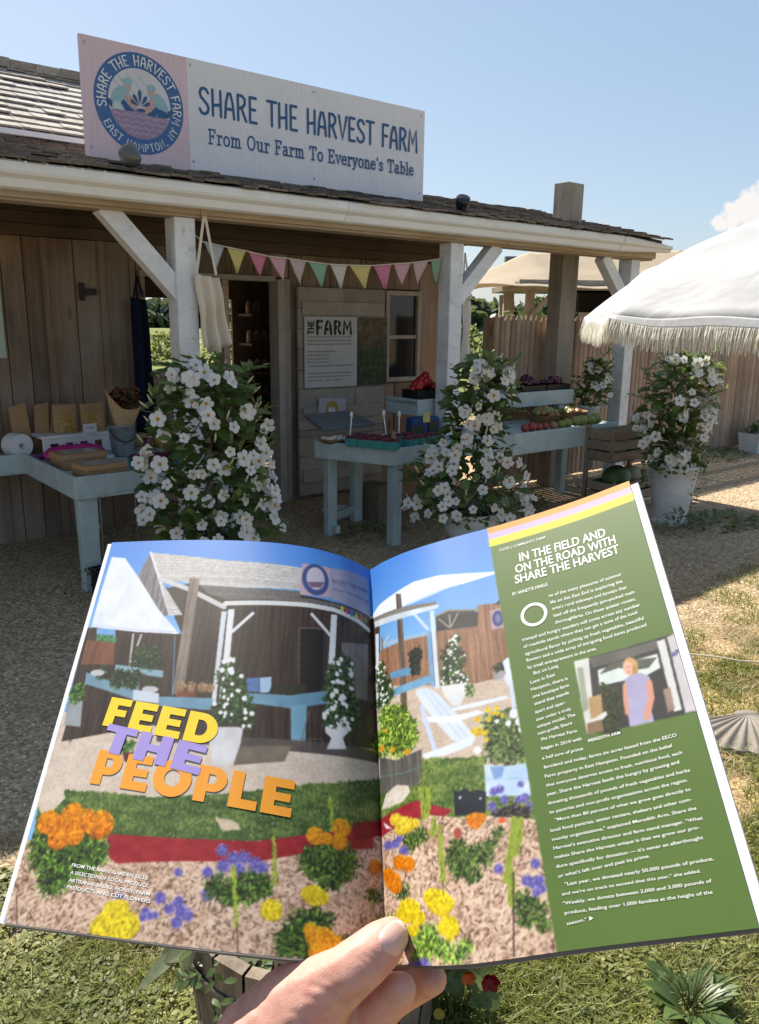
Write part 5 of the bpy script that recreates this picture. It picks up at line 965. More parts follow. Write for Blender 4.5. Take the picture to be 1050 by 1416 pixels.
def disc(mb, c, n_, r_, tint, mi=0, k=12, dip=.15):
    d, u, v = basis(n_); c = Vector(c); vs = [c-d*r_*dip]+[c+(u*math.cos(6.283*i/k)+v*math.sin(6.283*i/k))*r_*(1+.06*math.sin(5*i)) for i in range(k)]; mb.add(vs, [(0, i+1, (i+1) % k+1) for i in range(k)], tint, mi, True)
for k in range(46): p = Vector((rnd.uniform(-.07, .08), rnd.uniform(-.02, .10), rnd.uniform(.0, .11))); disc(mb, p, (rnd.uniform(-.6, .6), -.7, rnd.uniform(.3, 1)), rnd.uniform(.013, .026), rnd.uniform(.3, 1)); mb.tube([p, Vector((p.x*.3, p.y*.3+.03, -.06))], .0014, 4, .6)
mb.build('foliage', M['leaf_ivy'], na)
for c, col, q in (((.068, -.03, .108), (.20, .006, .008), .9), ((.016, -.03, .118), (.48, .10, .015), .7)):
    mb = MB()
    for k in range(5): a = 1.2566*k+.3; leaf(mb, Vector(c), (math.cos(a), -.5, math.sin(a)), (0, -1, .1), .034*q, .034*q, -.1, 1, 0, -.2); leaf(mb, Vector(c)+Vector((0, .004, 0)), (math.cos(a+.6), -.7, math.sin(a+.6)), (0, -1, .1), .026*q, .028*q, -.1, .8, 0, -.2)
    mb.tube([Vector(c), Vector(c)+Vector((-.03, .08, -.1))], .002, 5); mb.build('bloom', plain('nasturtium_petal', col, .6, .3, .2), na)
mb = MB(); disc(mb, (-.050, -.03, .004), (0, -1, .3), .014, 1, 0); mb.build('yellow_leaf', plain('yellow_leaf', (.42, .31, .05), .6), na)
# plantain weed with seed spikes, lower right
pw = thing('plantain_weed', 'broad-leaved plantain weed with upright seed spikes in the grass at the lower right', 'weed', (.80, 1.66, 0), 0, None, True); mb = MB(); M['plantain'] = leafy('plantain_leaf', (.045, .085, .025), (.13, .19, .06), .3, .4)
for k in range(26): a = 6.28*k/26+rnd.uniform(-.2, .2); L = rnd.uniform(.08, .13); leaf(mb, (.012*math.cos(a), .012*math.sin(a), .01), (math.cos(a), math.sin(a), rnd.uniform(.3, 1.6)), (0, 0, 1), L, L*.52, .18, rnd.random(), 0, .45)
mb.build('foliage', M['plantain'], pw); mb = MB()
for k in range(34): a = rnd.uniform(0, 6.28); r_ = rnd.uniform(.02, .07); h_ = rnd.uniform(.08, .17); e = Vector((r_*2.0*math.cos(a), r_*1.2*math.sin(a), h_)); mb.tube([(0, 0, .01), e*.5+Vector((0, 0, .02)), e], [.0011, .0011, .001], 5, .8); mb.tube([e*.72+Vector((0, 0, .012)), e*.86+Vector((0, 0, .006)), e], [.0022, .0024, .0015], 6, 1.1)
mb.build('seed_spike', plain('spike_green', (.16, .17, .07), .8, .2, .2), pw)
BOTK = [[-0.2071, 0.3781, 1.3691], [-0.1648, 0.3662, 1.3745], [-0.1212, 0.3555, 1.3785], [-0.0809, 0.349, 1.3793], [-0.0463, 0.3489, 1.3757], [-0.0205, 0.3544, 1.3685], [-0.0043, 0.3627, 1.3599], [0.0066, 0.3716, 1.3513], [0.0176, 0.3591, 1.3625], [0.0312, 0.3467, 1.3737], [0.0475, 0.3375, 1.3836], [0.0655, 0.3325, 1.3913], [0.0868, 0.3285, 1.3993], [0.1131, 0.3223, 1.4098], [0.1417, 0.3129, 1.4232], [0.171, 0.301, 1.4391]]
TOPK = [[-0.2104, 0.6042, 1.5256], [-0.1682, 0.5922, 1.5311], [-0.1246, 0.5815, 1.5351], [-0.0851, 0.575, 1.5359], [-0.0538, 0.5749, 1.5323], [-0.0317, 0.5804, 1.5251], [-0.0172, 0.5887, 1.5165], [-0.0068, 0.5976, 1.5079], [0.0048, 0.5851, 1.5191], [0.0205, 0.5728, 1.5303], [0.0399, 0.5636, 1.5401], [0.0605, 0.5585, 1.5479], [0.0831, 0.5545, 1.5558], [0.1097, 0.5483, 1.5664], [0.1384, 0.539, 1.5798], [0.1676, 0.5271, 1.5957]]
PRINT = [
('p','sky',(72,138,222),(150,195,240),[(-2266,0),(2094,0),(2094,2755),(-2266,2755)]),
('p','plank',(52,42,38),(92,76,66),[(-2254,1954),(-1472,1906),(-1692,2286),(-1447,2346),(-1107,2301),(-270,2307),(34,2316),(33,1441),(-2222,1209)]),
('p','gravel',(196,180,168),(230,218,206),[(-2257,1286),(-1899,1297),(85,1430),(41,853),(-2243,633)]),
('p','grass',(58,86,44),(130,150,84),[(-2236,769),(55,1037),(22,593),(-2208,379)]),
('p','mulch',(150,116,96),(232,208,190),[(-2236,460),(26,656),(10,-44),(-2227,0),(-2408,363)]),
('p','plank',(132,96,76),(186,146,120),[(-5,1982),(1099,2016),(1099,1408),(12,1662)]),
('p','gravel',(190,172,158),(224,208,194),[(-1,1749),(1227,1524),(1197,931),(-4,1141)]),
('p','grass',(66,98,40),(150,164,92),[(2,1241),(1197,995),(1167,613),(-12,766)]),
('p','mulch',(150,116,96),(238,214,194),[(-9,811),(1170,632),(1121,-87),(-23,-44)]),
('p','gravel',(196,180,168),(230,218,206),[(-2354,1138),(123,1356),(93,969),(-2277,660)]),
('p','plank',(52,42,38),(92,76,66),[(-2202,1958),(-1467,1892),(-1130,2183),(97,2238),(56,1267),(-1091,1109),(-1553,1224),(-2195,1081),(-2198,1520)]),
('p','shingle',(150,146,146),(238,238,240),[(-1866,2631),(-1247,2556),(-648,2546),(-646,2348),(-1090,2314),(-1386,2325),(-1659,2365),(-1753,2404)]),
('p','plank',(95,92,96),(160,156,160),[(-1930,2401),(-1866,2631),(-1600,2062),(-1678,2038)]),
('l','f',(226,228,234),(226,228,234),[(-1866,2631),(-1729,2353),(-1597,2067)],10),
('p','shingle',(160,158,158),(232,232,234),[(-1734,2378),(-1493,2064),(-1599,2058)]),
('p','f',(70,62,60),(84,74,70),[(-1681,2308),(-1513,2250),(-1495,2076)]),
('l','f',(206,206,210),(206,206,210),[(-1729,2378),(-1489,2289),(-1192,2141)],22),
('p','shingle',(84,80,80),(150,146,144),[(-1404,2325),(-1090,2314),(-641,2334),(-648,2280),(-378,2296),(-116,2293),(-85,2268),(-308,2268),(-596,2252),(-1179,2203),(-1333,2254)]),
('l','f',(222,224,226),(222,224,226),[(-1186,2174),(-916,2199),(-595,2228),(-378,2238),(-162,2212),(-44,2175)],22),
('p','f',(40,34,34),(52,45,42),[(-645,2021),(-459,2055),(-456,1558),(-623,1528)]),
('l','f',(120,108,98),(120,108,98),[(-619,1529),(-641,2026),(-455,2056)],5),
('p','plank',(120,114,112),(156,150,146),[(-318,1983),(-63,2044),(-84,1595),(-310,1559)]),
('e','f',(220,200,60),(220,200,60),(-313,2267,15,24)),
('e','f',(200,80,110),(200,80,110),(-270,2259,16,24)),
('e','f',(90,130,190),(90,130,190),(-225,2252,18,25)),
('e','f',(220,200,60),(220,200,60),(-178,2247,18,24)),
('e','f',(200,80,110),(200,80,110),(-130,2242,20,25)),
('e','f',(90,130,90),(90,130,90),(-77,2240,21,24)),
('p','white',(218,224,242),(236,240,250),[(-2207,2600),(-2084,2585),(-1918,2394),(-1693,2109),(-1490,1904),(-1832,1916),(-2214,1958),(-2217,2248)]),
('l','f',(196,204,224),(196,204,224),[(-2214,1977),(-1837,1935),(-1510,1922)],4),
('p','f',(110,160,220),(150,190,230),[(-2164,1949),(-2004,1939),(-1974,1818),(-2139,1840)]),
('p','leaf',(60,110,70),(110,160,110),[(-2149,1893),(-1990,1884),(-1974,1818),(-2137,1833)]),
('p','plank',(110,70,52),(150,104,80),[(-2216,1851),(-1978,1825),(-1945,1653),(-2213,1650)]),
('l','f',(196,196,198),(196,196,198),[(-1850,1898),(-1820,1655)],9),
('l','f',(196,196,198),(196,196,198),[(-1784,1894),(-1795,1809)],9),
('l','f',(110,160,210),(110,160,210),[(-1521,1890),(-1457,1441)],4),
('p','plank',(116,104,98),(168,156,146),[(-1493,2388),(-1413,2384),(-1379,1441),(-1458,1445)]),
('p','f',(206,214,226),(216,222,232),[(-1208,2107),(-1167,2109),(-1150,1382),(-1180,1379)]),
('p','f',(224,228,236),(232,236,242),[(-1161,2124),(-1113,2131),(-1087,1406),(-1130,1399)]),
('l','f',(226,230,238),(226,230,238),[(-978,2105),(-1106,1945)],14),
('p','f',(220,226,234),(230,234,240),[(-405,2193),(-355,2202),(-387,1443),(-434,1434)]),
('l','f',(220,226,234),(220,226,234),[(-554,2157),(-411,2017)],14),
('p','f',(196,170,184),(204,178,190),[(-647,2587),(-420,2602),(-425,2331),(-650,2309)]),
('p','f',(160,158,184),(176,172,192),[(-420,2602),(-224,2634),(-29,2646),(-25,2300),(-230,2309),(-425,2331)]),
('e','f',(70,86,140),(80,96,150),(-536,2465,107,140)),
('e','f',(196,190,206),(204,198,212),(-536,2474,73,101)),
('p','f',(130,100,130),(140,110,140),[(-599,2430),(-464,2458),(-494,2401),(-570,2388)]),
('p','f',(120,152,172),(140,172,190),[(-2151,1590),(-2005,1545),(-1747,1469),(-1730,1393),(-1983,1462),(-2138,1501)]),
('p','f',(140,172,190),(150,180,196),[(-1932,1653),(-1556,1616),(-1549,1563),(-1925,1606)]),
('l','f',(120,150,170),(120,150,170),[(-1729,1552),(-1718,1470)],12),
('e','leaf',(40,60,36),(84,110,66),(-1876,1548,64,64)),
('e','leaf',(40,60,36),(84,110,66),(-1770,1551,62,64)),
('e','leaf',(40,60,36),(84,110,66),(-1745,1722,72,75)),
('e','leaf',(40,60,36),(84,110,66),(-1656,1703,71,74)),
('e','leaf',(40,60,36),(84,110,66),(-2016,1588,48,48)),
('e','leaf',(40,60,36),(84,110,66),(-1615,1505,45,45)),
('e','f',(190,190,200),(200,200,208),(-1625,1474,61,24)),
('e','f',(190,190,200),(200,200,208),(-2060,1587,57,25)),
('p','f',(196,206,222),(206,214,228),[(-1751,1469),(-1554,1448),(-1543,1373),(-1737,1389)]),
('p','f',(110,150,176),(130,166,188),[(-1550,1425),(-1173,1435),(-1175,1349),(-1540,1358)]),
('p','f',(106,148,174),(130,168,190),[(-1002,1488),(-672,1507),(-442,1579),(-413,1573),(-427,1490),(-658,1415),(-987,1422)]),
('p','f',(130,172,194),(140,180,200),[(-660,1419),(-589,1437),(-598,1321),(-657,1313)]),
('p','f',(120,166,190),(134,178,200),[(-666,1433),(-560,1460),(-562,1156),(-647,1144)]),
('p','f',(96,128,180),(110,140,190),[(-970,1595),(-889,1611),(-873,1505),(-956,1500)]),
('p','f',(170,196,226),(180,206,232),[(-883,1608),(-804,1626),(-798,1510),(-869,1501)]),
('p','f',(56,58,40),(66,66,50),[(-793,1574),(-568,1608),(-565,1538),(-815,1502)]),
('p','f',(120,70,50),(140,84,60),[(-1433,1482),(-1293,1478),(-1293,1430),(-1420,1431)]),
('e','flow',(150,120,90),(210,180,150),(-1405,1508,35,36)),
('e','flow',(150,120,90),(210,180,150),(-1336,1503,35,37)),
('e','flow',(150,120,90),(210,180,150),(-1259,1508,38,40)),
('e','flow',(150,120,90),(210,180,150),(-1201,1504,33,36)),
('p','f',(84,78,78),(112,102,96),[(-1517,1176),(-870,1191),(28,1247),(48,1168),(-642,1130),(-999,1117),(-1505,1115)]),
('p','f',(110,100,92),(140,128,116),[(-999,1117),(-644,1168),(-682,1059),(-986,1002)]),
('p','f',(196,196,200),(226,226,232),[(-1180,1235),(-951,1255),(-957,1145),(-986,1002),(-1109,990),(-1149,1104)]),
('e','leaf',(38,60,34),(96,124,70),(-1089,1686,45,50)),
('e','leaf',(38,60,34),(96,124,70),(-1082,1591,74,81)),
('e','leaf',(38,60,34),(96,124,70),(-1044,1488,81,89)),
('e','leaf',(38,60,34),(96,124,70),(-1008,1388,85,92)),
('e','leaf',(38,60,34),(96,124,70),(-1088,1355,71,76)),
('e','leaf',(38,60,34),(96,124,70),(-953,1317,56,60)),
('e','f',(232,232,240),(240,240,246),(-1013,1502,19,14)),
('e','f',(232,232,240),(240,240,246),(-1078,1339,13,15)),
('e','f',(232,232,240),(240,240,246),(-1093,1726,14,20)),
('e','f',(232,232,240),(240,240,246),(-1095,1651,11,15)),
('e','f',(232,232,240),(240,240,246),(-951,1261,12,14)),
('e','f',(232,232,240),(240,240,246),(-1004,1609,17,16)),
('e','f',(232,232,240),(240,240,246),(-915,1266,14,11)),
('e','f',(232,232,240),(240,240,246),(-1140,1642,16,21)),
('e','f',(232,232,240),(240,240,246),(-1106,1495,10,17)),
('e','f',(232,232,240),(240,240,246),(-1070,1722,13,20)),
('e','f',(232,232,240),(240,240,246),(-1090,1386,11,19)),
('e','f',(232,232,240),(240,240,246),(-1052,1466,11,19)),
('e','f',(232,232,240),(240,240,246),(-967,1451,18,19)),
('e','f',(232,232,240),(240,240,246),(-1123,1580,10,17)),
('e','f',(232,232,240),(240,240,246),(-1065,1633,12,18)),
('e','f',(232,232,240),(240,240,246),(-1072,1435,11,15)),
('e','f',(232,232,240),(240,240,246),(-1101,1448,10,17)),
('e','f',(232,232,240),(240,240,246),(-907,1351,17,17)),
('e','f',(232,232,240),(240,240,246),(-1082,1632,18,12)),
('e','f',(232,232,240),(240,240,246),(-1071,1624,14,15)),
('e','f',(232,232,240),(240,240,246),(-1071,1657,10,13)),
('e','f',(232,232,240),(240,240,246),(-1109,1340,16,14)),
('e','f',(232,232,240),(240,240,246),(-1111,1714,19,18)),
('e','f',(232,232,240),(240,240,246),(-1077,1402,15,12)),
('e','f',(232,232,240),(240,240,246),(-1081,1314,10,12)),
('e','f',(232,232,240),(240,240,246),(-954,1372,10,14)),
('e','f',(232,232,240),(240,240,246),(-1110,1717,16,20)),
('e','f',(232,232,240),(240,240,246),(-1059,1546,14,14)),
('e','f',(232,232,240),(240,240,246),(-1077,1659,13,15)),
('e','f',(232,232,240),(240,240,246),(-1135,1708,18,20)),
('e','f',(232,232,240),(240,240,246),(-1157,1396,17,15)),
('e','f',(232,232,240),(240,240,246),(-1036,1332,11,12)),
('e','f',(232,232,240),(240,240,246),(-949,1353,16,15)),
('e','f',(232,232,240),(240,240,246),(-945,1314,13,13)),
('p','f',(206,206,212),(232,232,238),[(-445,1403),(-244,1445),(-266,1321),(-309,1275),(-282,1204),(-423,1178),(-392,1259),(-433,1289)]),
('e','leaf',(38,60,34),(96,124,70),(-292,1827,67,57)),
('e','leaf',(38,60,34),(96,124,70),(-323,1720,89,79)),
('e','leaf',(38,60,34),(96,124,70),(-323,1610,108,93)),
('e','leaf',(38,60,34),(96,124,70),(-309,1519,115,97)),
('e','leaf',(38,60,34),(96,124,70),(-402,1383,52,51)),
('e','leaf',(38,60,34),(96,124,70),(-235,1405,72,57)),
('e','f',(232,232,240),(240,240,246),(-256,1347,14,16)),
('e','f',(232,232,240),(240,240,246),(-328,1756,12,14)),
('e','f',(232,232,240),(240,240,246),(-354,1725,16,19)),
('e','f',(232,232,240),(240,240,246),(-384,1465,21,17)),
('e','f',(232,232,240),(240,240,246),(-298,1561,18,20)),
('e','f',(232,232,240),(240,240,246),(-313,1669,23,16)),
('e','f',(232,232,240),(240,240,246),(-279,1505,14,20)),
('e','f',(232,232,240),(240,240,246),(-425,1426,17,14)),
('e','f',(232,232,240),(240,240,246),(-392,1555,15,20)),
('e','f',(232,232,240),(240,240,246),(-384,1566,16,18)),
('e','f',(232,232,240),(240,240,246),(-359,1515,12,11)),
('e','f',(232,232,240),(240,240,246),(-344,1671,21,20)),
('e','f',(232,232,240),(240,240,246),(-236,1644,23,16)),
('e','f',(232,232,240),(240,240,246),(-308,1574,14,17)),
('e','f',(232,232,240),(240,240,246),(-228,1837,15,17)),
('e','f',(232,232,240),(240,240,246),(-344,1810,18,22)),
('e','f',(232,232,240),(240,240,246),(-441,1395,15,21)),
('e','f',(232,232,240),(240,240,246),(-394,1339,16,10)),
('e','f',(232,232,240),(240,240,246),(-357,1414,11,13)),
('e','f',(232,232,240),(240,240,246),(-236,1737,15,12)),
('e','f',(232,232,240),(240,240,246),(-366,1487,11,15)),
('e','f',(232,232,240),(240,240,246),(-271,1363,12,12)),
('e','f',(232,232,240),(240,240,246),(-273,1384,20,13)),
('e','f',(232,232,240),(240,240,246),(-244,1786,14,14)),
('e','f',(232,232,240),(240,240,246),(-232,1421,15,15)),
('e','f',(232,232,240),(240,240,246),(-360,1596,20,19)),
('e','f',(232,232,240),(240,240,246),(-249,1749,14,14)),
('e','f',(232,232,240),(240,240,246),(-322,1846,17,20)),
('e','f',(232,232,240),(240,240,246),(-296,1407,16,21)),
('e','f',(232,232,240),(240,240,246),(-446,1409,11,19)),
('e','f',(232,232,240),(240,240,246),(-320,1562,18,14)),
('e','f',(232,232,240),(240,240,246),(-303,1517,22,18)),
('e','f',(232,232,240),(240,240,246),(-326,1541,21,12)),
('e','f',(232,232,240),(240,240,246),(-231,1761,17,18)),
('e','f',(232,232,240),(240,240,246),(-319,1546,17,17)),
('e','f',(232,232,240),(240,240,246),(-383,1657,20,13)),
('l','f',(120,112,104),(120,112,104),[(-586,1203),(-544,1421),(-529,1151)],3),
('l','f',(120,112,104),(120,112,104),[(-596,1218),(-447,1242),(-460,1172)],3),
('p','f',(150,156,162),(170,176,182),[(-2230,1381),(-2117,1373),(-2080,1188),(-2213,1196)]),
('e','leaf',(60,110,40),(120,170,80),(-2178,1423,52,68)),
('e','leaf',(60,110,40),(110,150,70),(-1701,1068,47,49)),
('p','f',(96,40,40),(110,50,46),[(-1723,1030),(-1651,1034),(-1648,975),(-1699,972)]),
('p','grass',(58,86,44),(130,150,84),[(-2177,766),(-1757,774),(-1269,757),(-630,916),(58,1073),(37,792),(-447,650),(-812,571),(-1230,533),(-1693,523),(-2142,579)]),
('p','gravel',(190,174,150),(226,210,190),[(-1056,687),(-947,676),(-890,630),(-1002,609)]),
('p','gravel',(204,190,174),(228,216,204),[(-2266,706),(-2095,808),(-2054,719),(-2168,578)]),
('p','mulch',(150,116,96),(232,208,190),[(-2254,442),(-1673,446),(-806,508),(69,678),(4,-117),(-2212,0)]),
('p','red',(150,36,48),(176,58,66),[(-1705,530),(-1232,545),(-812,571),(-447,660),(38,810),(24,626),(-402,573),(-802,461),(-1254,419),(-1612,374),(-1692,424)]),
('e','leaf',(50,84,34),(130,160,70),(-2096,360,90,76)),
('e','leaf',(50,84,34),(130,160,70),(-1935,332,106,92)),
('e','leaf',(50,84,34),(130,160,70),(-1805,394,104,91)),
('e','leaf',(50,84,34),(130,160,70),(-1986,258,91,77)),
('e','leaf',(50,84,34),(130,160,70),(-1792,436,95,83)),
('e','leaf',(50,84,34),(130,160,70),(-2152,449,61,52)),
('e','leaf',(50,84,34),(130,160,70),(-1907,406,97,84)),
('e','mari',(214,104,6),(252,176,30),(-2126,570,80,69)),
('e','mari',(214,104,6),(252,176,30),(-1972,624,78,70)),
('e','mari',(214,104,6),(252,176,30),(-1875,598,77,68)),
('e','mari',(214,104,6),(252,176,30),(-1769,580,91,82)),
('e','mari',(214,104,6),(252,176,30),(-2022,491,82,71)),
('e','mari',(214,104,6),(252,176,30),(-1924,505,64,55)),
('e','mari',(214,104,6),(252,176,30),(-2014,588,57,50)),
('e','flow',(104,96,178),(176,170,226),(-989,504,37,36)),
('e','flow',(104,96,178),(176,170,226),(-923,466,40,39)),
('e','flow',(104,96,178),(176,170,226),(-864,478,40,39)),
('e','flow',(104,96,178),(176,170,226),(-801,453,39,39)),
('e','flow',(104,96,178),(176,170,226),(-760,434,35,35)),
('e','flow',(104,96,178),(176,170,226),(-886,411,39,38)),
('e','flow',(104,96,178),(176,170,226),(-815,389,35,35)),
('e','flow',(104,96,178),(176,170,226),(-974,421,40,39)),
('e','flow',(104,96,178),(176,170,226),(-1223,363,28,25)),
('e','flow',(104,96,178),(176,170,226),(-1056,380,33,31)),
('e','flow',(104,96,178),(176,170,226),(-1039,266,40,37)),
('e','flow',(104,96,178),(176,170,226),(-848,329,27,26)),
('e','flow',(104,96,178),(176,170,226),(-991,362,28,26)),
('e','flow',(104,96,178),(176,170,226),(-1304,222,37,33)),
('e','flow',(104,96,178),(176,170,226),(-1196,211,37,33)),
('e','flow',(104,96,178),(176,170,226),(-1167,163,45,39)),
('e','flow',(104,96,178),(176,170,226),(-1134,152,36,32)),
('e','flow',(104,96,178),(176,170,226),(-1242,173,33,29)),
('e','flow',(104,96,178),(176,170,226),(-1319,133,25,21)),
('e','flow',(104,96,178),(176,170,226),(-1189,110,37,32)),
('e','flow',(104,96,178),(176,170,226),(-1543,203,27,22)),
('e','flow',(104,96,178),(176,170,226),(-1375,145,30,25)),
('e','flow',(104,96,178),(176,170,226),(-1349,126,25,21)),
('e','flow',(104,96,178),(176,170,226),(-1386,115,26,21)),
('e','leaf',(44,74,30),(120,150,66),(-984,305,67,64)),
('e','leaf',(44,74,30),(120,150,66),(-828,322,76,75)),
('e','leaf',(44,74,30),(120,150,66),(-752,339,53,53)),
('e','leaf',(44,74,30),(120,150,66),(-901,277,57,55)),
('l','leaf2',(168,190,70),(168,190,70),[(-913,418),(-889,269),(-869,126)],10),
('l','leaf2',(168,190,70),(168,190,70),[(-713,598),(-697,475),(-684,355)],10),
('l','leaf2',(168,190,70),(168,190,70),[(-395,872),(-385,775),(-379,679)],10),
('e','leaf',(46,76,32),(126,152,70),(-444,518,87,80)),
('e','leaf',(46,76,32),(126,152,70),(-335,520,110,90)),
('e','leaf',(46,76,32),(126,152,70),(-485,483,75,72)),
('e','leaf',(46,76,32),(126,152,70),(-400,413,65,59)),
('e','leaf',(46,76,32),(126,152,70),(-335,459,73,61)),
('e','leaf',(46,76,32),(126,152,70),(-533,176,65,62)),
('e','leaf',(46,76,32),(126,152,70),(-456,183,80,73)),
('e','leaf',(46,76,32),(126,152,70),(-586,100,67,64)),
('e','leaf',(46,76,32),(126,152,70),(-601,47,54,52)),
('e','leaf',(46,76,32),(126,152,70),(-510,72,76,70)),
('e','leaf',(46,76,32),(126,152,70),(-267,70,74,54)),
('e','mari',(224,130,14),(250,190,40),(-479,642,52,50)),
('e','mari',(224,130,14),(250,190,40),(-316,709,62,52)),
('e','mari',(224,130,14),(250,190,40),(-335,626,55,47)),
('e','mari',(224,130,14),(250,190,40),(-414,633,38,36)),
('e','mari',(226,196,20),(252,232,60),(-696,224,55,53)),
('e','mari',(226,196,20),(252,232,60),(-476,320,56,52)),
('e','mari',(226,196,20),(252,232,60),(-510,326,38,36)),
('e','mari',(226,196,20),(252,232,60),(-440,314,43,39)),
('e','mari',(226,196,20),(252,232,60),(-1571,135,56,47)),
('e','mari',(226,196,20),(252,232,60),(-1530,148,53,45)),
('e','mari',(226,196,20),(252,232,60),(-1578,70,79,65)),
('e','mari',(226,196,20),(252,232,60),(-1467,72,73,62)),
('e','mari',(226,196,20),(252,232,60),(-1615,39,72,59)),
('e','mari',(226,196,20),(252,232,60),(-1504,41,73,62)),
('e','mari',(236,150,20),(252,200,50),(-458,111,60,55)),
('e','mari',(236,150,20),(252,200,50),(-416,118,52,46)),
('e','mari',(236,150,20),(252,200,50),(-351,83,56,46)),
('e','mari',(236,150,20),(252,200,50),(-494,144,36,34)),
('e','mari',(236,150,20),(252,200,50),(-395,45,45,39)),
('e','mari',(236,150,20),(252,200,50),(-453,41,47,42)),
('e','mari',(216,112,10),(246,160,30),(-34,509,83,47)),
('e','mari',(216,112,10),(246,160,30),(-24,459,78,43)),
('e','f',(120,40,60),(140,60,80),(-71,237,47,39)),
('p','f',(226,236,250),(244,248,252),[(-34,2294),(97,2375),(303,2420),(469,2455),(667,2445),(830,2407),(1056,2352),(1054,2333),(877,2322),(727,2316),(583,2293),(388,2276),(90,2275)]),
('p','f',(196,214,240),(214,228,246),[(390,2292),(584,2315),(728,2329),(878,2332),(727,2316),(583,2290),(406,2270)]),
('p','gravel',(190,172,158),(224,208,194),[(5,1754),(1168,1536),(1147,935),(11,1133)]),
('p','plank',(132,96,76),(186,146,120),[(45,1976),(560,1964),(896,1936),(913,2115),(1101,2087),(1123,1671),(1111,1619),(972,1546),(810,1545),(27,1718)]),
('p','f',(58,56,56),(84,80,78),[(621,2107),(714,2130),(858,2100),(915,2055),(898,1954),(620,1991)]),
('l','f',(150,144,136),(150,144,136),[(621,2110),(714,2133),(917,2077)],8),
('l','f',(170,160,150),(170,160,150),[(718,2094),(717,1994)],7),
('l','f',(170,160,150),(170,160,150),[(778,2092),(726,2002)],6),
('l','f',(170,160,150),(170,160,150),[(641,2085),(704,2005)],6),
('p','f',(60,58,60),(72,70,70),[(1043,2100),(1079,2128),(1097,2091),(1098,2060),(1029,2090)]),
('p','f',(178,150,160),(190,164,172),[(988,2050),(1088,2051),(1083,1895),(986,1899)]),
('e','f',(60,70,130),(76,84,144),(1038,1974,36,62)),
('e','f',(120,120,160),(130,130,170),(1038,1974,17,33)),
('p','f',(150,180,210),(170,196,220),[(99,2040),(315,2030),(548,2004),(553,1978),(313,1996),(121,2001)]),
('p','plank',(92,78,70),(140,124,112),[(298,2408),(348,2390),(352,1814),(339,1420),(278,1418),(293,1830)]),
('l','f',(140,120,104),(140,120,104),[(117,2083),(118,1955)],10),
('l','f',(200,200,200),(200,200,200),[(196,2075),(138,2028)],8),
('p','shingle',(110,104,100),(168,160,152),[(23,2288),(332,2274),(630,2232),(635,2205),(349,2232),(26,2246)]),
('p','f',(196,208,222),(224,230,238),[(26,2253),(348,2229),(650,2203),(648,2182),(626,2172),(345,2178),(33,2199)]),
('p','f',(206,220,238),(216,228,242),[(35,2142),(81,2134),(46,1566),(18,1572)]),
('p','f',(120,164,206),(150,188,222),[(544,2168),(574,2169),(575,1588),(544,1595)]),
('p','f',(200,218,240),(214,228,244),[(580,2167),(612,2164),(610,1569),(579,1570)]),
('l','f',(206,218,234),(206,218,234),[(463,2170),(553,2030)],12),
('p','f',(96,146,190),(120,164,200),[(187,1779),(395,1780),(398,1729),(383,1718),(192,1732)]),
('p','f',(110,160,200),(140,184,214),[(165,1648),(379,1664),(568,1679),(575,1621),(375,1606),(178,1593)]),
('p','leaf',(36,40,34),(76,84,64),[(378,1883),(481,1921),(501,1865),(464,1699),(403,1705)]),
('e','leaf',(38,60,34),(96,124,70),(86,1855,54,33)),
('e','leaf',(38,60,34),(96,124,70),(93,1776,66,42)),
('e','leaf',(38,60,34),(96,124,70),(123,1694,76,49)),
('e','leaf',(38,60,34),(96,124,70),(141,1631,77,51)),
('e','leaf',(38,60,34),(96,124,70),(91,1584,69,43)),
('e','f',(232,232,240),(240,240,246),(93,1542,15,6)),
('e','f',(232,232,240),(240,240,246),(48,1855,12,10)),
('e','f',(232,232,240),(240,240,246),(52,1847,14,10)),
('e','f',(232,232,240),(240,240,246),(84,1892,13,10)),
('e','f',(232,232,240),(240,240,246),(140,1629,17,7)),
('e','f',(232,232,240),(240,240,246),(104,1589,15,9)),
('e','f',(232,232,240),(240,240,246),(133,1836,13,6)),
('e','f',(232,232,240),(240,240,246),(97,1689,12,9)),
('e','f',(232,232,240),(240,240,246),(92,1816,12,11)),
('e','f',(232,232,240),(240,240,246),(61,1817,18,9)),
('e','f',(232,232,240),(240,240,246),(109,1591,17,8)),
('e','f',(232,232,240),(240,240,246),(107,1636,15,7)),
('e','f',(232,232,240),(240,240,246),(127,1591,13,10)),
('e','f',(232,232,240),(240,240,246),(100,1563,16,10)),
('e','f',(232,232,240),(240,240,246),(123,1779,17,6)),
('e','f',(232,232,240),(240,240,246),(187,1688,13,11)),
('e','f',(232,232,240),(240,240,246),(147,1642,12,6)),
('e','f',(232,232,240),(240,240,246),(153,1603,16,6)),
('e','f',(232,232,240),(240,240,246),(32,1868,19,11)),
('e','f',(232,232,240),(240,240,246),(103,1740,16,7)),
('e','f',(232,232,240),(240,240,246),(52,1761,17,10)),
('e','f',(232,232,240),(240,240,246),(74,1653,11,9)),
('e','f',(232,232,240),(240,240,246),(74,1642,17,8)),
('e','f',(232,232,240),(240,240,246),(128,1840,11,10)),
('e','f',(232,232,240),(240,240,246),(74,1609,14,8)),
('e','f',(232,232,240),(240,240,246),(61,1758,11,9)),
('e','f',(232,232,240),(240,240,246),(40,1880,19,11)),
('e','f',(232,232,240),(240,240,246),(91,1628,17,7)),
('e','f',(232,232,240),(240,240,246),(96,1677,15,7)),
('e','f',(232,232,240),(240,240,246),(75,1735,11,8)),
('p','f',(206,206,204),(226,226,222),[(38,1524),(256,1505),(267,1407),(32,1427)]),
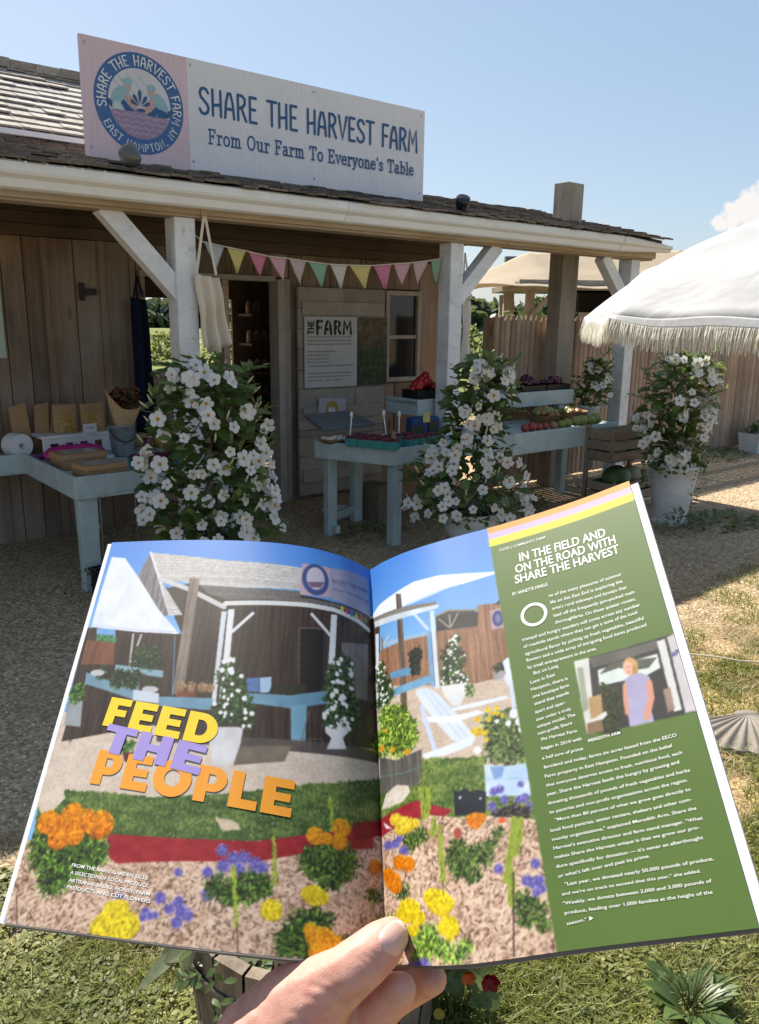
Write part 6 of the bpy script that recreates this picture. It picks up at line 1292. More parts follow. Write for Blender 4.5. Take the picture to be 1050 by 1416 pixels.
('e','leaf',(38,60,34),(96,124,70),(750,1902,25,29)),
('e','leaf',(38,60,34),(96,124,70),(719,1851,40,43)),
('e','leaf',(38,60,34),(96,124,70),(688,1786,52,58)),
('e','leaf',(38,60,34),(96,124,70),(722,1720,60,65)),
('e','leaf',(38,60,34),(96,124,70),(691,1657,57,61)),
('e','leaf',(38,60,34),(96,124,70),(752,1769,47,52)),
('e','leaf',(38,60,34),(96,124,70),(764,1598,38,40)),
('e','leaf',(38,60,34),(96,124,70),(660,1609,34,36)),
('e','f',(232,232,240),(240,240,246),(702,1786,6,10)),
('e','f',(232,232,240),(240,240,246),(634,1591,6,10)),
('e','f',(232,232,240),(240,240,246),(745,1864,7,10)),
('e','f',(232,232,240),(240,240,246),(729,1652,10,11)),
('e','f',(232,232,240),(240,240,246),(652,1703,10,10)),
('e','f',(232,232,240),(240,240,246),(737,1821,8,8)),
('e','f',(232,232,240),(240,240,246),(670,1767,8,9)),
('e','f',(232,232,240),(240,240,246),(688,1614,6,10)),
('e','f',(232,232,240),(240,240,246),(742,1924,7,10)),
('e','f',(232,232,240),(240,240,246),(728,1750,8,7)),
('e','f',(232,232,240),(240,240,246),(664,1570,10,8)),
('e','f',(232,232,240),(240,240,246),(719,1861,10,9)),
('e','f',(232,232,240),(240,240,246),(745,1883,7,12)),
('e','f',(232,232,240),(240,240,246),(736,1591,10,10)),
('e','f',(232,232,240),(240,240,246),(703,1815,5,8)),
('e','f',(232,232,240),(240,240,246),(770,1756,6,6)),
('e','f',(232,232,240),(240,240,246),(741,1916,7,6)),
('e','f',(232,232,240),(240,240,246),(757,1631,9,6)),
('e','f',(232,232,240),(240,240,246),(735,1889,7,10)),
('e','f',(232,232,240),(240,240,246),(717,1797,6,7)),
('e','f',(232,232,240),(240,240,246),(639,1596,6,9)),
('e','f',(232,232,240),(240,240,246),(730,1906,8,11)),
('e','f',(232,232,240),(240,240,246),(710,1638,8,8)),
('e','f',(232,232,240),(240,240,246),(696,1705,7,9)),
('e','f',(232,232,240),(240,240,246),(757,1575,7,11)),
('e','f',(232,232,240),(240,240,246),(737,1887,9,6)),
('e','f',(232,232,240),(240,240,246),(704,1783,7,8)),
('e','f',(232,232,240),(240,240,246),(709,1811,9,9)),
('e','f',(232,232,240),(240,240,246),(643,1633,6,11)),
('e','f',(232,232,240),(240,240,246),(747,1655,7,9)),
('e','f',(232,232,240),(240,240,246),(690,1589,5,10)),
('e','f',(232,232,240),(240,240,246),(762,1554,6,8)),
('e','f',(232,232,240),(240,240,246),(795,1762,9,8)),
('e','f',(232,232,240),(240,240,246),(766,1625,10,10)),
('e','f',(232,232,240),(240,240,246),(692,1801,10,10)),
('e','f',(232,232,240),(240,240,246),(694,1676,9,9)),
('e','f',(232,232,240),(240,240,246),(726,1760,7,7)),
('e','f',(232,232,240),(240,240,246),(627,1613,10,9)),
('e','f',(232,232,240),(240,240,246),(754,1849,5,10)),
('e','f',(232,232,240),(240,240,246),(797,1585,10,8)),
('e','f',(232,232,240),(240,240,246),(803,1582,6,10)),
('e','f',(232,232,240),(240,240,246),(651,1588,6,5)),
('e','f',(232,232,240),(240,240,246),(750,1913,9,8)),
('e','f',(232,232,240),(240,240,246),(777,1605,8,10)),
('e','f',(232,232,240),(240,240,246),(704,1894,9,10)),
('e','f',(232,232,240),(240,240,246),(696,1593,7,10)),
('e','f',(232,232,240),(240,240,246),(719,1899,5,10)),
('e','f',(232,232,240),(240,240,246),(736,1724,7,8)),
('e','f',(232,232,240),(240,240,246),(756,1917,8,10)),
('e','f',(232,232,240),(240,240,246),(689,1826,8,11)),
('e','f',(232,232,240),(240,240,246),(743,1647,7,8)),
('e','f',(232,232,240),(240,240,246),(802,1604,6,7)),
('e','f',(232,232,240),(240,240,246),(742,1914,9,8)),
('e','f',(232,232,240),(240,240,246),(705,1809,10,8)),
('p','f',(212,214,220),(236,238,242),[(617,1581),(797,1565),(777,1486),(736,1416),(685,1427),(638,1505)]),
('e','leaf',(90,120,70),(150,170,110),(807,1506,27,45)),
('p','f',(150,150,156),(190,190,196),[(967,1588),(1034,1605),(1039,1535),(971,1530)]),
('e','leaf',(40,56,40),(70,90,60),(1011,1618,37,27)),
('p','f',(206,218,244),(224,232,250),[(420,1581),(456,1598),(524,1586),(592,1536),(718,1355),(817,1188),(752,1171),(666,1204),(582,1319),(478,1473)]),
('l','f',(170,186,222),(170,186,222),[(486,1580),(729,1195)],2),
('l','f',(170,186,222),(170,186,222),[(523,1577),(778,1184)],2),
('p','f',(226,234,250),(236,242,252),[(463,1398),(679,1357),(843,1359),(890,1335),(689,1316),(466,1362)]),
('p','f',(220,228,246),(232,238,250),[(681,1413),(848,1416),(1025,1416),(1047,1395),(870,1388),(692,1389)]),
('l','f',(200,214,242),(200,214,242),[(465,1468),(502,1309),(541,1163)],18),
('p','f',(214,224,246),(228,236,250),[(446,1154),(569,1164),(779,1203),(814,1183),(786,1146),(619,1118),(464,1120)]),
('p','f',(210,222,246),(226,234,250),[(1033,1647),(1063,1671),(1097,1662),(1113,1591),(1120,1495),(1077,1492),(1043,1568)]),
('l','f',(216,226,248),(216,226,248),[(1046,1541),(1064,1482),(1134,1457)],16),
('l','f',(206,218,244),(206,218,244),[(1071,1481),(1069,1300)],14),
('l','f',(206,218,244),(206,218,244),[(1106,1472),(1108,1329)],12),
('p','grass',(66,98,40),(150,164,92),[(43,1163),(436,1128),(866,1062),(869,852),(646,807),(25,791)]),
('e','leaf',(84,120,40),(176,200,90),(129,1476,93,61)),
('e','leaf',(84,120,40),(176,200,90),(232,1454,95,69)),
('e','leaf',(84,120,40),(176,200,90),(302,1373,91,69)),
('e','leaf',(84,120,40),(176,200,90),(185,1355,115,80)),
('e','leaf',(84,120,40),(176,200,90),(332,1288,84,65)),
('e','leaf',(84,120,40),(176,200,90),(95,1331,95,60)),
('e','leaf',(84,120,40),(176,200,90),(255,1249,101,73)),
('e','leaf',(84,120,40),(176,200,90),(66,1256,90,53)),
('e','flow',(236,150,40),(250,190,60),(57,1255,36,21)),
('e','flow',(236,150,40),(250,190,60),(179,1228,27,18)),
('e','flow',(236,150,40),(250,190,60),(316,1188,28,20)),
('e','flow',(236,150,40),(250,190,60),(98,1372,23,13)),
('p','plank',(84,82,80),(128,124,118),[(26,1201),(212,1149),(444,1187),(427,1025),(388,966),(18,955)]),
('l','f',(110,130,130),(110,130,130),[(26,1068),(266,1058),(428,1077)],5),
('e','leaf',(72,96,48),(150,164,110),(940,1242,71,73)),
('e','leaf',(72,96,48),(150,164,110),(1023,1235,77,81)),
('e','leaf',(72,96,48),(150,164,110),(966,1150,76,79)),
('e','leaf',(72,96,48),(150,164,110),(1059,1142,69,71)),
('e','leaf',(72,96,48),(150,164,110),(923,1075,65,66)),
('e','leaf',(72,96,48),(150,164,110),(1014,1056,75,77)),
('e','leaf',(72,96,48),(150,164,110),(1094,1050,57,58)),
('e','leaf',(72,96,48),(150,164,110),(1096,1256,52,53)),
('e','f',(220,226,236),(236,240,246),(1065,1288,30,32)),
('e','f',(220,226,236),(236,240,246),(1093,1232,28,29)),
('e','f',(220,226,236),(236,240,246),(1023,1235,18,20)),
('e','f',(220,226,236),(236,240,246),(819,1109,24,24)),
('e','f',(220,226,236),(236,240,246),(1099,1181,23,24)),
('e','f',(220,226,236),(236,240,246),(955,1263,14,15)),
('e','flow',(220,180,20),(250,226,70),(909,1350,17,18)),
('e','flow',(220,180,20),(250,226,70),(964,1348,16,17)),
('e','flow',(220,180,20),(250,226,70),(936,1318,15,15)),
('e','flow',(220,180,20),(250,226,70),(994,1292,14,15)),
('e','flow',(220,180,20),(250,226,70),(838,1303,19,20)),
('e','flow',(220,180,20),(250,226,70),(836,1221,28,30)),
('e','flow',(220,180,20),(250,226,70),(877,1206,21,22)),
('e','flow',(220,180,20),(250,226,70),(807,1234,19,20)),
('e','flow',(220,180,20),(250,226,70),(882,1162,14,15)),
('e','flow',(220,180,20),(250,226,70),(909,1286,14,15)),
('e','flow',(220,180,20),(250,226,70),(966,1311,12,13)),
('p','f',(180,206,236),(226,236,248),[(851,1014),(982,978),(1130,969),(1118,780),(844,828)]),
('l','f',(150,180,220),(150,180,220),[(849,928),(1125,878)],2),
('p','f',(130,164,214),(150,180,222),[(884,995),(969,978),(950,920),(901,918)]),
('e','flow',(104,96,178),(176,170,226),(893,847,29,28)),
('e','flow',(104,96,178),(176,170,226),(931,852,26,26)),
('e','flow',(104,96,178),(176,170,226),(872,768,29,28)),
('e','flow',(104,96,178),(176,170,226),(948,789,28,28)),
('e','flow',(104,96,178),(176,170,226),(1030,774,25,25)),
('e','flow',(104,96,178),(176,170,226),(1066,778,28,28)),
('e','flow',(104,96,178),(176,170,226),(1083,729,25,25)),
('e','flow',(104,96,178),(176,170,226),(1001,733,23,22)),
('e','flow',(104,96,178),(176,170,226),(893,736,24,22)),
('e','flow',(104,96,178),(176,170,226),(1052,858,21,21)),
('e','leaf',(50,50,50),(110,96,96),(975,715,46,45)),
('e','leaf',(50,50,50),(110,96,96),(1044,696,41,40)),
('e','leaf',(50,50,50),(110,96,96),(902,705,40,39)),
('p','f',(34,38,50),(50,54,66),[(647,903),(680,883),(721,897),(757,870),(796,877),(847,853),(829,727),(644,753)]),
('e','f',(200,206,214),(210,214,220),(685,848,9,9)),
('e','f',(200,206,214),(210,214,220),(809,822,8,8)),
('p','mulch',(150,116,96),(238,214,194),[(-64,697),(238,733),(469,771),(830,718),(1130,647),(1175,-60),(-196,-89)]),
('p','red',(150,36,52),(178,58,70),[(21,802),(248,856),(371,877),(634,785),(572,758),(470,780),(240,757),(112,720),(9,692)]),
('p','red',(128,30,44),(150,44,56),[(-237,748),(16,798),(9,704),(-239,639)]),
('p','gravel',(200,190,180),(238,232,224),[(26,862),(85,953),(189,989),(307,976),(324,933),(250,881),(101,860)]),
('p','f',(228,228,230),(240,240,242),[(34,780),(135,730),(67,736)]),
('e','leaf',(52,84,36),(140,160,84),(305,644,71,47)),
('e','leaf',(52,84,36),(140,160,84),(379,673,58,42)),
('e','leaf',(52,84,36),(140,160,84),(637,566,57,49)),
('e','leaf',(52,84,36),(140,160,84),(708,492,61,53)),
('e','leaf',(52,84,36),(140,160,84),(761,528,53,47)),
('e','leaf',(52,84,36),(140,160,84),(653,456,51,42)),
('e','leaf',(52,84,36),(140,160,84),(807,499,43,38)),
('e','leaf',(52,84,36),(140,160,84),(726,425,48,42)),
('e','leaf',(52,84,36),(140,160,84),(604,504,45,37)),
('e','leaf',(52,84,36),(140,160,84),(892,617,33,30)),
('e','leaf',(52,84,36),(140,160,84),(205,375,64,38)),
('e','leaf',(52,84,36),(140,160,84),(-83,354,66,38)),
('e','leaf',(52,84,36),(140,160,84),(985,245,54,49)),
('e','leaf',(52,84,36),(140,160,84),(1046,207,53,48)),
('e','leaf',(52,84,36),(140,160,84),(1079,135,38,33)),
('e','leaf',(52,84,36),(140,160,84),(997,165,43,38)),
('e','leaf',(52,84,36),(140,160,84),(653,587,38,33)),
('e','leaf',(52,84,36),(140,160,84),(838,559,35,33)),
('l','leaf2',(160,176,70),(160,176,70),[(411,938),(423,855),(422,776)],20),
('l','leaf2',(160,176,70),(160,176,70),[(467,930),(465,856),(451,785)],20),
('l','leaf2',(160,176,70),(160,176,70),[(531,704),(535,555),(528,414)],20),
('l','leaf2',(160,176,70),(160,176,70),[(994,677),(956,518),(910,367)],20),
('l','leaf2',(160,176,70),(160,176,70),[(1027,660),(1007,575),(977,493)],20),
('l','leaf2',(160,176,70),(160,176,70),[(939,415),(936,333),(924,254)],20),
('l','leaf2',(160,176,70),(160,176,70),[(497,743),(492,703),(475,664)],20),
('e','flow',(104,96,178),(176,170,226),(82,637,57,31)),
('e','flow',(104,96,178),(176,170,226),(159,640,49,29)),
('e','flow',(104,96,178),(176,170,226),(202,666,39,24)),
('e','flow',(104,96,178),(176,170,226),(235,596,49,30)),
('e','flow',(104,96,178),(176,170,226),(874,433,30,27)),
('e','flow',(104,96,178),(176,170,226),(1077,426,28,27)),
('e','flow',(104,96,178),(176,170,226),(1021,350,33,30)),
('e','flow',(104,96,178),(176,170,226),(1058,334,37,34)),
('e','flow',(104,96,178),(176,170,226),(1087,340,30,28)),
('e','flow',(104,96,178),(176,170,226),(1092,299,28,25)),
('e','flow',(104,96,178),(176,170,226),(1062,283,24,22)),
('e','mari',(222,112,10),(250,168,30),(767,706,46,43)),
('e','mari',(222,112,10),(250,168,30),(743,719,32,29)),
('e','mari',(222,112,10),(250,168,30),(805,716,27,26)),
('e','mari',(222,112,10),(250,168,30),(191,534,66,40)),
('e','mari',(222,112,10),(250,168,30),(266,519,62,39)),
('e','mari',(222,112,10),(250,168,30),(109,435,81,45)),
('e','mari',(222,112,10),(250,168,30),(138,400,62,35)),
('e','mari',(222,112,10),(250,168,30),(68,472,64,34)),
('e','mari',(222,112,10),(250,168,30),(-54,517,61,37)),
('e','mari',(226,190,40),(252,232,90),(171,782,62,39)),
('e','mari',(226,190,40),(252,232,90),(231,770,40,26)),
('e','mari',(226,190,40),(252,232,90),(277,742,69,46)),
('e','mari',(226,190,40),(252,232,90),(217,723,60,37)),
('e','mari',(226,190,40),(252,232,90),(351,745,38,26)),
('e','mari',(232,196,10),(254,236,50),(252,277,95,57)),
('e','mari',(232,196,10),(254,236,50),(194,245,70,41)),
('e','mari',(232,196,10),(254,236,50),(320,234,63,39)),
('e','mari',(232,196,10),(254,236,50),(278,172,51,30)),
('e','mari',(232,196,10),(254,236,50),(486,311,80,59)),
('e','mari',(232,196,10),(254,236,50),(443,334,61,44)),
('e','mari',(232,196,10),(254,236,50),(542,297,52,39)),
('e','mari',(232,196,10),(254,236,50),(511,268,48,36)),
('e','mari',(232,196,10),(254,236,50),(545,191,63,46)),
('e','mari',(232,196,10),(254,236,50),(509,177,43,31)),
('e','mari',(232,196,10),(254,236,50),(577,169,41,30)),
('e','mari',(232,196,10),(254,236,50),(547,136,30,22)),
('e','leaf3',(90,140,50),(190,216,110),(394,151,67,44)),
('e','leaf3',(90,140,50),(190,216,110),(357,101,78,50)),
('e','leaf3',(90,140,50),(190,216,110),(434,91,64,43)),
('e','leaf3',(90,140,50),(190,216,110),(506,79,55,39)),
('e','leaf3',(90,140,50),(190,216,110),(334,42,65,39)),
('e','leaf3',(90,140,50),(190,216,110),(570,39,58,41)),
('e','leaf3',(90,140,50),(190,216,110),(640,83,42,32)),
('e','leaf3',(90,140,50),(190,216,110),(48,226,51,26)),
('e','flow',(104,96,178),(176,170,226),(295,-8,61,35)),
('e','flow',(104,96,178),(176,170,226),(348,13,48,29)),
('e','flow',(104,96,178),(176,170,226),(223,-20,54,30)),
('e','flow',(104,96,178),(176,170,226),(377,-11,38,23)),
('e','f',(160,80,70),(180,96,84),(652,652,26,30)),
('e','f',(226,100,50),(240,120,60),(923,679,21,15)),
('l','f',(70,56,50),(70,56,50),[(953,402),(907,12)],4),
('l','f',(90,70,60),(90,70,60),[(528,414),(527,340)],3),
('l','f',(90,66,56),(90,66,56),[(-867,144),(-849,6)],3),
('l','f',(90,70,60),(90,70,60),[(-2208,151),(-2152,5)],4),
('p','page',(98,124,62),(106,132,70),[(1042,2755),(1128,-5),(2094,-5),(2094,2755)]),
('p','f',(240,160,52),(244,166,58),[(1040,2694),(2094,2694),(2094,2755),(1040,2755)]),
('p','f',(196,178,232),(200,182,236),[(1040,2640),(2094,2640),(2094,2694),(1040,2694)]),
('p','f',(248,222,44),(250,226,50),[(1042,2575),(2094,2575),(2094,2640),(1041,2640)]),
('p','f',(58,56,58),(74,72,72),[(1470,1534),(2075,1538),(2075,1051),(1465,1060)]),
('p','f',(96,94,92),(120,116,112),[(1562,1531),(1975,1527),(1968,1472),(1576,1461)]),
('p','f',(206,216,216),(236,240,238),[(1598,1441),(1727,1444),(1955,1443),(1952,1352),(1866,1329),(1591,1337)]),
('p','f',(80,84,76),(120,124,110),[(1680,1463),(1731,1460),(1950,1422),(1888,1371),(1815,1379),(1722,1420),(1605,1410)]),
('p','f',(206,206,204),(222,222,220),[(1470,1534),(1563,1535),(1555,1453),(1518,1067),(1467,1062)]),
('p','f',(150,160,140),(180,184,170),[(1483,1487),(1517,1483),(1505,1215),(1467,1198)]),
('p','leaf',(30,34,26),(84,92,54),[(1592,1343),(1679,1334),(1711,1243),(1641,1026),(1537,1050)]),
('p','f',(170,140,100),(200,170,126),[(1514,1281),(1592,1286),(1578,1164),(1505,1148)]),
('p','f',(216,214,212),(226,224,222),[(1517,1146),(1598,1179),(1601,1152),(1529,1103)]),
('p','f',(130,104,84),(150,124,100),[(1479,1128),(1565,1134),(1564,1063),(1470,1060)]),
('p','f',(206,208,210),(226,228,230),[(1971,1520),(2019,1522),(2007,1080),(1960,1080)]),
('p','f',(196,192,198),(216,212,216),[(2028,1527),(2075,1538),(2075,1056),(2015,1057)]),
('p','f',(52,50,50),(60,56,56),[(2018,1519),(2031,1519),(2017,1066),(2004,1067)]),
('p','f',(176,150,140),(150,130,120),[(1934,1222),(1975,1224),(1969,1096),(1928,1082)]),
('e','f',(196,160,110),(206,170,120),(1789,1411,44,57)),
('e','f',(226,178,160),(232,186,168),(1775,1402,28,43)),
('e','f',(180,140,90),(190,150,100),(1809,1373,14,41)),
('e','f',(120,86,76),(120,86,76),(1766,1410,5,4)),
('e','f',(120,86,76),(120,86,76),(1786,1409,5,4)),
('e','f',(196,110,104),(196,110,104),(1772,1380,9,4)),
('l','f',(150,148,184),(150,148,184),[(1798,1301),(1768,1188),(1757,1062)],4),
('l','f',(214,212,236),(214,212,236),[(1832,1319),(1814,1176),(1805,1063)],4),
('p','f',(168,164,198),(190,186,216),[(1738,1338),(1785,1357),(1835,1356),(1877,1322),(1884,1287),(1853,1272),(1847,1194),(1845,1052),(1710,1054),(1714,1163)]),
('l','f',(214,160,140),(214,160,140),[(1870,1281),(1861,1190),(1811,1087)],20),
('l','f',(214,160,140),(214,160,140),[(1734,1305),(1717,1215),(1713,1137)],14)]
LETTERS = [
('FEED', -1920, 1204, -1127, 1110, 204, 'y', 0.045),
('THE', -1898, 1032, -1189, 919, 188, 'v', 0.045),
('PEOPLE', -1908, 819, -627, 724, 220, 'o', 0.045),
('FOOD | COMMUNITY FARM', 1111, 2512, 1436, 2511, 22, 'w', 0.004),
('IN THE FIELD AND', 1237, 2381, 1838, 2370, 68, 'w', 0.02),
('ON THE ROAD WITH', 1199, 2293, 1889, 2288, 66, 'w', 0.02),
('SHARE THE HARVEST', 1186, 2209, 1898, 2206, 66, 'w', 0.02),
('BY ANNETTE HINKLE', 1157, 2120, 1397, 2124, 24, 'w', 0.012),
('ne of the many pleasures of summer', 1391, 2033, 1874, 2033, 24, 'w', 0.006),
('life on the East End is exploring the', 1394, 1979, 1867, 1981, 24, 'w', 0.006),
("area's rural sideways and byways that", 1400, 1930, 1883, 1929, 23, 'w', 0.006),
('lead off the frequently jam-packed main', 1400, 1876, 1923, 1879, 23, 'w', 0.006),
('thoroughfares. On these quieter routes,', 1401, 1824, 1918, 1829, 23, 'w', 0.006),
('tranquil and hungry wanders will come across any number', 1177, 1760, 1936, 1780, 23, 'w', 0.006),
('of roadside stands where they can get a taste of the local', 1181, 1709, 1907, 1735, 22, 'w', 0.006),
('agricultural flavor by picking up fresh vegetables, beautiful', 1184, 1655, 1935, 1684, 22, 'w', 0.006),
('flowers and a wide array of intriguing food items produced', 1185, 1608, 1941, 1635, 22, 'w', 0.006),
('by small entrepreneurs in the area.', 1188, 1557, 1623, 1572, 22, 'w', 0.006),
('But on Long', 1219, 1510, 1375, 1522, 22, 'w', 0.006),
('Lane in East', 1192, 1453, 1347, 1470, 21, 'w', 0.006),
('Hampton, there is', 1189, 1406, 1418, 1425, 21, 'w', 0.006),
('one boutique farm', 1192, 1358, 1418, 1379, 21, 'w', 0.006),
('stand that stands', 1196, 1309, 1410, 1332, 21, 'w', 0.006),
('apart and oper-', 1194, 1257, 1380, 1276, 20, 'w', 0.006),
('ates under a truly', 1194, 1208, 1406, 1230, 19, 'w', 0.006),
('unique model. The', 1194, 1164, 1424, 1188, 20, 'w', 0.006),
('non-profit Share', 1193, 1121, 1398, 1143, 19, 'w', 0.006),
('the Harvest Farm', 1203, 1084, 1417, 1089, 19, 'w', 0.006),
('began in 2010 with', 1199, 1029, 1435, 1037, 19, 'w', 0.006),
('a half acre of prime', 1196, 971, 1433, 979, 18, 'w', 0.006),
('farmland and today, farms six acres leased from the EECO', 1197, 917, 1944, 941, 18, 'w', 0.006),
('Farm property in East Hampton. Founded on the belief', 1196, 864, 1909, 890, 18, 'w', 0.006),
('that everyone deserves access to fresh, nutritious food, each', 1195, 813, 1949, 843, 17, 'w', 0.006),
('year, Share the Harvest feeds the hungry by growing and', 1191, 762, 1922, 797, 18, 'w', 0.006),
('donating thousands of pounds of fresh vegetables and herbs', 1191, 714, 1963, 744, 17, 'w', 0.006),
('to pantries and non-profit organizations across the region.', 1192, 664, 1939, 697, 17, 'w', 0.006),
('"More than 80 percent of what we grow goes directly to', 1218, 619, 1942, 649, 16, 'w', 0.006),
('local food pantries, senior centers, shelters and other com-', 1184, 568, 1933, 598, 17, 'w', 0.006),
('munity organizations," explained Meredith Arm, Share the', 1185, 521, 1945, 552, 16, 'w', 0.006),
('Harvest\'s executive director and farm stand manager. "What', 1186, 476, 1963, 500, 16, 'w', 0.006),
('makes Share the Harvest unique is that we grow our pro-', 1185, 430, 1935, 459, 16, 'w', 0.006),
("duce specifically for donation — it's never an afterthought", 1186, 384, 1940, 409, 16, 'w', 0.006),
("or what's left over and past its prime.", 1189, 335, 1666, 365, 16, 'w', 0.006),
('"Last year, we donated nearly 50,000 pounds of produce,', 1218, 292, 1961, 307, 16, 'w', 0.006),
('and we\'re on track to exceed that this year," she added.', 1195, 249, 1889, 262, 14, 'w', 0.006),
('"Weekly, we donate between 2,000 and 3,000 pounds of', 1194, 204, 1927, 212, 15, 'w', 0.006),
('produce, feeding over 1,000 families at the height of the', 1195, 160, 1917, 163, 15, 'w', 0.006),
('season."', 1198, 111, 1299, 119, 14, 'w', 0.006),
('MEREDITH ARM', 1470, 1016, 1653, 1024, 17, 'w', 0.012),
('FROM THE BARN, GARDEN SELLS', -1892, 330, -1397, 304, 18, 'w', 0.014),
('A SELECTION OF LOCAL PRODUCE,', -1890, 290, -1382, 265, 18, 'w', 0.014),
('ARTISANAL BREAD, HONEY, FARM', -1889, 249, -1369, 223, 18, 'w', 0.014),
('PRODUCTS AND CUT FLOWERS', -1890, 212, -1358, 187, 18, 'w', 0.014),
('SHARE THE HARV', -404, 2480, -35, 2508, 33, 'n', 0.005),
('From Our Farm to', -391, 2414, -39, 2420, 22, 'n', 0.003),
('#F', 2027, 1403, 2075, 1405, 29, 'n', 0.02)]
RING = [(1277, 1935), (1377, 1904), (1293, 2054)]
# ================================================================== THE OPEN MAGAZINE
# the two leaves are ruled surfaces: a bent cross-section (bottom knots, top knots) swept along the page
BOTA, TOPA = np.array(BOTK), np.array(TOPK); PL = .275
def spline(K, n):
    m = len(K); t = np.linspace(0, m-1, n); i = np.minimum(t.astype(int), m-2); u = (t-i)[:, None]; g = lambda j: K[np.clip(j, 0, m-1)]
    p0 = np.where((i-1 < 0)[:, None], 2*g(i)-g(i+1), g(i-1)); p1 = g(i); p2 = g(i+1); p3 = np.where((i+2 > m-1)[:, None], 2*g(i+1)-g(i), g(i+2))
    return .5*((2*p1)+(-p0+p2)*u+(2*p0-5*p1+4*p2-p3)*u*u+(-p0+3*p1-3*p2+p3)*u**3)
LB, LT, RB, RT = spline(BOTA[:8], 200), spline(TOPA[:8], 200), spline(BOTA[7:], 200), spline(TOPA[7:], 200)
arc = lambda A: np.concatenate([[0], np.cumsum(np.linalg.norm(np.diff(A, axis=0), axis=1))])
AL, AR = arc((LB+LT)/2), arc((RB+RT)/2); WLm, WRm = AL[-1], AR[-1]
def ev(B, T, a, u, v):
    def it(K):
        r = np.stack([np.interp(u, a, K[:, k]) for k in range(3)], -1); lo = np.minimum(u-a[0], 0)[..., None]; hi = np.maximum(u-a[-1], 0)[..., None]
        return r+lo*(K[4]-K[0])/(a[4]-a[0])+hi*(K[-1]-K[-5])/(a[-1]-a[-5])
    b, t = it(B), it(T); return b+(t-b)*(v/PL)[..., None]
def page_pt(u, v, off=0.0, side=None):
    u = np.asarray(u, float); v = np.asarray(v, float); e = 4e-4
    def S(u, v): 
        l = ev(LB, LT, AL, u+WLm, v); r = ev(RB, RT, AR, u, v); return np.where(((u < 0) if side is None else np.full(u.shape, side == 'L'))[..., None], l, r)
    P = S(u, v)
    if off is None: return P
    nn_ = np.cross(S(u+e, v)-S(u-e, v), S(u, v+e)-S(u, v-e)); nn_ /= np.linalg.norm(nn_, axis=-1, keepdims=True); return P+nn_*np.asarray(off)[..., None] if np.ndim(off) else P+nn_*off
MAGO = Vector((0.0, .37, 1.36))
mag = thing('magazine', 'open magazine with a garden photo spread and green text column, held in the foreground', 'magazine', MAGO, 0, None, True)
# ---- the printed picture, painted into a fine raster of the spread and carried by the page meshes as vertex colour
STEP = .00025; U0, U1 = -WLm, WRm; NX, NY = int((U1-U0)/STEP/2)*2, int(PL/STEP/2)*2
IMG = np.zeros((NY, NX, 3), np.float32); UU = (U0+(np.arange(NX)+.5)*(U1-U0)/NX)*1e4; VV = (np.arange(NY)+.5)*PL/NY*1e4
def fractal(sx, sy, seed, octv=3):
    g = np.random.default_rng(seed); out = np.zeros((NY, NX), np.float32); amp = 1; tot = 0
    for o in range(octv):
        T = g.random((128, 128)).astype(np.float32); x = UU/sx*(2**o)+37; y = VV/sy*(2**o)+11; xi = np.floor(x).astype(int); yi = np.floor(y).astype(int); fx = (x-xi)[None]; fy = (y-yi)[:, None]; fx = fx*fx*(3-2*fx); fy = fy*fy*(3-2*fy)
        a = T[np.ix_(yi % 128, xi % 128)]; b = T[np.ix_(yi % 128, (xi+1) % 128)]; c = T[np.ix_((yi+1) % 128, xi % 128)]; d = T[np.ix_((yi+1) % 128, (xi+1) % 128)]
        out += amp*((a*(1-fx)+b*fx)*(1-fy)+(c*(1-fx)+d*fx)*fy); tot += amp; amp *= .6
    return out/tot
def turned(sx, sy, seed, an):
    g = np.random.default_rng(seed); T = g.random((256, 256)).astype(np.float32); X_, Y_ = np.meshgrid(UU, VV); x = (X_*math.cos(an)+Y_*math.sin(an))/sx+60; y = (-X_*math.sin(an)+Y_*math.cos(an))/sy+60; xi = np.floor(x).astype(int); yi = np.floor(y).astype(int); fx = x-xi; fy = y-yi; fx = fx*fx*(3-2*fx); fy = fy*fy*(3-2*fy); A = lambda i, j: T[(yi+j) % 256, (xi+i) % 256]
    return ((A(0, 0)*(1-fx)+A(1, 0)*fx)*(1-fy)+(A(0, 1)*(1-fx)+A(1, 1)*fx)*fy).astype(np.float32)
st = lambda n, k=2.2: np.clip((n-.5)*k+.5, 0, 1)
TEX = {'f': st(fractal(120, 120, 1), 1.5), 'gravel': st(fractal(7, 6, 2)*.7+.3*fractal(90, 40, 31), 2.4), 'grass': st(fractal(7, 10, 3)*.65+.35*fractal(60, 40, 32), 3.0), 'leaf': st(fractal(9, 9, 4)*.7+.3*fractal(40, 40, 33), 3.4), 'mari': st(fractal(8, 7, 5)*.7+.3*fractal(30, 30, 34), 3.0), 'flow': st(fractal(7, 7, 6), 2.6), 'plank': st(fractal(9, 300, 7, 2), 2.0)*.75+.25*fractal(20, 20, 8), 'red': st(fractal(60, 40, 9), 1.4)}
TEX['mulch'] = st(np.maximum(np.maximum(turned(42, 5, 10, .5), turned(38, 5, 11, -.35)), turned(34, 5, 12, 1.3))*.75+.35*fractal(8, 8, 13)-.12+.25*(fractal(120, 120, 19)-.5), 3.2)
TEX['grass'] = np.clip(TEX['grass']*.75+.45*st(fractal(130, 55, 41, 2), 3)-.1, 0, 1); TEX['shingle'] = np.clip(st(fractal(12, 7, 14), 1.4)*.7+.75*(((VV/16+.6*np.sin(VV/90)) % 1) > .28)[:, None]-.38, 0, 1); TEX['white'] = st(fractal(90, 90, 15), 1.6); TEX['leaf2'] = TEX['leaf3'] = st(fractal(9, 26, 16), 2.6); TEX['page'] = st(fractal(500, 500, 17), 1)
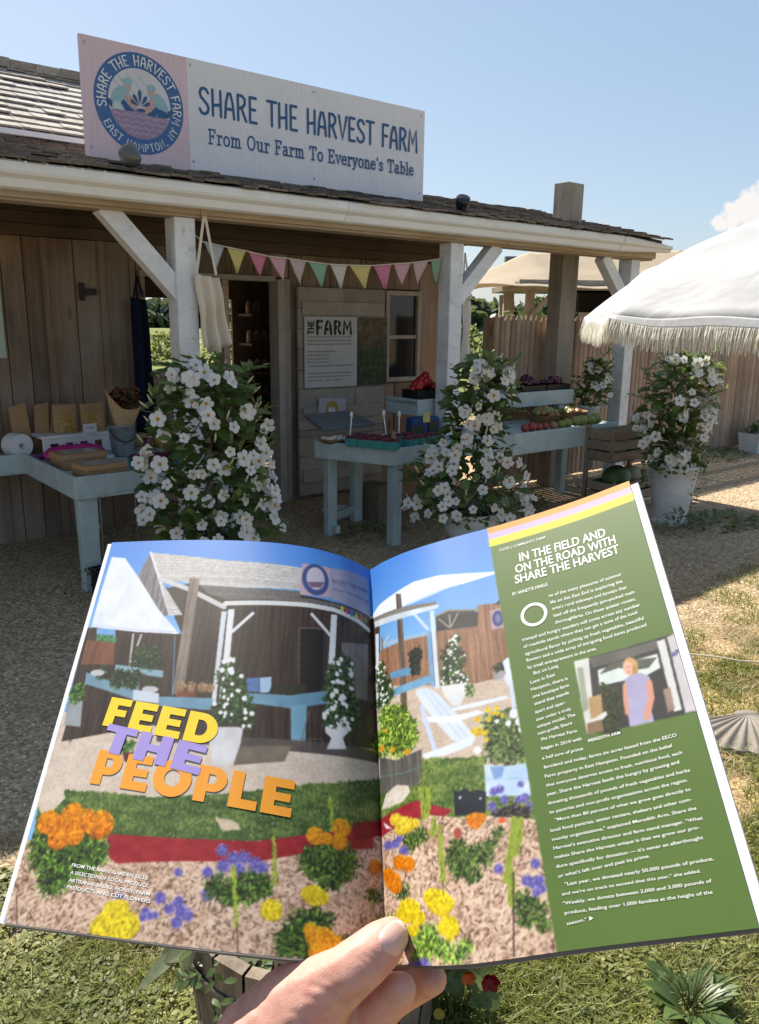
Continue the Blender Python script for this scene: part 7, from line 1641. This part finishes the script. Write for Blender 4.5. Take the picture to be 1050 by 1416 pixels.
TEX['sky'] = np.repeat(np.clip((2750-VV)/900, 0, 1)[:, None], NX, 1).astype(np.float32)*.9+.1*fractal(400, 300, 18)
RAG = {'leaf': 22, 'grass': 14, 'flow': 9, 'mari': 10, 'mulch': 12, 'gravel': 8, 'leaf2': 14, 'leaf3': 22}; NU_, NV_ = fractal(22, 22, 21)-.5, fractal(22, 22, 22)-.5; LEAFN = st(fractal(20, 26, 23), 2.6)
def paint_mask(kind, c0, c1, ix, iy, m):
    if not m.any(): return
    t = TEX[kind][iy, ix][..., None]; col = np.array(c0, np.float32)*(1-t)+np.array(c1, np.float32)*t; sub = IMG[iy, ix]; IMG[iy, ix] = np.where(m[..., None], col, sub)
prg = np.random.default_rng(77)
def dab(cu, cv, ru, rv, an, col):
    R_ = max(ru, rv)+1; x0 = int((cu-R_-UU[0])/DU); x1 = int((cu+R_-UU[0])/DU)+2; y0 = int((cv-R_)/DV_); y1 = int((cv+R_)/DV_)+2; x0 = max(0, x0); y0 = max(0, y0); x1 = min(NX, x1); y1 = min(NY, y1)
    if x1 <= x0 or y1 <= y0: return
    X_ = UU[None, x0:x1]-cu; Y_ = VV[y0:y1, None]-cv; c, s = math.cos(an), math.sin(an); q = ((X_*c+Y_*s)/ru)**2+((-X_*s+Y_*c)/rv)**2; al = np.clip((1-q)*1.6, 0, 1)[..., None]; sub = IMG[y0:y1, x0:x1]; IMG[y0:y1, x0:x1] = sub*(1-al)+np.asarray(col, np.float32)*al
DU, DV_ = UU[1]-UU[0], VV[1]-VV[0]
def mixc_(c0, c1, t, k=1.0): return [min(255, (a+(b-a)*t)*k) for a, b in zip(c0, c1)]
def detail(sh_, kind, c0, c1, g_, ix, iy, m, w_):
    # the fine marks a photograph shows: chips, blades, leaves, petals
    r = prg
    if kind in ('mulch', 'grass', 'gravel') and sh_ == 'p':
        yy, xx = np.nonzero(m); n = len(yy)//{'mulch': 75, 'grass': 34, 'gravel': 60}[kind]
        for k in r.integers(0, max(1, len(yy)), n) if len(yy) else ():
            cu, cv = UU[ix.start+xx[k]], VV[iy.start+yy[k]]; t = r.random()
            if kind == 'mulch': dab(cu, cv, r.uniform(7, 26), r.uniform(2.0, 4.5), r.uniform(0, 3.14), mixc_(c0, c1, t, 1.06 if t > .35 else .62) if r.random() > .12 else (96, 66, 52))
            elif kind == 'grass': dab(cu, cv, r.uniform(2, 3.5), r.uniform(5, 13), r.uniform(-.7, .7), mixc_(c0, c1, t**1.2, r.uniform(.55, 1.3)) if r.random() > .16 else (196, 184, 140))
            else: dab(cu, cv, r.uniform(2, 5), r.uniform(1.6, 3), r.uniform(0, 3.14), mixc_(c0, c1, t, r.uniform(.82, 1.05)))
    elif sh_ == 'e' and kind in ('leaf', 'leaf3') and g_[2] > 14:
        cu, cv, ru, rv = g_; big = min(1.0, ru/110)
        for rnd_, (cnt, k0, k1) in enumerate(((ru*rv/70, .28, .6), (ru*rv/95, .7, 1.05), (ru*rv/190, 1.05, 1.5))):
            for k in range(int(cnt)+2):
                a = r.uniform(0, 6.28); q = math.sqrt(r.random())*(1.05, 1.25, 1.35)[rnd_]; an = r.uniform(0, 3.14) if r.random() < .5 else a; dab(cu+ru*q*math.cos(a), cv+rv*q*math.sin(a), r.uniform(8, 17)+16*big*r.random(), r.uniform(2.6, 5)+4*big*r.random(), an, mixc_(c0, c1, r.random(), r.uniform(k0, k1)))
    elif sh_ == 'e' and kind == 'mari':
        cu, cv, ru, rv = g_; dab(cu, cv-rv*.12, ru*1.12, rv*1.08, 0, mixc_(c0, c1, .1, .62))
        for q, nn_ in ((.92, 15), (.72, 13), (.52, 10), (.32, 7), (.1, 3)):
            for k in range(nn_):
                a = 6.28*(k+r.uniform(-.3, .3))/nn_+q*7; up = .5+.5*math.sin(a)*q; dab(cu+ru*q*math.cos(a), cv+rv*q*math.sin(a), ru*.25*r.uniform(.8, 1.2), rv*.15*r.uniform(.8, 1.2), a+1.57+r.uniform(-.5, .5), mixc_(c0, c1, min(1, .25+.5*r.random()+.35*up), r.uniform(.80, 1.08)))
    elif sh_ == 'e' and kind == 'flow':
        cu, cv, ru, rv = g_; dab(cu, cv, ru*1.05, rv*1.05, 0, mixc_(c0, c1, .1, .92))
        for k in range(int(ru*rv/60)+10):
            a = r.uniform(0, 6.28); q = math.sqrt(r.random())*1.15; dab(cu+ru*q*math.cos(a), cv+rv*q*math.sin(a), r.uniform(3, 6), r.uniform(2.2, 4.5), r.uniform(0, 3.14), mixc_(c0, c1, r.random()*.6+.35+.3*q*math.sin(a), r.uniform(.98, 1.25)))
    elif sh_ == 'l' and kind == 'leaf2':
        r.random()
        for (xa, ya), (xb, yb) in zip(g_[:-1], g_[1:]):
            for k in range(22):
                t = r.random(); sd = r.choice((-1, 1)); dab(xa+(xb-xa)*t+sd*r.uniform(0, 12), ya+(yb-ya)*t, r.uniform(2, 3), r.uniform(10, 22), sd*r.uniform(.15, .7), mixc_(c0, (210, 220, 120), r.random()*.6, r.uniform(.55, 1.1)))
    elif kind == 'shingle' and sh_ == 'p':
        yy, xx = np.nonzero(m)
        for k in r.integers(0, max(1, len(yy)), len(yy)//300) if len(yy) else (): dab(UU[ix.start+xx[k]], VV[iy.start+yy[k]], r.uniform(6, 14), r.uniform(1.2, 2.2), r.uniform(-.1, .05), mixc_(c0, c1, r.random(), r.uniform(.6, 1.05)))
    elif kind == 'plank' and sh_ == 'p':
        yy, xx = np.nonzero(m)
        for k in r.integers(0, max(1, len(yy)), len(yy)//260) if len(yy) else (): dab(UU[ix.start+xx[k]], VV[iy.start+yy[k]], r.uniform(1, 2.2), r.uniform(14, 46), r.uniform(-.06, .1), mixc_(c0, c1, r.random(), r.uniform(.6, 1.05)))
def bbox(us, vs, pad):
    x0 = max(0, int(np.searchsorted(UU, min(us)-pad))); x1 = min(NX, int(np.searchsorted(UU, max(us)+pad))); y0 = max(0, int(np.searchsorted(VV, min(vs)-pad))); y1 = min(NY, int(np.searchsorted(VV, max(vs)+pad))); return slice(x0, x1), slice(y0, y1)
for it_ in PRINT:
    sh_, kind, c0, c1, g_ = it_[:5]; rg = RAG.get(kind, 0)
    if sh_ == 'e':
        cu_, cv_, ru, rv = g_; ix, iy = bbox([cu_-ru, cu_+ru], [cv_-rv, cv_+rv], rg)
    else:
        pad = rg+(it_[5]*3 if sh_ == 'l' else 0); ix, iy = bbox([p[0] for p in g_], [p[1] for p in g_], pad+2)
    if ix.stop <= ix.start or iy.stop <= iy.start: continue
    X_ = UU[None, ix]+rg*2*NU_[iy, ix]; Y_ = VV[iy, None]+rg*2*NV_[iy, ix]
    if sh_ == 'e':
        m = ((X_-cu_)/ru)**2+((Y_-cv_)/rv)**2
        m = (m < -.15+1.3*LEAFN[iy, ix]) if kind in ('leaf', 'leaf3') and ru > 25 else (m < .2) if kind in ('mari', 'flow') else m < 1
    elif sh_ == 'p':
        m = np.zeros(X_.shape, bool); n = len(g_)
        for k in range(n):
            (xa, ya), (xb, yb) = g_[k], g_[(k+1) % n]
            if ya == yb: continue
            cnd = ((ya > Y_) != (yb > Y_)) & (X_ < (xb-xa)*(Y_-ya)/(yb-ya)+xa); m ^= cnd
    else:
        w2 = (it_[5]*.9); m = np.zeros(X_.shape, bool)
        for (xa, ya), (xb, yb) in zip(g_[:-1], g_[1:]):
            L2 = (xb-xa)**2+(yb-ya)**2+1e-6; t = np.clip(((X_-xa)*(xb-xa)+(Y_-ya)*(yb-ya))/L2, 0, 1); m |= (X_-xa-t*(xb-xa))**2+(Y_-ya-t*(yb-ya))**2 < w2*w2
    paint_mask(kind, c0, c1, ix, iy, m)
    detail(sh_, kind, c0, c1, g_, ix, iy, m, it_[5] if len(it_) > 5 else 0)
IMG = IMG.reshape(NY//2, 2, NX//2, 2, 3).mean((1, 3))
def blur(A):   # the soft grain of print
    B = A.copy(); B[1:-1] = (A[:-2]+2*A[1:-1]+A[2:])/4; C_ = B.copy(); C_[:, 1:-1] = (B[:, :-2]+2*B[:, 1:-1]+B[:, 2:])/4; return C_
IMG = blur(IMG); LIN = np.clip((IMG/255.0), 0, 1); LIN = np.where(LIN <= .04045, LIN/12.92, ((LIN+.055)/1.055)**2.4); LIN = np.clip(LIN, 0, 1)**1.14
def print_mat():
    m = Mat('glossy_print', .45, .25); a = m.n('ShaderNodeAttribute', attribute_name='print'); m.color(m.mix(a.outputs['Color'], (.65, .65, .64), 1.0, 'MULTIPLY')); return m.m
M['print'] = print_mat(); M['paper'] = plain('page_paper', (.60, .60, .60), .6, .3, .04, 80); M['cover'] = plain('grey_cover', (.16, .15, .15), .35, .5)
def leaf_mesh(name, side, mat):
    ny, nx = LIN.shape[:2]; us = np.linspace(U0, U1, nx)
    sel = np.where(us < 0)[0] if side == 'L' else np.where(us >= 0)[0]; uu = us[sel].copy(); uu[-1 if side == 'L' else 0] = 0.0; vv = np.linspace(0, PL, ny); GU, GV = np.meshgrid(uu, vv)
    P_ = page_pt(GU, GV, 0.0, side)-np.array(MAGO); n = len(uu); V = P_.reshape(-1, 3); j, i = np.meshgrid(np.arange(ny-1), np.arange(n-1), indexing='ij'); a = (j*n+i).ravel(); F = np.stack([a, a+1, a+n+1, a+n], 1)
    me = bpy.data.meshes.new(name); me.vertices.add(len(V)); me.vertices.foreach_set('co', V.astype(np.float32).ravel()); me.loops.add(F.size); me.loops.foreach_set('vertex_index', F.astype(np.int32).ravel()); me.polygons.add(len(F)); me.polygons.foreach_set('loop_start', np.arange(0, F.size, 4, dtype=np.int32)); me.polygons.foreach_set('loop_total', np.full(len(F), 4, dtype=np.int32)); me.polygons.foreach_set('use_smooth', np.ones(len(F), bool)); me.update(calc_edges=True)
    at = me.attributes.new('print', 'FLOAT_COLOR', 'POINT'); col = np.ones((len(V), 4), np.float32); col[:, :3] = LIN[:, sel].reshape(-1, 3); at.data.foreach_set('color', col.ravel()); me.materials.append(mat)
    o = bpy.data.objects.new(name, me); COL.objects.link(o); o.parent = mag; return o
pgL = leaf_mesh('left_page', 'L', M['print']); pgR = leaf_mesh('right_page', 'R', M['print'])
def slab(name, side, ex, v0, v1, o0, o1, mat, e_in=0.0):
    a, b = (-WLm-ex, -e_in) if side == 'L' else (e_in, WRm+ex); us = np.linspace(a, b, 60); vs = np.linspace(v0, v1, 12); mb = MB(); GU, GV = np.meshgrid(us, vs); A = (page_pt(GU, GV, o0, side)-np.array(MAGO)).reshape(-1, 3); B = (page_pt(GU, GV, o1, side)-np.array(MAGO)).reshape(-1, 3); n = 60
    fs = [(j*n+i, j*n+i+1, (j+1)*n+i+1, (j+1)*n+i) for j in range(11) for i in range(n-1)]; N = len(A); mb.add(np.concatenate([A, B]).tolist(), fs+[tuple(N+k for k in f[::-1]) for f in fs]+[(i+1, i, N+i, N+i+1) for i in range(n-1)]+[(11*n+i, 11*n+i+1, N+11*n+i+1, N+11*n+i) for i in range(n-1)]+[(j*n, (j+1)*n, N+(j+1)*n, N+j*n) for j in range(11)]+[((j+1)*n+n-1, j*n+n-1, N+j*n+n-1, N+(j+1)*n+n-1) for j in range(11)], None, 0, False); return mb.build(name, mat, mag)
slab('page_block', 'L', .0038, -.0003, PL-.001, -.0007, -.0032, M['paper'], .001); slab('page_block', 'R', .0050, .001, PL-.0035, -.0008, -.0040, M['paper'], .001)
slab('cover', 'L', .001, -.0010, PL-.004, -.0034, -.0040, M['cover'], .0005); slab('cover', 'R', .001, -.0010, PL-.006, -.0042, -.0048, M['cover'], .0005)
# ---- lettering, laid on the curve of the page
lc = {'y': (.60, .43, .010), 'v': (.24, .19, .46), 'o': (.58, .23, .014), 'w': (.62, .62, .60), 'n': (.10, .11, .24)}
_hv, _hf = text_mesh('H', 1.0); CAPH = max(v[1] for v in _hv)
def letter_line(mb, s, u0, v0, u1, v1, h, bold, off):
    vs, fs = text_mesh(s, 1.0, bold, 'LEFT', 1.17 if bold > .03 else 1.0); A = np.array(vs); x0, x1 = A[:, 0].min(), A[:, 0].max(); u0, v0, u1, v1, h = (k*1e-4 for k in (u0, v0, u1, v1, h)); L = math.hypot(u1-u0, v1-v0); dx, dy = (u1-u0)/L, (v1-v0)/L
    X_ = (A[:, 0]-x0)*L/(x1-x0); Y_ = A[:, 1]*h/CAPH; u = u0+dx*X_-dy*Y_; v = v0+dy*X_+dx*Y_; P_ = page_pt(u, v, off, 'L' if (u0+u1) < 0 else 'R')-np.array(MAGO); mb.add(P_.tolist(), fs)
def letters(name, idx, parent, off=.00025):
    mb = MB()
    for k in idx: t = LETTERS[k]; letter_line(mb, t[0], *t[1:6], t[7], off)
    c = LETTERS[idx[0]][6]; return mb.build(name, plain('ink_'+c, lc[c], .5, .3, .02), parent)
rc = lambda a, b, c, d: [(a, b), (c, b), (c, d), (a, d)]
def halfring(cx, cy, ox, oy, ix, iy, a0, a1, n=18):
    an = [R(a0+(a1-a0)*i/n) for i in range(n+1)]; return [[(cx+ox*math.cos(an[i]), cy+oy*math.sin(an[i])), (cx+ox*math.cos(an[i+1]), cy+oy*math.sin(an[i+1])), (cx+ix*math.cos(an[i+1]), cy+iy*math.sin(an[i+1])), (cx+ix*math.cos(an[i]), cy+iy*math.sin(an[i]))][::-1] for i in range(n)]
BLOCK = {  # heavy headline capitals as abutting pieces, cap height 1
 'F': (.74, [rc(0, 0, .3, 1), rc(.3, .76, .70, 1), rc(.3, .38, .62, .61)]), 'E': (.78, [rc(0, 0, .3, 1), rc(.3, .76, .73, 1), rc(.3, .39, .67, .61), rc(.3, 0, .73, .24)]),
 'T': (.88, [rc(.28, 0, .58, .75), rc(0, .75, .86, 1)]), 'H': (.94, [rc(0, 0, .3, 1), rc(.58, 0, .88, 1), rc(.3, .38, .58, .62)]), 'L': (.72, [rc(0, 0, .3, 1), rc(.3, 0, .69, .25)]),
 'P': (.82, [rc(0, 0, .3, 1), rc(.3, .78, .42, 1), rc(.3, .30, .42, .52)]+halfring(.42, .65, .36, .35, .09, .13, -90, 90)), 'D': (.94, [rc(0, 0, .3, 1), rc(.3, .76, .40, 1), rc(.3, 0, .40, .24)]+halfring(.40, .5, .50, .5, .20, .26, -90, 90)), 'O': (1.08, halfring(.51, .5, .52, .52, .215, .24, 0, 360, 40))}
def headline(k, off):
    t = LETTERS[k]; u0, v0, u1, v1, h = (q*1e-4 for q in t[1:6]); L = math.hypot(u1-u0, v1-v0); dx, dy = (u1-u0)/L, (v1-v0)/L; tot = sum(BLOCK[c][0]+.07 for c in t[0])-.12; kx_ = L/tot; x = 0; mb = MB()
    for c in t[0]:
        for pc_ in BLOCK[c][1]:
            n = len(pc_); dense = [((pc_[i][0]*(1-j/4)+pc_[(i+1) % n][0]*j/4), (pc_[i][1]*(1-j/4)+pc_[(i+1) % n][1]*j/4)) for i in range(n) for j in range(4)] if n == 4 and len(BLOCK[c][1]) < 12 else pc_
            A = np.array(dense); X_ = (x+A[:, 0])*kx_; Y_ = A[:, 1]*h; P_ = page_pt(u0+dx*X_-dy*Y_, v0+dy*X_+dx*Y_, off, 'L')-np.array(MAGO); mb.add(P_.tolist(), [tuple(range(len(dense)))])
        x += BLOCK[c][0]+.07
    mb.build('headline_word', plain('ink_'+t[6], lc[t[6]], .5, .3, .02), pgL)
headline(0, .0003); headline(2, .0004); headline(1, .00055)
kx = {t[0]: k for k, t in enumerate(LETTERS)}
letters('running_head', [3], pgR); letters('article_title', [4, 5, 6], pgR); letters('byline', [7], pgR)
body = [k for k in range(8, len(LETTERS)) if LETTERS[k][6] == 'w' and LETTERS[k][1] > 0 and LETTERS[k][0] != 'MEREDITH ARM']; letters('body_text', body, pgR); letters('caption', [kx['MEREDITH ARM']], pgR)
letters('caption', [k for k in range(8, len(LETTERS)) if LETTERS[k][6] == 'w' and LETTERS[k][1] < 0], pgL); nn2 = [k for k in range(8, len(LETTERS)) if LETTERS[k][6] == 'n']; letters('printed_sign_lettering', [k for k in nn2 if LETTERS[k][1] < 0], pgL); letters('printed_board_mark', [k for k in nn2 if LETTERS[k][1] > 0], pgR)
mb = MB(); (cu_, cv_), (ru_, _), (_, tv_) = RING; r1 = .5*(math.hypot(ru_-cu_, _-cv_)+abs(tv_-cv_))*1e-4 if False else .0088; n = 48; an = np.arange(n)*2*math.pi/n
P_ = np.concatenate([page_pt(cu_*1e-4+r_*np.cos(an), cv_*1e-4+r_*np.sin(an), .00025, 'R')-np.array(MAGO) for r_ in (r1, r1*.76)]); mb.add(P_.tolist(), [(i, (i+1) % n, n+(i+1) % n, n+i) for i in range(n)]); mb.build('drop_capital', plain('ink_w', lc['w'], .5, .3, .02), pgR)
a0_, a1_ = [t for t in LETTERS if t[0] == 'season."'][0][3:5]; mb = MB(); tu = np.array([a0_+14, a0_+34, a0_+14])*1e-4; tv = np.array([a1_-3, a1_+8, a1_+18])*1e-4; mb.add((page_pt(tu, tv, .00025, 'R')-np.array(MAGO)).tolist(), [(0, 1, 2)]); mb.build('end_mark', plain('ink_w', lc['w'], .5, .3, .02), pgR)
HANDK = {'arm': [[-0.1076, 0.3022, 1.25, 0.037], [-0.0785, 0.3185, 1.2957, 0.033], [-0.0565, 0.3367, 1.3281, 0.0295], [-0.0386, 0.3467, 1.3396, 0.0285]], 'heel': [[-0.0386, 0.3467, 1.3396, 0.0285], [-0.0316, 0.3531, 1.3153, 0.027], [-0.024, 0.3573, 1.2985, 0.024]], 'thumb': [[-0.0396, 0.3456, 1.3435, 0.026], [-0.0265, 0.3452, 1.3588, 0.0182], [-0.0152, 0.3453, 1.3678, 0.015], [-0.0045, 0.3495, 1.3744, 0.014], [0.0034, 0.355, 1.378, 0.0128], [0.0091, 0.3592, 1.3807, 0.01]], 'web': [[-0.0272, 0.3537, 1.3433, 0.019], [-0.0154, 0.368, 1.3257, 0.0165], [-0.0075, 0.3766, 1.319, 0.0145]], 'palm': [[-0.0299, 0.3561, 1.3193, 0.025], [-0.0186, 0.3688, 1.312, 0.0175]], 'index': [[-0.0207, 0.3688, 1.3208, 0.017], [-0.0056, 0.3837, 1.3185, 0.0125], [0.012, 0.399, 1.3347, 0.0105], [0.0246, 0.4041, 1.3557, 0.0095], [0.0307, 0.406, 1.3718, 0.0078]], 'middle': [[-0.0196, 0.3714, 1.3142, 0.016], [0.0037, 0.3854, 1.3169, 0.012], [0.0263, 0.3965, 1.3244, 0.0105], [0.0378, 0.3977, 1.3464, 0.0095], [0.0425, 0.3983, 1.3615, 0.0078]], 'ring': [[-0.0206, 0.3681, 1.3092, 0.0155], [-0.0004, 0.3749, 1.3159, 0.0122], [0.0147, 0.3755, 1.327, 0.0108], [0.027, 0.3721, 1.3384, 0.0098], [0.0326, 0.3684, 1.3444, 0.0086]], 'little': [[-0.027, 0.3596, 1.3082, 0.0165], [-0.0081, 0.3551, 1.3275, 0.0132], [0.0039, 0.3523, 1.3415, 0.012], [0.0118, 0.3512, 1.352, 0.0106], [0.0144, 0.3501, 1.3559, 0.0088]]}
NAILPX = [[0.0094, 0.296, 1.4361], [0.0144, 0.2973, 1.4414], [0.0139, 0.2949, 1.4312]]
NAIL2PX = [[0.0138, 0.2915, 1.4174], [0.015, 0.2923, 1.4208], [0.0157, 0.2912, 1.4162]]
CREASE = [([-0.0054, 0.2943, 1.4291], [0.0023, 0.2926, 1.4218], 0.0006, 0.001), ([-0.0035, 0.2948, 1.431], [0.0042, 0.293, 1.4237], 0.0005, 0.0009), ([-0.0073, 0.2938, 1.427], [0.0001, 0.2921, 1.42], 0.0004, 0.0009), ([-0.0287, 0.2911, 1.4159], [-0.0095, 0.2886, 1.4057], 0.0006, 0.0018), ([-0.0312, 0.2899, 1.4109], [-0.0133, 0.2879, 1.4025], 0.0005, 0.0018), ([-0.0243, 0.2919, 1.419], [-0.0147, 0.2903, 1.4124], 0.0003, 0.0014), ([-0.0381, 0.2882, 1.4041], [-0.0208, 0.2863, 1.3963], 0.0004, 0.0018), ([-0.0146, 0.2882, 1.4037], [-0.0052, 0.2903, 1.4125], 0.0006, 0.0014)]
# ================================================================== THE HAND
pe = thing('person', 'hand and wrist of a person holding the open magazine, thumb on its fold', 'person', (.0, .37, 1.30), 0, None, True); HO = Vector((.0, .37, 1.30))
bmh = bmesh.new()
for k, c in HANDK.items():
    for (a, b) in zip(c[:-1], c[1:]):
        A, B = Vector(a[:3]), Vector(b[:3]); L = (B-A).length; n = max(2, int(L/(min(a[3], b[3])*.22)))
        for i in range(n+1):
            t = i/n; r_ = a[3]+(b[3]-a[3])*t; bmesh.ops.create_icosphere(bmh, subdivisions=2, radius=r_, matrix=Matrix.Translation(A.lerp(B, t)-HO))
hm_ = bpy.data.meshes.new('hand_raw'); bmh.to_mesh(hm_); bmh.free(); ho = bpy.data.objects.new('hand_raw', hm_); COL.objects.link(ho)
r_ = ho.modifiers.new('r', 'REMESH'); r_.mode = 'VOXEL'; r_.voxel_size = .0015; r_.use_smooth_shade = True; s_ = ho.modifiers.new('s', 'SMOOTH'); s_.factor = .5; s_.iterations = 9
dg = bpy.context.evaluated_depsgraph_get(); me = bpy.data.meshes.new_from_object(ho.evaluated_get(dg)); bpy.data.objects.remove(ho); me.name = 'hand'
# creases: shallow grooves across the knuckle of the thumb and in the palm
co = np.zeros(len(me.vertices)*3, np.float32); me.vertices.foreach_get('co', co); co = co.reshape(-1, 3); no = np.zeros(len(me.vertices)*3, np.float32); me.vertices.foreach_get('normal', no); no = no.reshape(-1, 3)
def groove(p, q, depth, wd):
    global co
    p = np.array(p)-np.array(HO); q = np.array(q)-np.array(HO); t = np.clip(((co-p)@(q-p))/((q-p)@(q-p)), 0, 1); dd = np.linalg.norm(co-(p+t[:, None]*(q-p)), axis=1); co = co-no*(depth*np.exp(-(dd/wd)**2)*np.clip(np.minimum(t, 1-t)*8+.25, 0, 1))[:, None]
eye = np.array((0, 0, CAMZ))-np.array(HO); fw = np.array(_F)
def screen(P): d_ = P-eye; return d_/(d_@fw)[..., None]      # creases are cut where they lie on the hand as seen along its palm
front = (no@fw) < -.15; SCO = screen(co)
for p_, q_, dp, wd in CREASE:
    a_, b_ = screen(np.array(p_)-np.array(HO)), screen(np.array(q_)-np.array(HO)); ab = b_-a_; t = np.clip(((SCO-a_)@ab)/(ab@ab), 0, 1); bow = .0035*np.sin(t*3.14159)
    dd = np.linalg.norm(SCO-(a_+t[:, None]*ab)-bow[:, None]*np.cross(ab, fw)/np.linalg.norm(ab), axis=1)*.41; co = co-no*(front*dp*np.exp(-(dd/wd)**2)*np.clip(np.minimum(t, 1-t)*6+.15, 0, 1))[:, None]
me.vertices.foreach_set('co', co.astype(np.float32).ravel()); me.update()
def skin_mat():
    m = Mat('skin', .5, .35); v = m.coord('Object'); a = m.noise(v, 42, 5, .65); b = m.noise(v, 260, 3, .6); c = m.ramp(a, [(.32, (.43, .20, .15)), (.5, (.55, .295, .23)), (.68, (.53, .22, .18))])
    fr_ = m.n('ShaderNodeTexVoronoi'); fr_.inputs['Scale'].default_value = 130; m.l(v, fr_.inputs['Vector']); c = m.mix(c, (.36, .19, .12), m.ramp(fr_.outputs['Distance'], [(.06, (.22, .22, .22)), (.16, (0, 0, 0))])); m.color(c)
    m.set(Subsurface_Weight=.10, Subsurface_Scale=.006); m.b.inputs['Subsurface Radius'].default_value = (1, .35, .2); vo = m.n('ShaderNodeTexVoronoi', feature='DISTANCE_TO_EDGE'); vo.inputs['Scale'].default_value = 900; m.l(v, vo.inputs['Vector']); m.bump(m.math('ADD', vo.outputs['Distance'], b), .3, .0006); return m.m
me.materials.clear(); me.materials.append(skin_mat()); hand = bpy.data.objects.new('hand', me); COL.objects.link(hand); hand.parent = pe
nm = Mat('nail', .28, .5); nm.color((.60, .36, .31)); nm.set(Coat_Weight=.2)
nt_tip = Mat('nail_tip', .35, .4); nt_tip.color((.68, .56, .48))
from mathutils.bvhtree import BVHTree
bv = BVHTree.FromPolygons([v.co.copy() for v in me.vertices], [tuple(p.vertices) for p in me.polygons])
def nail(name, c, e1, e2, k1=1.0, k2=1.0):
    E_ = Vector(eye); c, e1, e2 = (Vector(k)-HO for k in (c, e1, e2)); a, s = (e1-c)*k1, (e2-c)*k2; mb = MB(); lastz = None
    def fn(x, y):
        q = (x-.5)*2; t = (y-.5)*2; w_ = math.sqrt(max(0, 1-abs(t)**(3.4 if t < 0 else 2.6)*.96)); d = (c+a*t+s*(w_*q)-E_).normalized(); h = bv.ray_cast(E_, d); p = h[0] if h[0] is not None else c+d*.07; ed = max(abs(q)*1.0, abs(t)); return p-d*(.0011*(1-ed**4)+.0001)
    mb.grid(lambda x, y: fn(x, y*.86), 14, 16); o = mb.build(name, nm.m, pe); m2 = MB(); m2.grid(lambda x, y: fn(x, .861+y*.139), 14, 4); m2.build('nail_tip', nt_tip.m, o); return o
nail('thumbnail', *NAILPX)
